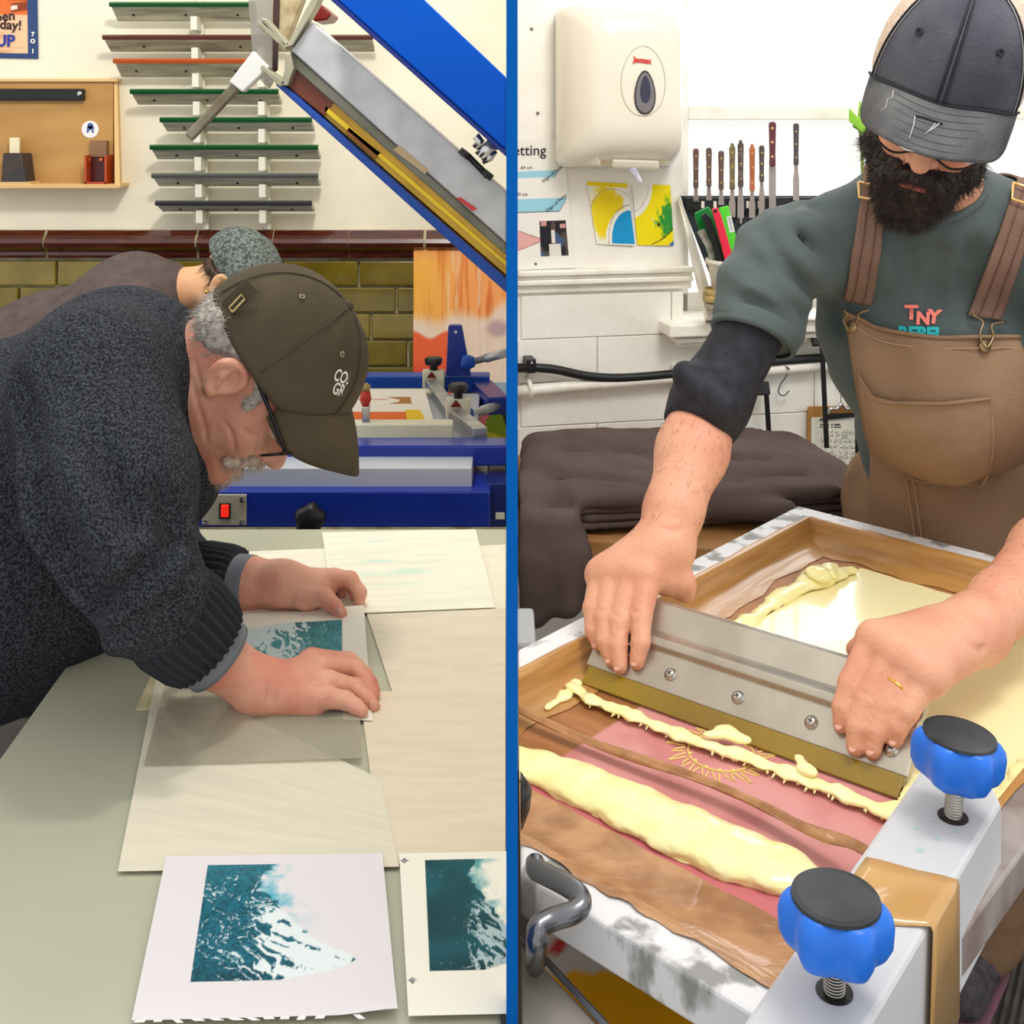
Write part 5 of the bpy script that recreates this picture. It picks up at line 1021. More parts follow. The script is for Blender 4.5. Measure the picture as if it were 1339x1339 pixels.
MB().tube([wpt(1128, 230, -.02), wpt(1127, 200, -.02), wpt(1125, 172, -.02)], .004, 6).build('stem', mat('plant stem', (120, 140, 60), .6), pt_); MB().lathe([(.035, 0), (.045, .07), (.048, .072), (.044, .074)], V(wpt(1135, 0, -.02).x, wpt(1135, 0, -.02).y, zsill+.05), (0, 0, 1), 24).build('pot', mat('terracotta', (186, 110, 76), .7), pt_, True)
MB().tube([V(wpt(1135, 0, -.02).x, wpt(1135, 0, -.02).y, zsill+.12), wpt(1130, 260, -.02), wpt(1128, 230, -.02)], .004, 6).build('stem', MATS['plant stem'], pt_)
# ---- pipe, cable, clips, hooks, hanging bar clamps, clipboards
cb_ = thing('cable', 'thick black cable sagging along the white brick wall', 'cable', tuple(W(780, 487, .03)))
rub = mat('black rubber sleeve', (26, 26, 28), .45)
MB().tube([W(x, y, .035) if x > 690 else V(.01, wy(.01)-.035, W(690, y).z) for x, y in catmull([(672, 474), (690, 476), (722, 479), (760, 487), (800, 490), (850, 487), (900, 482), (960, 474), (1020, 467), (1100, 462), (1200, 455)], 4)], .0105, 12).build('sleeve', rub, cb_, True)
cl = wbox(MB(), 683, 464, 695, 482, .0, .05).build('bracket', black_plastic, cb_, bev=.002); MB().lathe([(.004, 0), (.003, .003)], W(689, 468, .05), NW, 10).build('screw', chrome, cl)
pp_ = thing('conduit', 'white painted conduit pipe running under the black cable', 'pipe', tuple(W(780, 500, .03)))
q0 = V(.01, wy(.01)-.03, W(680, 507).z); MB().tube([q0, W(690, 506, .03), W(900, 488, .03), W(1100, 472, .03), W(1300, 458, .03)], .0125, 12).build('pipe', gloss_white, pp_, True)
for x, y in ((689, 504), (880, 490)):
    MB().tube([W(x-2, y-12, .006), W(x-1, y-9, .04), W(x, y, .047), W(x+1, y+9, .04), W(x+1, y+12, .006)], .005, 8).build('saddle', gloss_white, pp_, True)
    for dy in (-13, 14): MB().ball(W(x, y+dy, .006), (.008, .005, .008), 10).build('saddle_screw', gloss_white, pp_, True)
hook_m = mat('wire hook steel', (120, 116, 112), .35, .8)
for pts, lab in (([(1018, 474), (1022, 480), (1021, 488), (1014, 498), (1011, 506), (1013, 512), (1019, 513), (1025, 507)], 'empty wire hook on the white conduit, nearest the black sleeve'), ([(1088, 468), (1093, 473), (1092, 482), (1089, 490), (1091, 497), (1094, 497), (1096, 491)], 'small wire hook on the conduit that carries the clipboard')):
    o = MB().tube([W(x, y, .03+.02*(i in (1, 2))) for i, (x, y) in enumerate(catmull(pts, 4))], .0018, 6).build('wire_hook', hook_m, None, True); tag(o, lab, 'hook')
for (x0, y0, x1, y1, lab, hd) in ((985, 515, 990, 583, 'short black bar of a hanging clamp by the elbow sleeve', 0), (1056, 452, 1062, 574, 'black bar clamp hanging with its curled trigger showing below the sleeve', 1), (1101, 470, 1101.5, 581, 'black clamp bar hanging in front of the clipboard', 0)):
    t = thing('bar_clamp', lab, 'clamp', tuple(W(x1, y1, .07))); MB().bar(W(x0, y0-10, .075), W(x1, y1, .075), .005, .011, (1, 0, 0)).build('bar', dark_steel if 0 else black_plastic, t)
    MB().bar(W(x0, y0-22, .05), W(x0, y0-6, .06), .02, .03, (1, 0, 0)).build('jaw', black_plastic, t, bev=.003)
    if hd: MB().tube([W(1058, 442, .075), W(1066, 430, .075), W(1074, 428, .075), W(1076, 437, .075)], [.01, .009, .008, .004], 8).build('trigger', black_plastic, t, True); MB().tube([W(1064, 432, .08), W(1071, 440, .08), W(1073, 449, .08), W(1070, 453, .08)], [.008, .007, .006, .003], 8).build('trigger', black_plastic, t, True)
ts = thing('tape_measure', 'small black and orange tool end poking out behind the elbow sleeve', 'tool', tuple(W(970, 556, .1)))
MB().bar(W(956, 556, .1), W(976, 556, .1), .03, .03).build('body', black_plastic, ts, bev=.003); MB().bar(W(962, 556, .116), W(969, 556, .116), .004, .018).build('orange_band', mat('orange band', (228, 108, 40), .5), ts)
cbd = thing('clipboard', 'brown clipboard of typed notes hanging on a wire hook', 'clipboard', tuple(W(1095, 650, .02)))
q = [W(x, y, .015) for x, y in ((1049, 652), (1150, 652), (1150, 528), (1052, 529))]; MB().ext(q, NW*.004).build('board', mat('hardboard', (182, 132, 70), .6, col2=(170, 120, 62), nscale=20), cbd, bev=.002)
def notes(u, v):
    c = np.array([234, 230, 214.])+0*u[..., None]; ln = (np.sin(v*260) > -.1)*(fbm(u*40, np.round(v*41)*7.3, o=2, s=1) > .42); blk = (u > .16)*(u < .9)*(v > .42)*(v < .83)*((u < .62)+(fbm(np.round(v*41)*3.1, v*0, o=1, s=4) > .45) > 0)
    c = mixc(c, [128, 124, 116], ln*blk*.75); hd = (u > .12)*(u < .5)*((np.abs(v-.9) < .011)+(np.abs(v-.865) < .009) > 0)*(fbm(u*50, v*3, o=1, s=2) > .35); return mixc(c, [70, 66, 62], hd*.9)
sheet('notes', [W(x, y, .0205) for x, y in ((1055, 640), (1130, 650), (1133, 541), (1056, 543))], notes, paper, 60, 110, .0004, cbd)
MB().ext([W(x, y, .021) for x, y in ((1066, 546), (1118, 541), (1112, 537), (1078, 538))], NW*.006).build('clip_jaw', dark_steel, cbd)
MB().tube([W(x, y, .032) for x, y in catmull([(1074, 538), (1078, 530), (1086, 530), (1092, 524), (1098, 530), (1106, 529), (1110, 536)], 4)], .004, 8).build('clip_spring', chrome, cbd, True)
MB().tube([W(1092, 524, .03), W(1092, 512, .03), W(1092, 498, .035)], .0012, 5).build('hanging_wire', hook_m, cbd)
def note2(u, v):
    c = np.array([228, 224, 222.])+0*u[..., None]; c = mixc(c, [60, 56, 120], (np.abs(v-.87) < .015)*(u < .8)*1.); c = mixc(c, [120, 116, 116], ((np.abs(v-.55) < .02)+(np.abs(v-.48) < .02) > 0)*(fbm(u*30, v*2, o=1) > .4)*.8); return mixc(c, [70, 70, 74], (fbm(u*14+v*9, v*18, o=3, s=3) > .56)*(v < .34)*(v > .06)*.9)
o = sheet('notice_sheet', [W(x, y, .006) for x, y in ((1118, 664), (1175, 664), (1175, 545), (1126, 545))], note2, paper, 50, 80, .0005); tag(o, 'white notice sheet with a sketch, half hidden between clipboard and apron', 'notice')
# ---- wooden bench with dark T-shirts
wood = mat('pine bench timber', (178, 130, 78), .6, col2=(156, 108, 60), nscale=4, stretch=(3, 3, 12), bump=.08)
bn_ = thing('bench', 'plain timber bench under the heap of dark T-shirts', 'bench', (.4, 2.3, 0))
ZB = .745
def TB(x, y, z=ZB): return T(x, y, z)
bl_, br_ = V(.02, 2.06, ZB), V(.42, 1.98, ZB)
MB().hexa([V(.012, 2.08, ZB-.06), V(.45, 1.99, ZB-.06), V(.62, 2.6, ZB-.06), V(.012, 2.55, ZB-.06)], [V(.012, 2.08, ZB), V(.45, 1.99, ZB), V(.62, 2.6, ZB), V(.012, 2.55, ZB)]).build('bench_top', wood, bn_, bev=.004)
a, c = T(740, 712, .72), T(905, 736, .72); MB().bar((.1, 2.04, .715), (.44, 1.97, .715), .03, .075).build('apron_rail', wood, bn_, bev=.004)
MB().bar((.05, 2.07, 0), (.05, 2.07, .70), .075, .075).build('leg', wood, bn_, bev=.004); MB().bar((.56, 2.5, 0), (.56, 2.5, .70), .07, .07).build('leg', wood, bn_, bev=.004); MB().bar((.06, 2.48, 0), (.06, 2.48, .70), .07, .07).build('leg', wood, bn_, bev=.004)
sm = mat('faded black jersey', (88, 74, 71), .9, col2=(100, 85, 81), nscale=7, spec=.1, bump=.12, bscale=120)
Rv = np.array([[.97, .2, -.03], [-.2, .97, 0], [.03, 0, 1]]).T
def cloth_disp(sc_, amp, sd_): return lambda X: amp*(fbm(X[..., 0]*sc_+X[..., 1]*sc_*.5, X[..., 1]*sc_*.6-X[..., 0]*sc_*.4, X[..., 2]*sc_, 3, sd_)-.5)*2
SL = ['uppermost dark T-shirt of the folded pile, draped off the bench', 'dark T-shirt second from the top, folded end showing below the uppermost', 'dark T-shirt third from the top of the folded pile', 'lowest dark T-shirt of the folded pile on the bench']
for i in range(4):
    zc_ = ZB+.008+.0145*(3-i); s = SDF(); ex = .012*i
    s.box(P(905, 640, 2.26)*0+V(.37+.0*i, 2.3, zc_+.004), (.3+.012*(i % 2)-.006*i, .2, .0075), Rv, .0075, .006)
    if i == 0:
        s.box((.33, 2.28, zc_+.01), (.24, .19, .008), Rv, .008, .03); s.ell((.22, 2.36, zc_+.0), (.2, .13, .026), None, .05)
        s.cone((.03, 2.12, zc_-.02), (.5, 2.08, zc_-.015), .022, .018, .03)
        s.chain([(.035, 2.12, zc_+.005), (.035, 2.05, zc_-.06), (.04, 2.02, zc_-.17)], [.035, .04, .03], .03); s.chain([(.1, 2.1, zc_+.0), (.1, 2.03, zc_-.07), (.095, 2.0, zc_-.15)], [.03, .03, .02], .03); s.chain([(.06, 2.3, zc_-.005), (.02, 2.1, zc_-.02)], [.03, .035], .05)
        for (a_, c_) in (((.05, 2.02, zc_-.0), (.06, 1.99, zc_-.14)), ((.085, 2.02, zc_-.01), (.075, 1.985, zc_-.14)), ((.05, 2.2, zc_+.03), (.3, 2.1, zc_+.016)), ((.1, 2.4, zc_+.04), (.42, 2.16, zc_+.016)), ((.1, 2.3, zc_+.035), (.5, 2.3, zc_+.014)), ((.2, 2.2, zc_+.03), (.55, 2.2, zc_+.014))): s.cone(a_, c_, .008, None, .03, 's')
        s.plane((.0125, 0, 0), (-1, 0, 0), .004)
    if i == 0: s.box((.066, 2.012, zc_-.075), (.052, .02, .085), None, .02, .04)
    s.disp = cloth_disp(14, .006 if i == 0 else .0025, i*5); s.plane((.0125, 0, 0), (-1, 0, 0), .004)
    o = s.build('folded_shirt', sm, .006); tag(o, SL[i], 'T-shirt', 'dark T-shirts folded on the bench')
gs = thing('grey_counter', 'grey steel counter corner behind the printing frame', 'counter', (.95, 2.35, 0))
MB().box((1.0, 2.38, .70), (.34, .2, .012)).build('counter_top', mat('grey steel sheet', (150, 152, 150), .45, .4), gs, bev=.003)
for x, y in ((.7, 2.22), (1.3, 2.22), (.7, 2.54), (1.3, 2.54)): MB().bar((x, y, 0), (x, y, .69), .03, .03).build('leg', dark_steel, gs)
# ---- the printing frame
ZF = .85; U_ = V(.739, -.674, 0).normalized(); V_ = V(-U_.y, U_.x, 0); C0 = V(-.198, 1.169, ZF)
LW, WW, MW, MH = 1.0, .585, .042, .036
def F_(u, v, z=0): return C0+U_*u+V_*v+V(0, 0, z)
ink_splash = mat('splashed aluminium', (230, 230, 232), .5, .15, col2=(150, 150, 148), nscale=22, stretch=(1, 1, .5), ncon=(.52, .6), bump=.1)
tape = mat('brown packing tape film', (196, 148, 86), .28, col2=(168, 120, 62), nscale=7, stretch=(1, 1, 14), coat=.2, bump=.15, bscale=30, bstretch=(1, 1, 6)); tape_f = mat('brown tape flat', (186, 138, 92), .25, col2=(154, 106, 64), nscale=9, stretch=(3, 3, 1), coat=.3, bump=.5, bscale=16, bstretch=(1.5, 4, 1), ncon=(.4, .62))
fr = thing('inked_screen', 'aluminium screen frame lined with brown tape, full of pale yellow ink', 'screen', (.35, 1.4, ZF-MH))
XL = .0075
def clipx(o):
    bm = bmesh.new(); bm.from_mesh(o.data); closed = not any(e.is_boundary for e in bm.edges); r = bmesh.ops.bisect_plane(bm, geom=bm.verts[:]+bm.edges[:]+bm.faces[:], plane_co=(XL, 0, 0), plane_no=(-1, 0, 0), clear_outer=True)
    if closed: bmesh.ops.holes_fill(bm, edges=[e for e in bm.edges if e.is_boundary])
    bm.to_mesh(o.data); bm.free(); return o
def fbar(u0, v0, u1, v1, z0, z1, nm, m, par=fr, bev=.003): return clipx(MB().hexa([F_(u0, v0, z0), F_(u1, v0, z0), F_(u1, v1, z0), F_(u0, v1, z0)], [F_(u0, v0, z1), F_(u1, v0, z1), F_(u1, v1, z1), F_(u0, v1, z1)]).build(nm, m, par, bev=bev))
fbar(0, 0, WW, MW, -MH, 0, 'near_member', ink_splash); fbar(0, LW-MW, WW, LW, -MH, 0, 'far_member', ink_splash)
fbar(0, MW, MW, LW-MW, -MH, 0, 'long_member', ink_splash); fbar(WW-MW, MW, WW, LW-MW, -MH, 0, 'long_member', mat('stained steel member', (170, 162, 158), .45, .3, col2=(140, 122, 116), nscale=18, stretch=(1, 1, 1)))
zm = -.034
# brown tape lining the inner walls and lapping onto the mesh
def lining(pa, pb, inn, nm='tape_lining'):
    n = 30; rows = []
    for i in range(n+1):
        t = i/n; p = pa.lerp(pb, t); w_ = .003*math.sin(t*21)+.002*math.sin(t*53)
        rows.append([list(p+inn*d+V(0, 0, z_)) for d, z_ in ((-.008+w_*.5, .0012), (.001, .0018), (.004, -.004), (.006+w_*.4, -.02), (.012+w_*.4, zm+.006), (.03+w_, zm+.002), (.052+w_*2, zm+.0012))])
    return clipx(MB().grid(np.array(rows)).build(nm, tape, fr, True))
lining(F_(MW, MW), F_(MW, LW-MW), U_); lining(F_(MW, LW-MW), F_(WW-MW, LW-MW), -V_); lining(F_(WW-MW, MW), F_(WW-MW, LW-MW), -U_)
# mesh with stencil (pink red, brown tape border) and drawn emblem
def mesh_col(u, v):
    uu = MW+u*(WW-2*MW); vv = MW+v*(LW-2*MW); c = np.array([176, 122, 78.])+0*u[..., None]; c = mixc(c, [150, 100, 58], sst(.4, .7, fbm(uu*8, vv*60, o=3)))
    pk = (uu > .15)*(uu < .475)*(vv > .115)*(vv < .8); pc_ = mixc([210, 146, 142], [198, 128, 126], sst(.35, .7, fbm(uu*20, vv*20, o=3, s=2))); pc_ = mixc(pc_, [208, 140, 140], (np.abs(uu-.3) < .003)*.4); pc_ = mixc(pc_, [196, 104, 110], (vv < .2)*.8); return mixc(c, pc_, pk*1.)
stn = colmat('stencil mesh', .45, bump=.08, bscale=400)
o = sheet('mesh', [F_(MW, MW, zm), F_(WW-MW, MW, zm), F_(WW-MW, LW-MW, zm), F_(MW, LW-MW, zm)], mesh_col, stn, 110, 180, .002, fr); clipx(o)
# pale flood of ink behind the squeegee: thin wet film with raised rim
inkm = mat('pale yellow ink', (252, 242, 168), .3, col2=(253, 246, 188), nscale=30, coat=.35, bump=.15, bscale=90); inkf = mat('wet ink film', (252, 243, 190), .2, coat=.3)
def in_ray(x, y, z): return T(x, y, ZF+z)
def blob(name, path, r, m, sd=1, z=zm, flat=.55, vox=.003, amp=.006, lab=None, sc_=70, par=None, k=.012):
    s = SDF()
    for i in range(len(path)-1):
        a, c = path[i], path[i+1]; s.cone((a.x, a.y, a.z/flat), (c.x, c.y, c.z/flat), r[i], r[i+1], k)
    s.disp = lambda X: amp*(fbm(X[..., 0]*sc_, X[..., 1]*sc_, X[..., 2]*sc_, 3, sd)-.5)*2
    me = s.mesh(vox, name)
    for v_ in me.vertices: v_.co.z = max(v_.co.z*flat, ZF+z-.001)
    return clipx(link(name, me, m, par or fr, True))
film = thing('ink_pool', 'smooth pale yellow flood of wet ink behind the steel squeegee', 'ink', tuple(F_(.3, .7, zm)))
pts = [F_(.135, .395, 0), F_(.52, .395, 0), F_(.525, .88, 0), F_(.16, .90, 0), F_(.14, .75, 0)]
me_ = []
n_ = 60; l = []
for i in range(len(pts)):
    a, c = pts[i], pts[(i+1) % len(pts)]
    for t in np.linspace(0, 1, 16, endpoint=False): p = a.lerp(c, t); w_ = .006*(float(vn(p.x*60, p.y*60, s=2))-.5); l.append(V(p.x+w_, p.y+w_, ZF+zm+.0005))
MB().hexa(l, [p+V(0, 0, .0022) for p in l]).build('ink_film', inkf, film)
blob('ink_ridge', [F_(.125, .48, zm+.004), F_(.13, .62, zm+.004), F_(.128, .72, zm+.006), F_(.14, .80, zm+.012), F_(.16, .865, zm+.008)], [.008, .009, .011, .018, .009], inkm, 3, par=film, amp=.006, sc_=48, k=.02)
blob('ink_ridge', [F_(.14, .84, zm+.014), F_(.145, .79, zm+.02), F_(.15, .81, zm+.016)], [.012, .015, .011], inkm, 9, par=film, amp=.008, sc_=90)
blob('ink_ridge', [F_(.53, .30, zm+.003), F_(.532, .5, zm+.004), F_(.535, .86, zm+.004)], [.012, .014, .012], inkm, 4, par=film, amp=.007)
# ink in front: rolled bead pushed by the blade, and the thick bank by the near edge
tq_ = lambda pts, dz=.006: [in_ray(x, y, zm+dz) for x, y in pts]
bead = thing('ink_bead', 'long ragged bead of yellow ink pushed along the squeegee blade', 'ink', tuple(in_ray(950, 980, zm)))
blob('ink', tq_([(748, 897), (775, 915), (830, 936), (890, 962), (960, 984), (1030, 1010), (1100, 1038), (1160, 1062), (1190, 1058), (1205, 1020)], .007), [.0085, .0085, .008, .009, .0085, .009, .0085, .009, .012, .012], inkm, 5, amp=.005, par=bead, vox=.0025, flat=.4)
blob('ink', tq_([(925, 960), (950, 958), (975, 968)], .015), [.006, .008, .006], inkm, 15, par=bead, amp=.004); blob('ink', tq_([(1045, 992), (1052, 1004), (1062, 1010)], .014), [.005, .006, .006], inkm, 16, par=bead, amp=.004); blob('ink', tq_([(752, 893), (740, 910), (715, 925)], .004), [.008, .006, .004], inkm, 17, par=bead, amp=.004)
rng = random.Random(4)
for i in range(48):
    t = (i+rng.uniform(-.4, .4))/47; x = 770+t*395; y = 918+t*150+rng.uniform(-3, 3); p = in_ray(x, y, zm+.004); d_ = -V_*(.003+rng.random()**2*.009)+U_*rng.uniform(-.002, .004)
    MB().tube([p, p+d_*.5+V(0, 0, .001), p+d_], [.0018, .0014, .0006], 6).build('ink_streak', inkm, bead, True)
bank = thing('ink_bank', 'thick bank of pale yellow ink along the near end of the frame', 'ink', tuple(in_ray(870, 1070, zm)))
blob('ink', tq_([(640, 985), (700, 1002), (760, 1026), (830, 1058), (900, 1090), (960, 1116), (1020, 1138), (1052, 1150)], .004), [.024, .025, .029, .033, .034, .034, .03, .018], inkm, 6, flat=.38, amp=.0045, par=bank, sc_=45)
blob('ink_smear', tq_([(780, 1062), (840, 1086), (900, 1114), (950, 1134)], .001), [.006, .009, .012, .01], inkm, 7, flat=.25, amp=.006, par=bank, sc_=90)
# emblem on the stencil: ring of flames in yellow line
em = mat('yellow line ink', (232, 208, 120), .5)
ec = in_ray(943, 985, zm); e1 = (in_ray(985, 985, zm)-ec).normalized(); e2 = V(-e1.y, e1.x, 0); R0 = .044
emb = MB().tube([ec+e1*R0*.8*math.cos(t)+e2*R0*.8*math.sin(t)+V(0, 0, .0006) for t in np.linspace(0, 6.283, 40)], .0011, 5, False).build('emblem_ring', em, fr)
for i in range(22):
    t = 6.283*i/22; a = ec+(e1*math.cos(t)+e2*math.sin(t))*R0*.86; c = ec+(e1*math.cos(t+.22)+e2*math.sin(t+.22))*R0*(1.35 if i % 2 else 1.2); d_ = ec+(e1*math.cos(t+.2)+e2*math.sin(t+.2))*R0*.9
    MB().tube([a+V(0, 0, .0006), a.lerp(c, .5)+(e1*math.cos(t-.4)+e2*math.sin(t-.4))*.002+V(0, 0, .0006), c+V(0, 0, .0006), d_+V(0, 0, .0006)], .0009, 5).build('flame_line', em, fr)
for i in range(14):
    t = 6.283*i/14; a = ec+(e1*math.cos(t)+e2*math.sin(t))*R0*.74; MB().ball(a+V(0, 0, .0006), (.0022, .0022, .0006), 6).build('ring_dot', em, fr)
# loose tape: strip across the stencil and over the clamp beam, flap by the near edge
def strip(path, wd, nm, m, par, wig=.002, lift=.0015, n=40, th=.0004):
    cp = catmull([list(p) for p in path], n//max(1, len(path)-1)); rows = []
    for i, p in enumerate(cp):
        p = Vector(p); d_ = Vector(cp[min(i+1, len(cp)-1)])-Vector(cp[max(i-1, 0)]); s_ = V(-d_.y, d_.x, 0); s_ = s_.normalized() if s_.length > 1e-6 else U_; w_ = wd(i/len(cp)) if callable(wd) else wd
        rows.append([list(p+s_*w_*(k/6-.5)+V(0, 0, lift+wig*math.sin(k*1.3+i*.45))) for k in range(7)])
    o = MB().grid(np.array(rows)).build(nm, m, par, True); clipx(o); sd_ = o.modifiers.new('solid', 'SOLIDIFY'); sd_.thickness = th; return o
tpt = lambda x, y, z: T(x, y, ZF+z)
strip([tpt(600, 894, zm+.012), tpt(700, 940, zm+.012), tpt(830, 992, zm+.012), tpt(960, 1040, zm+.014), tpt(1060, 1085, zm+.02), tpt(1120, 1112, zm+.03), tpt(1170, 1128, .03)], lambda t: .012+.012*t**3, 'twisted_tape', tape_f, fr, .003)
rows = []
for i in range(61):
    u_ = .01+.54*i/60; w_ = .008*(float(vn(u_*60, 0, s=5))-.5); rows.append([list(F_(u_, v_, z_+.0007*math.sin(u_*90+k*2))) for k, (v_, z_) in enumerate(((.03+w_, .0016), (.04, .0018), (.047, -.003), (.052, -.014), (.06, -.024), (.075, zm+.004), (.1, zm+.002), (.14, zm+.0022)))])
clipx(MB().grid(np.array(rows)).build('flat_tape', tape_f, fr, True))
# ---- steel squeegee
B0 = in_ray(757, 893, zm+.001); B1 = in_ray(1180, 1048, zm+.001); su = (B1-B0).normalized(); back = V(-su.y, su.x, 0); SLN = (B1-B0).length
tl = (back*.098+V(0, 0, .078)); tl_n = tl.normalized(); sn = su.cross(tl_n).normalized(); sn = -sn if sn.y > 0 else sn
def S_(l, h, o=0): return B0+su*l+tl_n*h+sn*o
sq = thing('print_squeegee', 'broad stainless squeegee with amber blade gripped in both hands', 'squeegee', tuple(B0.lerp(B1, .5)))
sqm = mat('satin stainless', (186, 180, 168), .32, .8, col2=(172, 166, 154), nscale=3, stretch=(8, 8, 1))
profs = [(.0225, .0), (.0225, .004), (.064, .006), (.068, .012), (.076, .013), (.084, .008), (.088, .006), (.122, .0065), (.128, .003), (.129, -.004), (.126, -.012), (.12, -.014), (.118, -.004), (.08, -.003), (.06, -.003)]
l0 = [S_(.0, h, o) for h, o in profs]; l1 = [S_(SLN, h, o) for h, o in profs]
MB().hexa(l0, l1).build('holder', sqm, sq, bev=.0012)
MB().hexa([S_(.004, -.0, -.001), S_(.004, .0, .003), S_(.004, .032, .003), S_(.004, .032, -.003)], [S_(SLN-.004, -.0, -.001), S_(SLN-.004, .0, .003), S_(SLN-.004, .032, .003), S_(SLN-.004, .032, -.003)]).build('blade', mat('amber blade', (150, 122, 18), .25, col2=(128, 100, 22), nscale=6, coat=.3), sq, bev=.001)
screwm = mat('plated screw', (190, 186, 180), .25, .9)
for i in range(5):
    l = .022+i*(SLN-.044)/4
    w_ = MB().lathe([(.0075, 0), (.0075, .0012), (.0055, .0014), (.0052, .004), (.0035, .0052)], S_(l, .043, .0046), sn, 18).build('screw', screwm, sq, True)
    for k in range(2): MB().box(S_(l, .043, .0100), (.0004, .0028, .0004), sn.to_track_quat('Z', 'Y').to_matrix() @ Matrix.Rotation(k*1.57+i, 3, 'Z')).build('slot', dark_steel, w_)
def SQ(x, y, o):                               # measured point on the squeegee's face, moved off it towards the room
    d_ = V((x-CX)/FPX, 1, -(y-HZ)/FPX); q0 = V(0, 0, ZC); t = (S_(0, 0, o)-q0).dot(sn)/d_.dot(sn); return q0+d_*t
# ---- clamp beam with two blue star knobs
ZT_ = .903
bl1, bl2, br2, br1 = T(975, 1350, ZT_), T(1205, 1003, ZT_), T(1309, 1049, ZT_), T(1142, 1350, ZT_)
c1, c2 = T(1218, 1000, ZT_), T(1290, 1012, ZT_)
bt = [bl1-V_*.06, bl2, T(1295, 1020, ZT_), br2, br1-V_*.06]
cbm = thing('clamp_beam', 'pale grey steel clamp beam across the frame with brown tape wrapped over it', 'clamp beam', tuple(bl1.lerp(br2, .5)-V(0, 0, .1)))
beam_m = mat('pale grey enamel', (206, 207, 210), .4, col2=(196, 196, 198), nscale=5)
MB().hexa([p-V(0, 0, .1) for p in bt], bt).build('beam', beam_m, cbm, bev=.004)
tw = [T(1108, 1118, ZT_), T(1252, 1150, ZT_), T(1214, 1216, ZT_), T(1062, 1180, ZT_)]
dirb = (br2-br1).normalized(); 
e0 = br1+dirb*((T(1250, 1152, ZT_)-br1).dot(dirb)); e1_ = br1+dirb*((T(1213, 1213, ZT_)-br1).dot(dirb)); out = V(dirb.y, -dirb.x, 0)
f0, f1 = bl1+dirb*((T(1120, 1118, ZT_)-bl1).dot(dirb)), bl1+dirb*((T(1062, 1200, ZT_)-bl1).dot(dirb))
rows = []
for t in np.linspace(0, 1, 9):
    r_ = []
    for s_ in np.linspace(0, 1, 7):
        a = f0.lerp(f1, s_); c = e0.lerp(e1_, s_)
        r_.append(list(a.lerp(c, t)+V(0, 0, .0012+.0004*math.sin(9*t+5*s_))))
    rows.append(r_)
rows.append([list(e0.lerp(e1_, s_)+out*.0015-V(0, 0, .002)) for s_ in np.linspace(0, 1, 7)]); rows.append([list(e0.lerp(e1_, s_)+out*.0015-V(0, 0, .105+.01*s_)-dirb*.012*s_) for s_ in np.linspace(0, 1, 7)])
o = MB().grid(np.array(rows)).build('wrapped_tape', mat('tan packing tape', (206, 164, 104), .22, col2=(192, 148, 88), nscale=4, stretch=(1, 5, 1), coat=.4), cbm, True); m_ = o.modifiers.new('solid', 'SOLIDIFY'); m_.thickness = .0006; m_.offset = 1
for i, (x, y) in enumerate(((1203, 1112), (1226, 1097), (1198, 1083), (1250, 1087), (1222, 1075))): MB().lathe([(.0035-.0004*i, 0), (.0035-.0004*i, .0004)], T(x, y, ZT_), (0, 0, 1), 12).build('ink_spot', mat('pale teal spot %d' % i, (178, 196, 192), .5), cbm)
blue_kn = mat('blue nylon', (30, 116, 226), .38, col2=(26, 106, 214), nscale=4); kn_top = mat('scuffed black disc', (34, 36, 40), .35, col2=(64, 66, 70), nscale=26, ncon=(.45, .8)); bolt_m = mat('zinc bolt', (172, 168, 160), .3, .85)
for (xb, yb, xt, yt, r, lab) in ((1246, 1068, 1255, 960, .0345, 'blue star knob at the far end of the grey clamp beam'), (1091, 1297, 1093, 1173, .0345, 'blue star knob nearest the camera, beside the wrapped brown tape')):
    bb = T(xb, yb, ZT_); Yk = bb.y; tp_z = ZC-(yt-HZ)*Yk/FPX; hgt = tp_z-ZT_
    k = thing('star_knob', lab, 'knob', tuple(bb), 'blue star knobs on the clamp beam')
    bb = V(bb.x, bb.y, ZT_); top = V(bb.x+(xt-xb)*Yk/FPX, bb.y, tp_z); ax = (top-bb).normalized()
    MB().lathe([(.0125, 0), (.0125, .0008)], bb, (0, 0, 1), 20).build('bolt_hole', mat('black grease %d' % xb, (18, 16, 14), .4), k)
    n_th = 22; pr_ = []
    for i in range(n_th): h_ = i*(hgt-.018)/n_th; pr_ += [(.0064, h_), (.0076, h_+.0011), (.0064, h_+.0022)]
    MB().lathe(pr_, bb, ax, 16).build('threaded_rod', bolt_m, k, True)
    wob = lambda a: 1+.1*math.cos(6*a)
    h0 = hgt-.04
    MB().lathe([(.012, h0-.006), (.02, h0-.002), (r*.9, h0+.006), (r, h0+.013), (r*1.02, h0+.026), (r*.98, h0+.033), (r*.9, h0+.037), (r*.84, h0+.0385)], bb, ax, 72, wob).build('knob_body', blue_kn, k, True)
    MB().lathe([(r*.87, h0+.0385), (r*.86, h0+.0408), (r*.74, h0+.0413)], bb, ax, 40).build('cap_disc', kn_top, k)
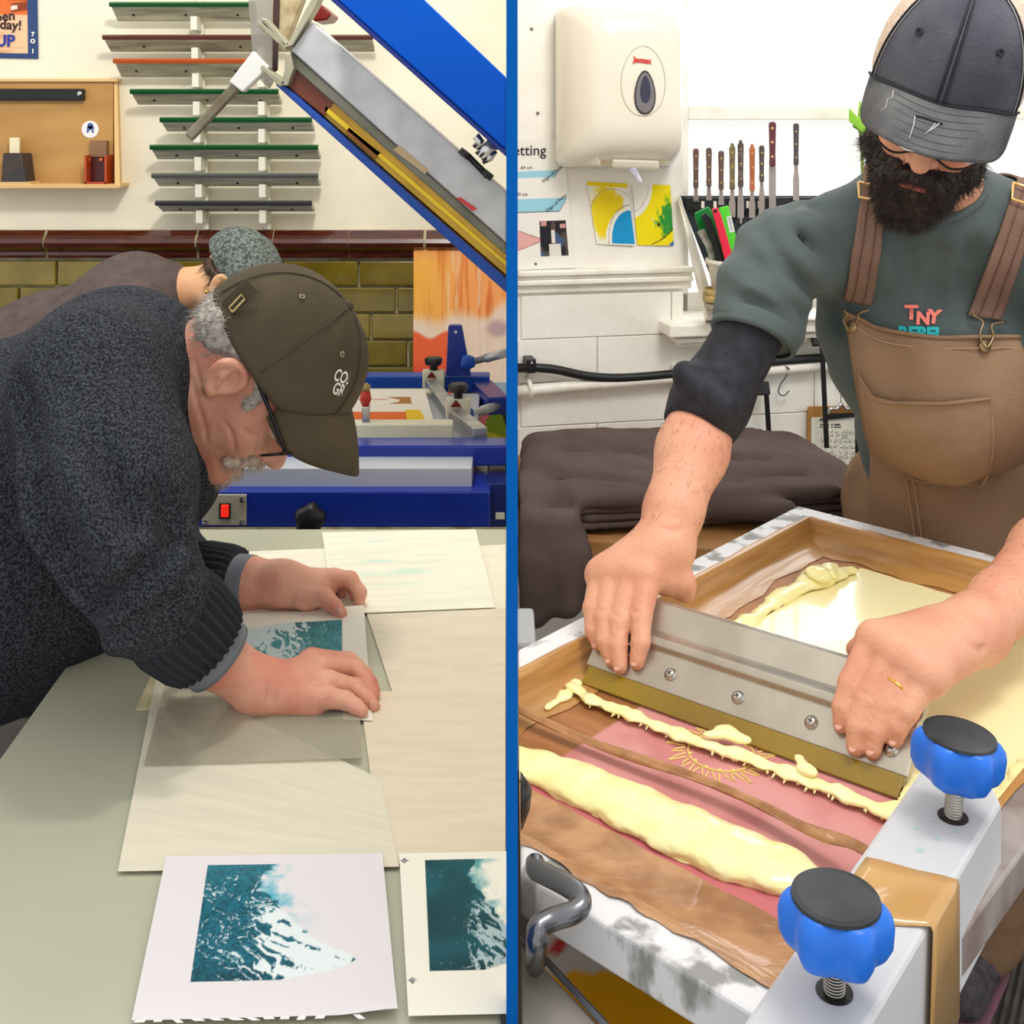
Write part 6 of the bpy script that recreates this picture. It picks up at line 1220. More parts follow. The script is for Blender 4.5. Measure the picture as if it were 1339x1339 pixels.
# ---- press under the frame: rods, platen edge, supports
pu = thing('print_press', 'grey steel press bed with a bent tube handle under the near frame edge', 'press', (.45, 1.3, 0))
ZG = .78
def clipq(pts, z): return [V(max(p.x, XL), p.y, z) for p in pts]
g = [T(600, 1236, ZG), T(783, 1339, ZG), T(800, 1430, ZG), T(600, 1430, ZG)]; g[0] = T(680, 1233, ZG); g[0].x = XL; g[3].x = XL
g = [T(681, 1233, ZG), T(783, 1337, ZG), V(.12, .80, ZG), V(XL, .80, ZG)]
MB().hexa([p-V(0, 0, .03) for p in g], g).build('tool_tray', mat('grey beige steel', (176, 170, 160), .4, .2, col2=(166, 160, 150), nscale=8), pu, bev=.003)
MB().tube([g[0]+V(0.002, .003, .004), g[1]+V(0, 0, .004), V(.135, .8, ZG+.004)], .003, 10).build('tray_rim', mat('bluish steel tube', (150, 156, 168), .25, .8), pu, True)
ht = mat('steel tube', (128, 130, 134), .25, .9, col2=(106, 108, 112), nscale=14)
zt_ = .825
pts = catmull([T(684, 1128, .868), T(705, 1139, .868), T(740, 1157, .868), T(757, 1170, .867), T(760, 1184, .865), T(748, 1194, .863), T(720, 1203, .86), T(697, 1218, .857), T(690, 1236, .845), T(688, 1262, .79)], 6)
pts = [Vector(p) for p in pts]; 
for p in pts: p.x = max(p.x, XL+.012)
MB().tube(pts, .0084, 14).build('bent_handle', ht, pu, True)
MB().bar((XL+.02, 1.25, .72), (.55, 1.35, .72), .06, .05).build('cross_beam', dark_steel, pu); 
for x, y in ((.06, 1.3), (.62, 1.22), (.45, 1.75)): MB().bar((x, y, 0), (x, y, .80 if y > 1.5 else .72), .06, .06).build('leg', dark_steel, pu)
MB().box((.42, 1.33, .765), (.05, .05, .022)).build('pallet_arm', dark_steel, pu)
MB().hexa([F_(.16, .2, -.085), F_(.46, .2, -.085), F_(.46, .85, -.085), F_(.2, .85, -.085)], [F_(.16, .2, -.05), F_(.46, .2, -.05), F_(.46, .85, -.05), F_(.2, .85, -.05)]).build('pallet', black_plastic, pu)
kbk = MB().lathe([(.01, 0), (.024, .004), (.028, .02), (.028, .034), (.02, .044)], V(XL-.021, 1.02, .868), V(.1, 0, 1), 24).build('black_knob', black_plastic, pu, True); clipx(kbk)
sb = thing('support_block', 'pale grey machine corner showing between the blue strip and the frame', 'machine', tuple(T(690, 830, .8)))
o = MB().hexa([V(XL, 1.80, .55), V(.035, 1.80, .55), V(.035, 1.9, .55), V(XL, 1.9, .55)], [V(XL, 1.80, .672), V(.038, 1.80, .672), V(.036, 1.9, .685), V(XL, 1.9, .685)]).build('cover', mat('pale grey cover', (196, 198, 200), .4), sb, bev=.006)
MB().bar((.022, 1.85, 0), (.022, 1.85, .56), .03, .03).build('post', dark_steel, sb)
# painted drum below
dm_ = thing('painted_drum', 'yellow drum painted with red and purple shapes under the press', 'drum', (.1, 1.3, 0))
def drumc(u, v):
    c = mixc([255, 196, 14], [250, 182, 10], fbm(u*6, v*6, o=3)); d = np.hypot(u-.45, v-.5); c = mixc(c, [226, 224, 220], (u < .28)*(v > .6)*1.); c = mixc(c, [214, 40, 40], ((np.hypot(u-.2, v-.78) < .03)+(np.hypot(u-.1, v-.7) < .03) > 0)*1.)
    c = mixc(c, [150, 20, 60], (np.abs(v-.02-1.0*(u-.38)-.25*np.sin(u*5)) < .045)*(u > .42)*(u < .86)*1.); c = mixc(c, [176, 26, 34], (u-.5)*1.1+(.5-v)*.5 > .36); return mixc(c, [190, 40, 30], (np.hypot(u-.66, v-.68) < .06)*1.)
zd = .66
def drumcyl():
    o = MB().lathe([(.17, .03), (.175, .05), (.175, .62), (.172, .635)], V(.185, 1.12, 0), (0, 0, 1), 48).build('shell', mat('drum yellow side', (236, 160, 16), .4), dm_, True); return clipx(o)
drumcyl()
cq = V(.185, 1.12, .637); g = np.zeros((25, 73, 3)); uvs = []
for i in range(25):
    for j in range(73):
        r = .172*i/24; a = 2*math.pi*j/72; g[i, j] = cq+V(r*math.cos(a), r*math.sin(a), .0)
b = MB().grid(g); me = bpy.data.meshes.new('drum_top'); me.from_pydata(b.v, [], b.f); me.update(); co = np.array(b.v); A = np.ones((len(co), 4)); A[:, :3] = lin(np.clip(drumc((co[:, 0]-cq.x)/.344+.5, (co[:, 1]-cq.y)/.344+.5), 0, 255)/255)
ca = me.color_attributes.new('Col', 'FLOAT_COLOR', 'POINT'); ca.data.foreach_set('color', A.ravel()); o = clipx(link('drum_top', me, colmat('painted drum top', .4), dm_))
# ================================================================ BEARDED MAN PULLING THE SQUEEGEE
P3 = thing('person', 'bearded man in faded cap, green-grey T-shirt and tan bib dungarees gripping the squeegee', 'person', (.78, 2.0, 0))
F3, U3, S3 = frame((-.43, -.74, -.52), (.03, -.6, .78))
O3 = P(1203, 216, 1.5)-F3*.128+U3*.036
b3 = SDF(); L3 = head_sdf(b3, O3, F3, U3, S3, 1.03)
nb3 = V(.635, 1.72, 1.36); b3.cone(nb3, L3(-.02, -.04), .066, .062, .03)
shR, shL = P(1024, 340, 1.72), V(.93, 1.72, 1.27)
elR, wrR = P(925, 532, 1.62), P(868, 716, 1.475); elL, wrL = P(1440, 640, 1.62), P(1276, 822, 1.345)
b3.cone((.66, 1.84, 1.2), (.77, 2.0, .9), .07, .09, .05)
b3.cone(nb3-V(0, -.03, .05), shR, .06, .044, .03).cone(nb3-V(0, -.03, .05), shL, .06, .044, .03).cone(nb3, (.66, 1.84, 1.2), .06, .07, .03)
b3.chain([shR, elR], [.045, .043], .03).chain([elR, P(905, 590, 1.57), P(880, 670, 1.505), wrR], [.045, .0465, .036, .031], .02)
b3.chain([shL, elL], [.046, .044], .03).chain([elL, P(1370, 725, 1.49), P(1310, 790, 1.39), wrL], [.046, .045, .036, .031], .02)
hpA, hpB = V(.72, 2.05, .8), V(.90, 2.0, .8)
b3.chain([hpA, V(.84, 2.0, .45), V(.805, 1.99, .07)], [.09, .06, .045], .03).chain([hpB, V(1.04, 1.96, .45), V(1.06, 2.0, .07)], [.09, .06, .045], .03).cone(hpA, hpB, .1, None, .04)
b3.cone(V(.805, 1.99, .05), V(.735, 1.9, .04), .04, .03, .02).cone(V(1.06, 2.0, .05), V(1.0, 1.9, .04), .04, .03, .02)
def hand(s, wr, mc, fingers, rads, palm_r=(.03, .021)):
    for p in mc: s.cone(wr, p, palm_r[0], palm_r[1], .02)
    for i in range(len(mc)-1): s.cone(mc[i], mc[i+1], .0175, .0175, .012)
    for f, r in zip(fingers, rads): s.chain(f, r, .0035)
FR = [.0155, .0128, .0112, .0088]
offs = (.026, .023, .017, .0085)
jR = [[(843, 762), (838, 808), (838, 840), (833, 866)], [(823, 756), (811, 812), (808, 842), (811, 872)], [(801, 754), (791, 806), (791, 838), (799, 862)], [(783, 757), (774, 795), (775, 824), (782, 842)]]
fR = [[SQ(x, y, o) for (x, y), o in zip(f, offs)] for f in jR]
mcR = [SQ(846, 754, .02), SQ(826, 748, .024), SQ(804, 747, .024), SQ(787, 752, .02)]
hand(b3, wrR, mcR, [[m]+f[1:] for m, f in zip(mcR, fR)], [[.0185, .0132, .0115, .0092], FR and [.0185, .0134, .0118, .0092], [.018, .013, .0112, .009], [.016, .0115, .0098, .0082]])
b3.chain([wrR.lerp(SQ(872, 758, .0), .4), SQ(874, 757, -.006), SQ(893, 764, -.02), SQ(896, 776, -.03)], [.022, .0185, .0145, .0115], .012)
jL = [[(1138, 846), (1112, 893), (1102, 925), (1100, 948)], [(1165, 862), (1134, 915), (1121, 950), (1118, 977)], [(1192, 876), (1160, 922), (1145, 956), (1141, 981)], [(1210, 896), (1186, 930), (1174, 952), (1170, 968)]]
fL = [[SQ(x, y, o) for (x, y), o in zip(f, offs)] for f in jL]
mcL = [SQ(1145, 838, .022), SQ(1170, 853, .026), SQ(1195, 868, .026), SQ(1213, 884, .022)]
hand(b3, wrL, mcL, [[m]+f[1:] for m, f in zip(mcL, fL)], [[.0185, .0128, .0112, .009], [.0185, .013, .0115, .0092], [.018, .0126, .011, .009], [.016, .0118, .01, .0085]])
b3.chain([wrL.lerp(SQ(1150, 830, 0), .45), SQ(1160, 838, -.01), SQ(1140, 842, -.022), SQ(1120, 850, -.03)], [.024, .019, .015, .012], .012)
for f in fR+fL:                                       # knuckle creases
    for k in (1, 2):
        c_ = f[k]+sn*.0125; b3.cone(c_+su*-.006, c_+su*.006, .0009, None, .003, 's')
b3.crease([[(862, 690), (880, 694), (897, 690)], [(1262, 836), (1280, 850), (1290, 846)]], .0016, .006, dz=.0006)
body3 = b3.build('body', skin_b, .0035, P3)
for f in fR+fL: MB().ball(f[3]+sn*.0058-tl_n*.004, (.0048, .006, .0018), 8, Matrix((su, tl_n, sn)).transposed()).build('fingernail', nm, P3, True)
rc = fL[2][0].lerp(fL[2][1], .62); rax = (fL[2][1]-fL[2][0]).normalized(); rx = rax.orthogonal().normalized(); ry = rax.cross(rx)
MB().tube([mcL[2].lerp(fL[2][1], .6)+(rx*math.cos(t)+ry*math.sin(t))*.0136 for t in np.linspace(0, 6.283, 33)], .0021, 8, False).build('wedding_ring', mat('gold ring', (232, 190, 96), .18, .9), P3, True)
# T-shirt
t3 = SDF(); yaw = .38; Ry = np.array([[math.cos(yaw), -math.sin(yaw), 0], [math.sin(yaw), math.cos(yaw), 0], [0, 0, 1]])*1.; Ry = Ry @ np.array([[1, 0, 0], [0, math.cos(-.45), -math.sin(-.45)], [0, math.sin(-.45), math.cos(-.45)]])
t3.ell((.672, 1.815, 1.16), (.205, .13, .22), Ry, .04).ell((.768, 1.965, .93), (.185, .128, .22), Ry, .08)
t3.cone(nb3+V(.0, .03, -.025), shR, .1, .066, .05).cone(nb3+V(.0, .03, -.025), shL, .1, .08, .05); t3.cone(nb3+V(0, .03, -.05), nb3+V(0, .0, -.035), .092, .08, .03)
t3.chain([shR, P(1002, 385, 1.67), P(988, 440, 1.645)], [.068, .066, .061], .035); t3.chain([shL, shL.lerp(elL, .6)], [.08, .072], .04)
sd_d = (P(982, 442, 1.64)-P(1002, 385, 1.67)).normalized()
for pts, r in (([P(1090, 330, 1.6), P(1078, 400, 1.6), P(1080, 440, 1.6)], .012), ([P(1060, 290, 1.6), P(1075, 350, 1.58)], .008), ([P(1045, 380, 1.54), P(1085, 405, 1.6)], .01), ([P(1000, 330, 1.57), P(1060, 385, 1.56)], .007), ([P(1225, 335, 1.62), P(1215, 385, 1.62)], .006), ([P(1270, 330, 1.62), P(1250, 400, 1.64)], .007)): t3.chain(pts, [r]*len(pts), .03, 's')
t3.disp = lambda X: .016*(fbm(X[..., 0]*9+X[..., 2]*5, X[..., 1]*9, X[..., 2]*7, 3, 4)-.5)+.003*np.sin((X[..., 0]*.6+X[..., 2])*95+8*vn(X[..., 0]*7, X[..., 1]*7, X[..., 2]*7, 3))*sst(.56, .42, X[..., 0])
t3_base = list(t3.ops)
t3.crease([[(1025, 249), (1048, 300), (1054, 316)], [(1054, 312), (1080, 360), (1077, 394)], [(995, 301), (1043, 357), (1077, 398)], [(985, 340), (1030, 385), (1070, 415)], [(1060, 270), (1078, 330), (1085, 400)], [(1090, 330), (1092, 400), (1100, 440)]], .0032, .02, dz=.002)
t3.crease([[(970, 390), (1000, 400), (1040, 425)], [(960, 350), (1000, 372), (1050, 410)]], .003, .015, dz=.001)
t3.crease([[(1178, 312), (1190, 345), (1196, 385)], [(1278, 323), (1270, 350), (1262, 385)], [(1225, 325), (1228, 360), (1225, 395)]], .007, .03, dz=.003)
t3.crease([[(1010, 290), (1060, 350), (1080, 385)], [(1038, 262), (1066, 310), (1082, 345)]], .006, .03, 'u', dz=.001)
tsm = mat('faded green grey jersey', (74, 84, 84), .9, col2=(88, 98, 97), nscale=5, spec=.12, bump=.15, bscale=150, sheen=.1)
hemp = P(985, 441, 1.643)
ts3 = SDF(); ts3.ops = list(t3.ops); ts3.disp = t3.disp
hem_n = sd_d
cut = SDF()
ts3.ops.append(('s', 'b', (np.array(hemp+hem_n*.1), np.array((.12, .12, .1)), np.array(hem_n.to_track_quat('Z', 'Y').to_matrix()), .002), .004, np.array(hemp+hem_n*.1), .2))
ts_o = ts3.build('t_shirt', tsm, .0065, P3)
# neckline rib
nk = nb3+V(0, -.0, .014); nz = (Vector(L3(-.02, -.04))-nb3).normalized(); nx = nz.orthogonal().normalized(); ny = nz.cross(nx)
hz_x = hem_n.orthogonal().normalized(); hz_y = hem_n.cross(hz_x)
ring_band('sleeve_hem', hemp-hem_n*.022, hemp+hem_n*.004, .0625, .0625, tsm, .004, n=60, bulge=.001, parent=P3)
# dark elbow sleeve under the T-shirt sleeve
e3 = SDF(); e0_ = P(996, 408, 1.655); e3.chain([e0_, elR+V(.004, 0, .006), P(906, 572, 1.585)], [.047, .0505, .0475], .03)
ed = (P(906, 572, 1.585)-elR).normalized(); e3.plane(P(909, 562, 1.588), ed, .004)
for (a, c) in ((P(890, 470, 1.57), P(952, 512, 1.545)), (P(880, 505, 1.57), P(944, 552, 1.53)), (P(915, 440, 1.6), P(985, 470, 1.57))): e3.cone(a, c, .006, None, .012, 's')
e3.cone(P(893, 486, 1.58), P(950, 530, 1.55), .012, None, .05)
e3.build('elbow_sleeve', mat('black ribbed sleeve', (24, 24, 32), .75, col2=(40, 40, 50), nscale=60, stretch=(1, 1, 1), bump=.3, bscale=120), .004, P3)
# dungarees: legs and seat, bib, pocket, straps
canv = mat('tan duck canvas', (150, 121, 96), .85, col2=(134, 106, 84), nscale=6, bump=.3, bscale=300, spec=.15); canv2 = mat('strap canvas', (134, 107, 93), .85, col2=(118, 93, 80), nscale=8, bump=.3, bscale=300, spec=.15); stit = mat('tan stitching', (176, 140, 108), .8)
d3 = SDF(); d3.ell((.785, 2.0, .84), (.2, .15, .17), Ry, .05); d3.chain([hpA, V(.84, 2.0, .45), V(.81, 2.0, .09)], [.125, .095, .08], .04).chain([hpB, V(1.04, 1.96, .45), V(1.06, 2.0, .09)], [.125, .095, .08], .04)
d3.disp = lambda X: .016*(fbm(X[..., 0]*10, X[..., 1]*10, X[..., 2]*14, 3, 9)-.5); d3.plane((0, 0, .93), (0, 0, 1), .01)
d3.build('dungaree_trousers', canv, .009, P3)
for i_, (a, c) in enumerate(((V(.81, 2.0, .05), V(.745, 1.9, .045)), (V(1.06, 2.0, .05), V(1.0, 1.9, .045)))):
    so = SDF().cone(a, c, .05, .04, .02).plane(V(0, 0, .004), V(0, 0, -1)).build('shoe', mat('dark grey trainer %d' % i_, (60, 58, 62), .7, col2=(90, 84, 88), nscale=60), .006, P3)
    SDF().cone(V(a.x, a.y, .02), V(c.x, c.y, .02), .054, .045, .02).plane(V(0, 0, .02), V(0, 0, 1), .002).plane(V(0, 0, .0086), V(0, 0, -1), .002).build('sole', mat('pinkish sole %d' % i_, (132, 92, 108), .6), .005, so)
    fd = (c-a).normalized(); fs = V(-fd.y, fd.x, 0)
    for m_ in range(3): q_ = a.lerp(c, .45+.16*m_)+V(0, 0, .043-.0025*m_); MB().tube([q_-fs*.024-V(0, 0, .012), q_+V(0, 0, .003), q_+fs*.024-V(0, 0, .012)], .0035, 6).build('lace', mat('lace %d%d' % (i_, m_), (206, 196, 206), .7), so)
both = SDF(); both.ops = list(t3_base)+list(d3.ops[:3]); both.disp = lambda X: .008*(fbm(X[..., 0]*7, X[..., 1]*7, X[..., 2]*7, 2, 4)-.5)
bibg = [[(1107, 402), (1152, 430), (1215, 441), (1270, 441), (1324, 441)], [(1117, 460), (1165, 470), (1222, 476), (1280, 478), (1336, 480)], [(1128, 520), (1178, 524), (1232, 530), (1290, 534), (1358, 534)], [(1144, 596), (1192, 600), (1246, 606), (1305, 608), (1385, 606)], [(1142, 660), (1195, 672), (1252, 682), (1315, 690), (1405, 690)], [(1150, 715), (1200, 730), (1256, 740), (1315, 748), (1405, 748)]]
wr3 = lambda u, v: .004*np.sin(v*14+u*5)*np.exp(-((u-.22)/.2)**2)+.004*(fbm(u*6, v*6, o=3, s=2)-.5)+.006*np.exp(-((v-.42)/.1)**2)*np.exp(-((u-.18)/.14)**2)
bib = cloth_patch('bib', both, bibg, canv, P3, .011, .004, 60, 60, 1.0, wr3)
pkg = [[(1129, 484), (1148, 512), (1170, 519), (1226, 521), (1283, 516)], [(1139, 545), (1160, 556), (1185, 560), (1232, 563), (1287, 556)], [(1156, 600), (1170, 612), (1192, 620), (1236, 625), (1284, 606)]]
pk = cloth_patch('bib_pocket', both, pkg, canv, P3, .0165, .004, 40, 40, 1.0, lambda u, v: .006*np.exp(-((v-.15)/.2)**2)*np.exp(-(u/.4)**2)+.003*(fbm(u*5, v*5, o=2, s=7)-.5))
def seam_on(pts, off, r, m, par, nm='seam', n=8):
    c = np.array(catmull([(*p, 0) for p in pts], n)); X = ray_path(both, c[:, 0], c[:, 1], off); return MB().tube([Vector(p) for p in X], r, 6).build(nm, m, par, True)
seam_on([(1129, 484), (1150, 514), (1180, 520), (1230, 522), (1283, 517)], .0235, .0022, canv, pk, 'pocket_hem'); seam_on([(1283, 517), (1288, 560), (1284, 604), (1272, 622), (1236, 627), (1192, 622), (1162, 606)], .0185, .0011, stit, pk)
seam_on([(1107, 403), (1130, 418), (1152, 431), (1215, 442), (1270, 442), (1324, 442)], .0135, .0032, canv, bib, 'bib_hem'); seam_on([(1112, 420), (1152, 446), (1215, 456), (1270, 456), (1326, 456)], .013, .0009, stit, bib); seam_on([(1188, 622), (1194, 660), (1200, 700)], .013, .0011, stit, bib); seam_on([(1196, 622), (1202, 660), (1208, 700)], .013, .0011, stit, bib)
tsr = SDF(); tsr.ops = list(t3_base); tsr.disp = t3.disp
c_ = np.array(catmull([(1195, 292, 0), (1222, 290, 0), (1252, 283, 0), (1276, 268, 0), (1288, 252, 0)], 8)); X = ray_path(tsr, c_[:, 0], c_[:, 1], .001); MB().tube([Vector(p) for p in X], .006, 8).build('neck_rib', tsm, P3, True)
for nm_, g_ in (('strap', [[(1134, 214), (1150, 208), (1164, 204)], [(1126, 262), (1143, 262), (1159, 264)], [(1114, 325), (1132, 328), (1150, 330)], [(1103, 388), (1120, 392), (1138, 397)]]), ('strap', [[(1338, 214), (1358, 218), (1378, 222)], [(1319, 262), (1338, 266), (1357, 272)], [(1292, 335), (1312, 340), (1331, 346)], [(1263, 413), (1284, 416), (1305, 419)]])):
    st_ = cloth_patch(nm_, tsr, g_, canv2, P3, .007, .004, 50, 10, 1.0)
    e_ = g_[1]; X = tsr.ray(np.array([e_[0][0]-1, e_[2][0]+0, e_[2][0]+3, e_[0][0]-3.]), np.array([e_[0][1]-14, e_[2][1]-12, e_[2][1]+6, e_[0][1]+4.]), 1.0, .014)
    X = [Vector(p) for p in X]; MB().tube(X+[X[0]], .0022, 8).build('slider_buckle', brass, st_, True)
    for k in (.3, .7):
        c_ = [np.array(r[0])*(1-k)+np.array(r[2])*k for r in g_]; c_ = np.array(catmull([(*p, 0) for p in c_], 6)); X = ray_path(tsr, c_[:, 0], c_[:, 1], .0085); MB().tube([Vector(p) for p in X], .0008, 5).build('seam', mat('strap stitch %d%.1f' % (g_[0][0][0], k), (104, 70, 58), .8), st_)
wire = mat('antique brass wire', (150, 128, 96), .3, .8)
for pts, bt_ in (([(1102, 392), (1112, 402), (1110, 418), (1117, 430), (1126, 418), (1126, 404), (1137, 399)], (1118, 428)), ([(1263, 414), (1276, 424), (1272, 440), (1280, 456), (1289, 442), (1287, 428), (1305, 422)], (1280, 454))):
    c = np.array(catmull([(*p, 0) for p in pts], 5)); X = both.ray(c[:, 0], c[:, 1], 1.0, .017); h_ = MB().tube([Vector(p) for p in X], .0018, 6).build('strap_hook', wire, P3, True)
    X = both.ray(np.array([bt_[0]*1.]), np.array([bt_[1]*1.]), 1.0, .012); X2 = both.ray(np.array([bt_[0]*1.]), np.array([bt_[1]*1.]), 1.0, .02)
    MB().lathe([(.009, 0), (.0095, .003), (.008, .0045), (.003, .0045), (.002, .006)], X[0], Vector(X2[0]-X[0]), 20).build('bib_button', wire, P3, True)
pinkm, tealm = mat('coral print', (244, 132, 120), .7), mat('teal print', (36, 178, 186), .7)
def shirt_txt(s, x, y, size, m, rot=0., bold=.002):
    me = text_mesh(s, size, bold); c = np.array([v.co[:2] for v in me.vertices]); px = x+(c[:, 0]*math.cos(rot)-c[:, 1]*math.sin(rot)); py = y-(c[:, 0]*math.sin(rot)+c[:, 1]*math.cos(rot))
    X = tsr.ray(px, py, 1.0, .004)
    for v, p in zip(me.vertices, X): v.co = p
    me.materials.clear(); return link('lettering', me, m, P3)
shirt_txt('T', 1191, 409, 27, pinkm, 0, 1.2); shirt_txt('N', 1206, 417, 23, pinkm, -.05, 1.2); shirt_txt('Y', 1220, 415, 25, pinkm, -.1, 1.2); shirt_txt('REBEL', 1203, 437, 22, tealm, -.03, 1.2)
# beard, moustache, hair
bm_ = mat('dark beard hair', (34, 28, 29), .5, col2=(64, 52, 49), nscale=140, spec=.35)
bd = SDF(); R3 = np.array([F3, U3, S3]).T
bd.ell(L3(.074, -.105), (.042, .052, .052), R3, .02); bd.ell(L3(.07, -.075), (.046, .03, .058), R3, .02); bd.ell(L3(.062, -.15), (.032, .036, .04), R3, .03)
for q in (-1, 1): bd.cone(L3(.005, -.02, q*.069), L3(.05, -.075, q*.054), .009, .018, .02); bd.cone(L3(.05, -.075, q*.056), L3(.07, -.11, q*.02), .022, .024, .02); bd.cone(L3(.122, -.056, q*.004), L3(.104, -.078, q*.036), .0095, .009, .008); bd.cone(L3(.104, -.078, q*.036), L3(.088, -.1, q*.04), .01, .014, .01)
bd.cone(L3(.115, -.073, -.012), L3(.115, -.073, .012), .006, None, .004, 's')
bd.disp = lambda X: .007*(fbm(X[..., 0]*70, X[..., 1]*70, X[..., 2]*40, 2, 5)-.5)
bo3 = bd.build('beard', bm_, .004, P3); rt, no = scatter(bo3.data, 5200, None, 6)
dn = no*.6-np.array(U3)*.55+np.array([0, 0, -.35]); o = strands('beard_hairs', rt, dn, np.random.uniform(.005, .017, len(rt)), .0006, bm_, bo3, curl=.7, wob=.5); o['kind'] = 'stuff'
lip = SDF().cone(L3(.114, -.077, -.014), L3(.114, -.077, .014), .0055, None, .005); lip.build('lower_lip', mat('lip', (176, 96, 86), .45), .002, P3)
hh3 = SDF()
for q in (-1, 1): hh3.cone(L3(-.005, .045, q*.079), L3(.004, -.03, q*.075), .008, .009, .01)
hh3.ell(L3(-.05, .0), (.05, .05, .07), R3, .02); hh3.disp = bd.disp; hh3.build('hair', bm_, .004, P3)
for q in (-1, 1): MB().ball(Vector(L3(.088, .002, q*.033)), .0135, 14).build('eye', EY, P3, True)
g3 = MB().tube([Vector(L3(.118, -.004, -.012)), Vector(L3(.122, .002, 0)), Vector(L3(.118, -.004, .012))], .0016, 6).build('glasses', gl, P3, True)
for q in (-1, 1):
    ring = [Vector(L3(.116-.006*abs(math.cos(t)), -.012+.021*math.sin(t), q*.036+.027*math.cos(t))) for t in np.linspace(0, 6.283, 33)]; MB().tube(ring, .0017, 6, False).build('rim', gl, g3, True)
    MB().tube([Vector(L3(.108, -.004, q*.063)), Vector(L3(.06, .0, q*.078)), Vector(L3(.0, .008, q*.083))], .0018, 6).build('temple', gl, g3, True)
# trucker cap
capf = mat('washed charcoal denim', (66, 66, 76), .9, col2=(96, 96, 104), nscale=11, bump=.3, bscale=220, spec=.1, ncon=(.3, .75)); capb = mat('washed grey brim', (80, 80, 84), .9, col2=(104, 104, 104), nscale=14, bump=.35, bscale=240, spec=.1); meshm = mat('beige trucker mesh', (214, 190, 170), .8, col2=(188, 164, 146), nscale=170, bump=.5, bscale=300)
CC3 = (.01, .048); rf3, ru3, rs3 = .122, .138, .1
low3 = lambda a: float(-.012+.03*sst(.3, 1, math.cos(a))+.036*sst(-.2, .12, -math.cos(a)))
w3 = lambda a, t: .012*(float(vn(a*4+9, t*5, s=6))-.5)
cap3 = thing and MB().grid(cap_dome(O3, F3, U3, S3, CC3, rf3, ru3, rs3, low3, 60, 28, -1.06, 1.06, w3)).build('cap', capf, P3, True); m_ = cap3.modifiers.new('solid', 'SOLIDIFY'); m_.thickness = .003; m_.offset = 1
o = MB().grid(cap_dome(O3, F3, U3, S3, CC3, rf3*.99, ru3*.99, rs3*.99, low3, 60, 28, 1.04, 2*math.pi-1.04, w3)).build('mesh_panel', meshm, cap3, True); m_ = o.modifiers.new('solid', 'SOLIDIFY'); m_.thickness = .002
brim(O3, F3, U3, S3, CC3, rf3, rs3, low3, ru3, 1.18, .08, .028, .02, capb, cap3, 40, 16, th=.004, droopside=.04)
def on3(a, u, e=.0): 
    t = math.acos(max(-1, min(1, u/ru3))); k = 1+e/.1+w3(a, t/max(.01, math.acos(max(-1, min(1, low3(a)/ru3))))); return O3+F3*(CC3[0]+rf3*math.sin(t)**.86*math.cos(a)*k)+U3*(CC3[1]+u*k)+S3*(rs3*math.sin(t)**.86*math.sin(a)*k)
dk = mat('dark seam denim', (40, 40, 48), .9); lt = mat('pale frayed thread', (176, 174, 170), .9)
for da in (-.045, .045): MB().tube([on3(da, u, .0042) for u in np.linspace(low3(0)+.002, ru3*.995, 22)], .0016, 6).build('front_seam', dk, cap3, True)
MB().tube([on3(0, u, .0042) for u in np.linspace(low3(0)+.002, ru3*.995, 22)], .0006, 5).build('front_stitch', mat('dull stitch', (112, 110, 114), .9), cap3, True)
for a in (-1.06, 1.06): MB().tube([on3(a, u, .004) for u in np.linspace(low3(a), ru3*.98, 20)], .0018, 6).build('panel_piping', dk, cap3, True); MB().tube([on3(a*.96, u, .004) for u in np.linspace(low3(a), ru3*.98, 20)], .0006, 5).build('panel_stitch', lt, cap3, True)
MB().tube([on3(a, low3(a)+.001, .004) for a in np.linspace(-1.18, 1.18, 40)], .0019, 6).build('brim_seam', dk, cap3, True)
for a in (-.62, .62):
    c_ = on3(a, .085, .004); n_ = (on3(a, .085, .02)-on3(a, .085)).normalized(); x_ = n_.orthogonal().normalized(); y_ = n_.cross(x_); MB().tube([c_+(x_*math.cos(t)+y_*math.sin(t))*.004 for t in np.linspace(0, 6.283, 16)], .0017, 6, False).build('eyelet', dk, cap3, True)
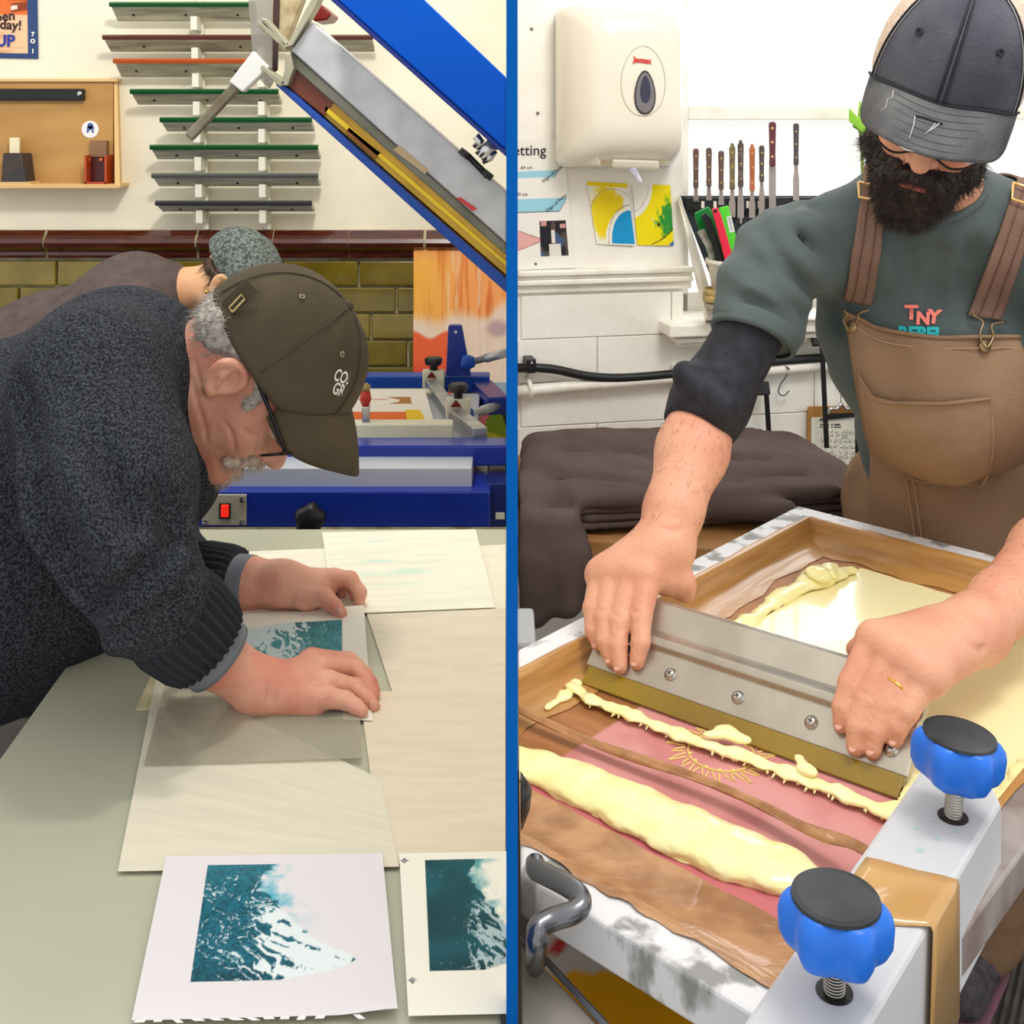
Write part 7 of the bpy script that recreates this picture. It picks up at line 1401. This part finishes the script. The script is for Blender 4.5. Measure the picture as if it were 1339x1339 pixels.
def on_brim(a, e, off=.003):
    ul = low3(a); t = math.acos(max(-1, min(1, ul/ru3))); s_ = rs3*math.sin(t)**.86*math.sin(a); base = O3+F3*(CC3[0]+rf3*math.sin(t)**.86*math.cos(a))+U3*(CC3[1]+ul)+S3*s_; ln = .08*max(0, math.cos(a/1.18*math.pi/2))**.45
    return base+F3*(ln*e)-U3*(.028*ln*e/.08*(.6+.4*e)+.04*(s_/rs3)**2*e*e)+S3*(s_*.02*e)+U3*off
for e in (.22, .36, .5, .64, .78, .9): MB().tube([on_brim(a, e, .0021) for a in np.linspace(-1.0+.1*e, 1.0-.1*e, 40)], .0005, 5).build('brim_stitch', MATS['dark seam denim'], cap3, True)
MB().tube([on_brim(.24, .45), on_brim(.1, .42), on_brim(-.1, .44)], .0016, 6).build('brim_tear', dk, cap3, True)
for pts in ([(.24, .45), (.22, .62), (.22, .86)], [(-.02, .46), (.02, .6), (.06, .7)], [(-.06, .44), (-.02, .55), (.02, .62)], [(.24, .44), (.1, .41), (-.1, .43)], [(.62, .2), (.6, .35), (.66, .42), (.64, .55), (.7, .68)]): MB().tube([on_brim(a, e, .0032) for a, e in pts], .0008, 5).build('frayed_thread', lt, cap3, True)
for a0_, a1_ in ((.12, .3), (-.62, -.48)):
    MB().tube([on_brim(a, e, .001) for a, e in ((a0_, .96), ((a0_+a1_)/2, .93), (a1_, .96), (a1_, 1.0), ((a0_+a1_)/2, 1.02), (a0_, 1.0), (a0_, .96))], .0011, 6).build('frayed_edge', lt, cap3, True)

co_h = body3.data
def on_arm(co, n): return ((co[:, 2] > .955)*(co[:, 0] < .33)*(co[:, 1] > 1.46)*(co[:, 1] < 1.6)+(co[:, 0] > .56)*(co[:, 1] < 1.56)*(co[:, 1] > 1.36)*(co[:, 2] < 1.1) > 0)*(n[:, 1] < .4)
rt, no = scatter(co_h, 900, on_arm, 12); dd_ = no*.5+np.where(rt[:, :1] < .4, np.array([[-.3, -.5, -.7]]), np.array([[-.6, -.5, -.5]])); o = strands('arm_hair', rt, dd_, np.random.uniform(.005, .012, len(rt)), .00018, mat('fine brown hair', (96, 60, 42), .6), body3, curl=.5); o['kind'] = 'stuff'
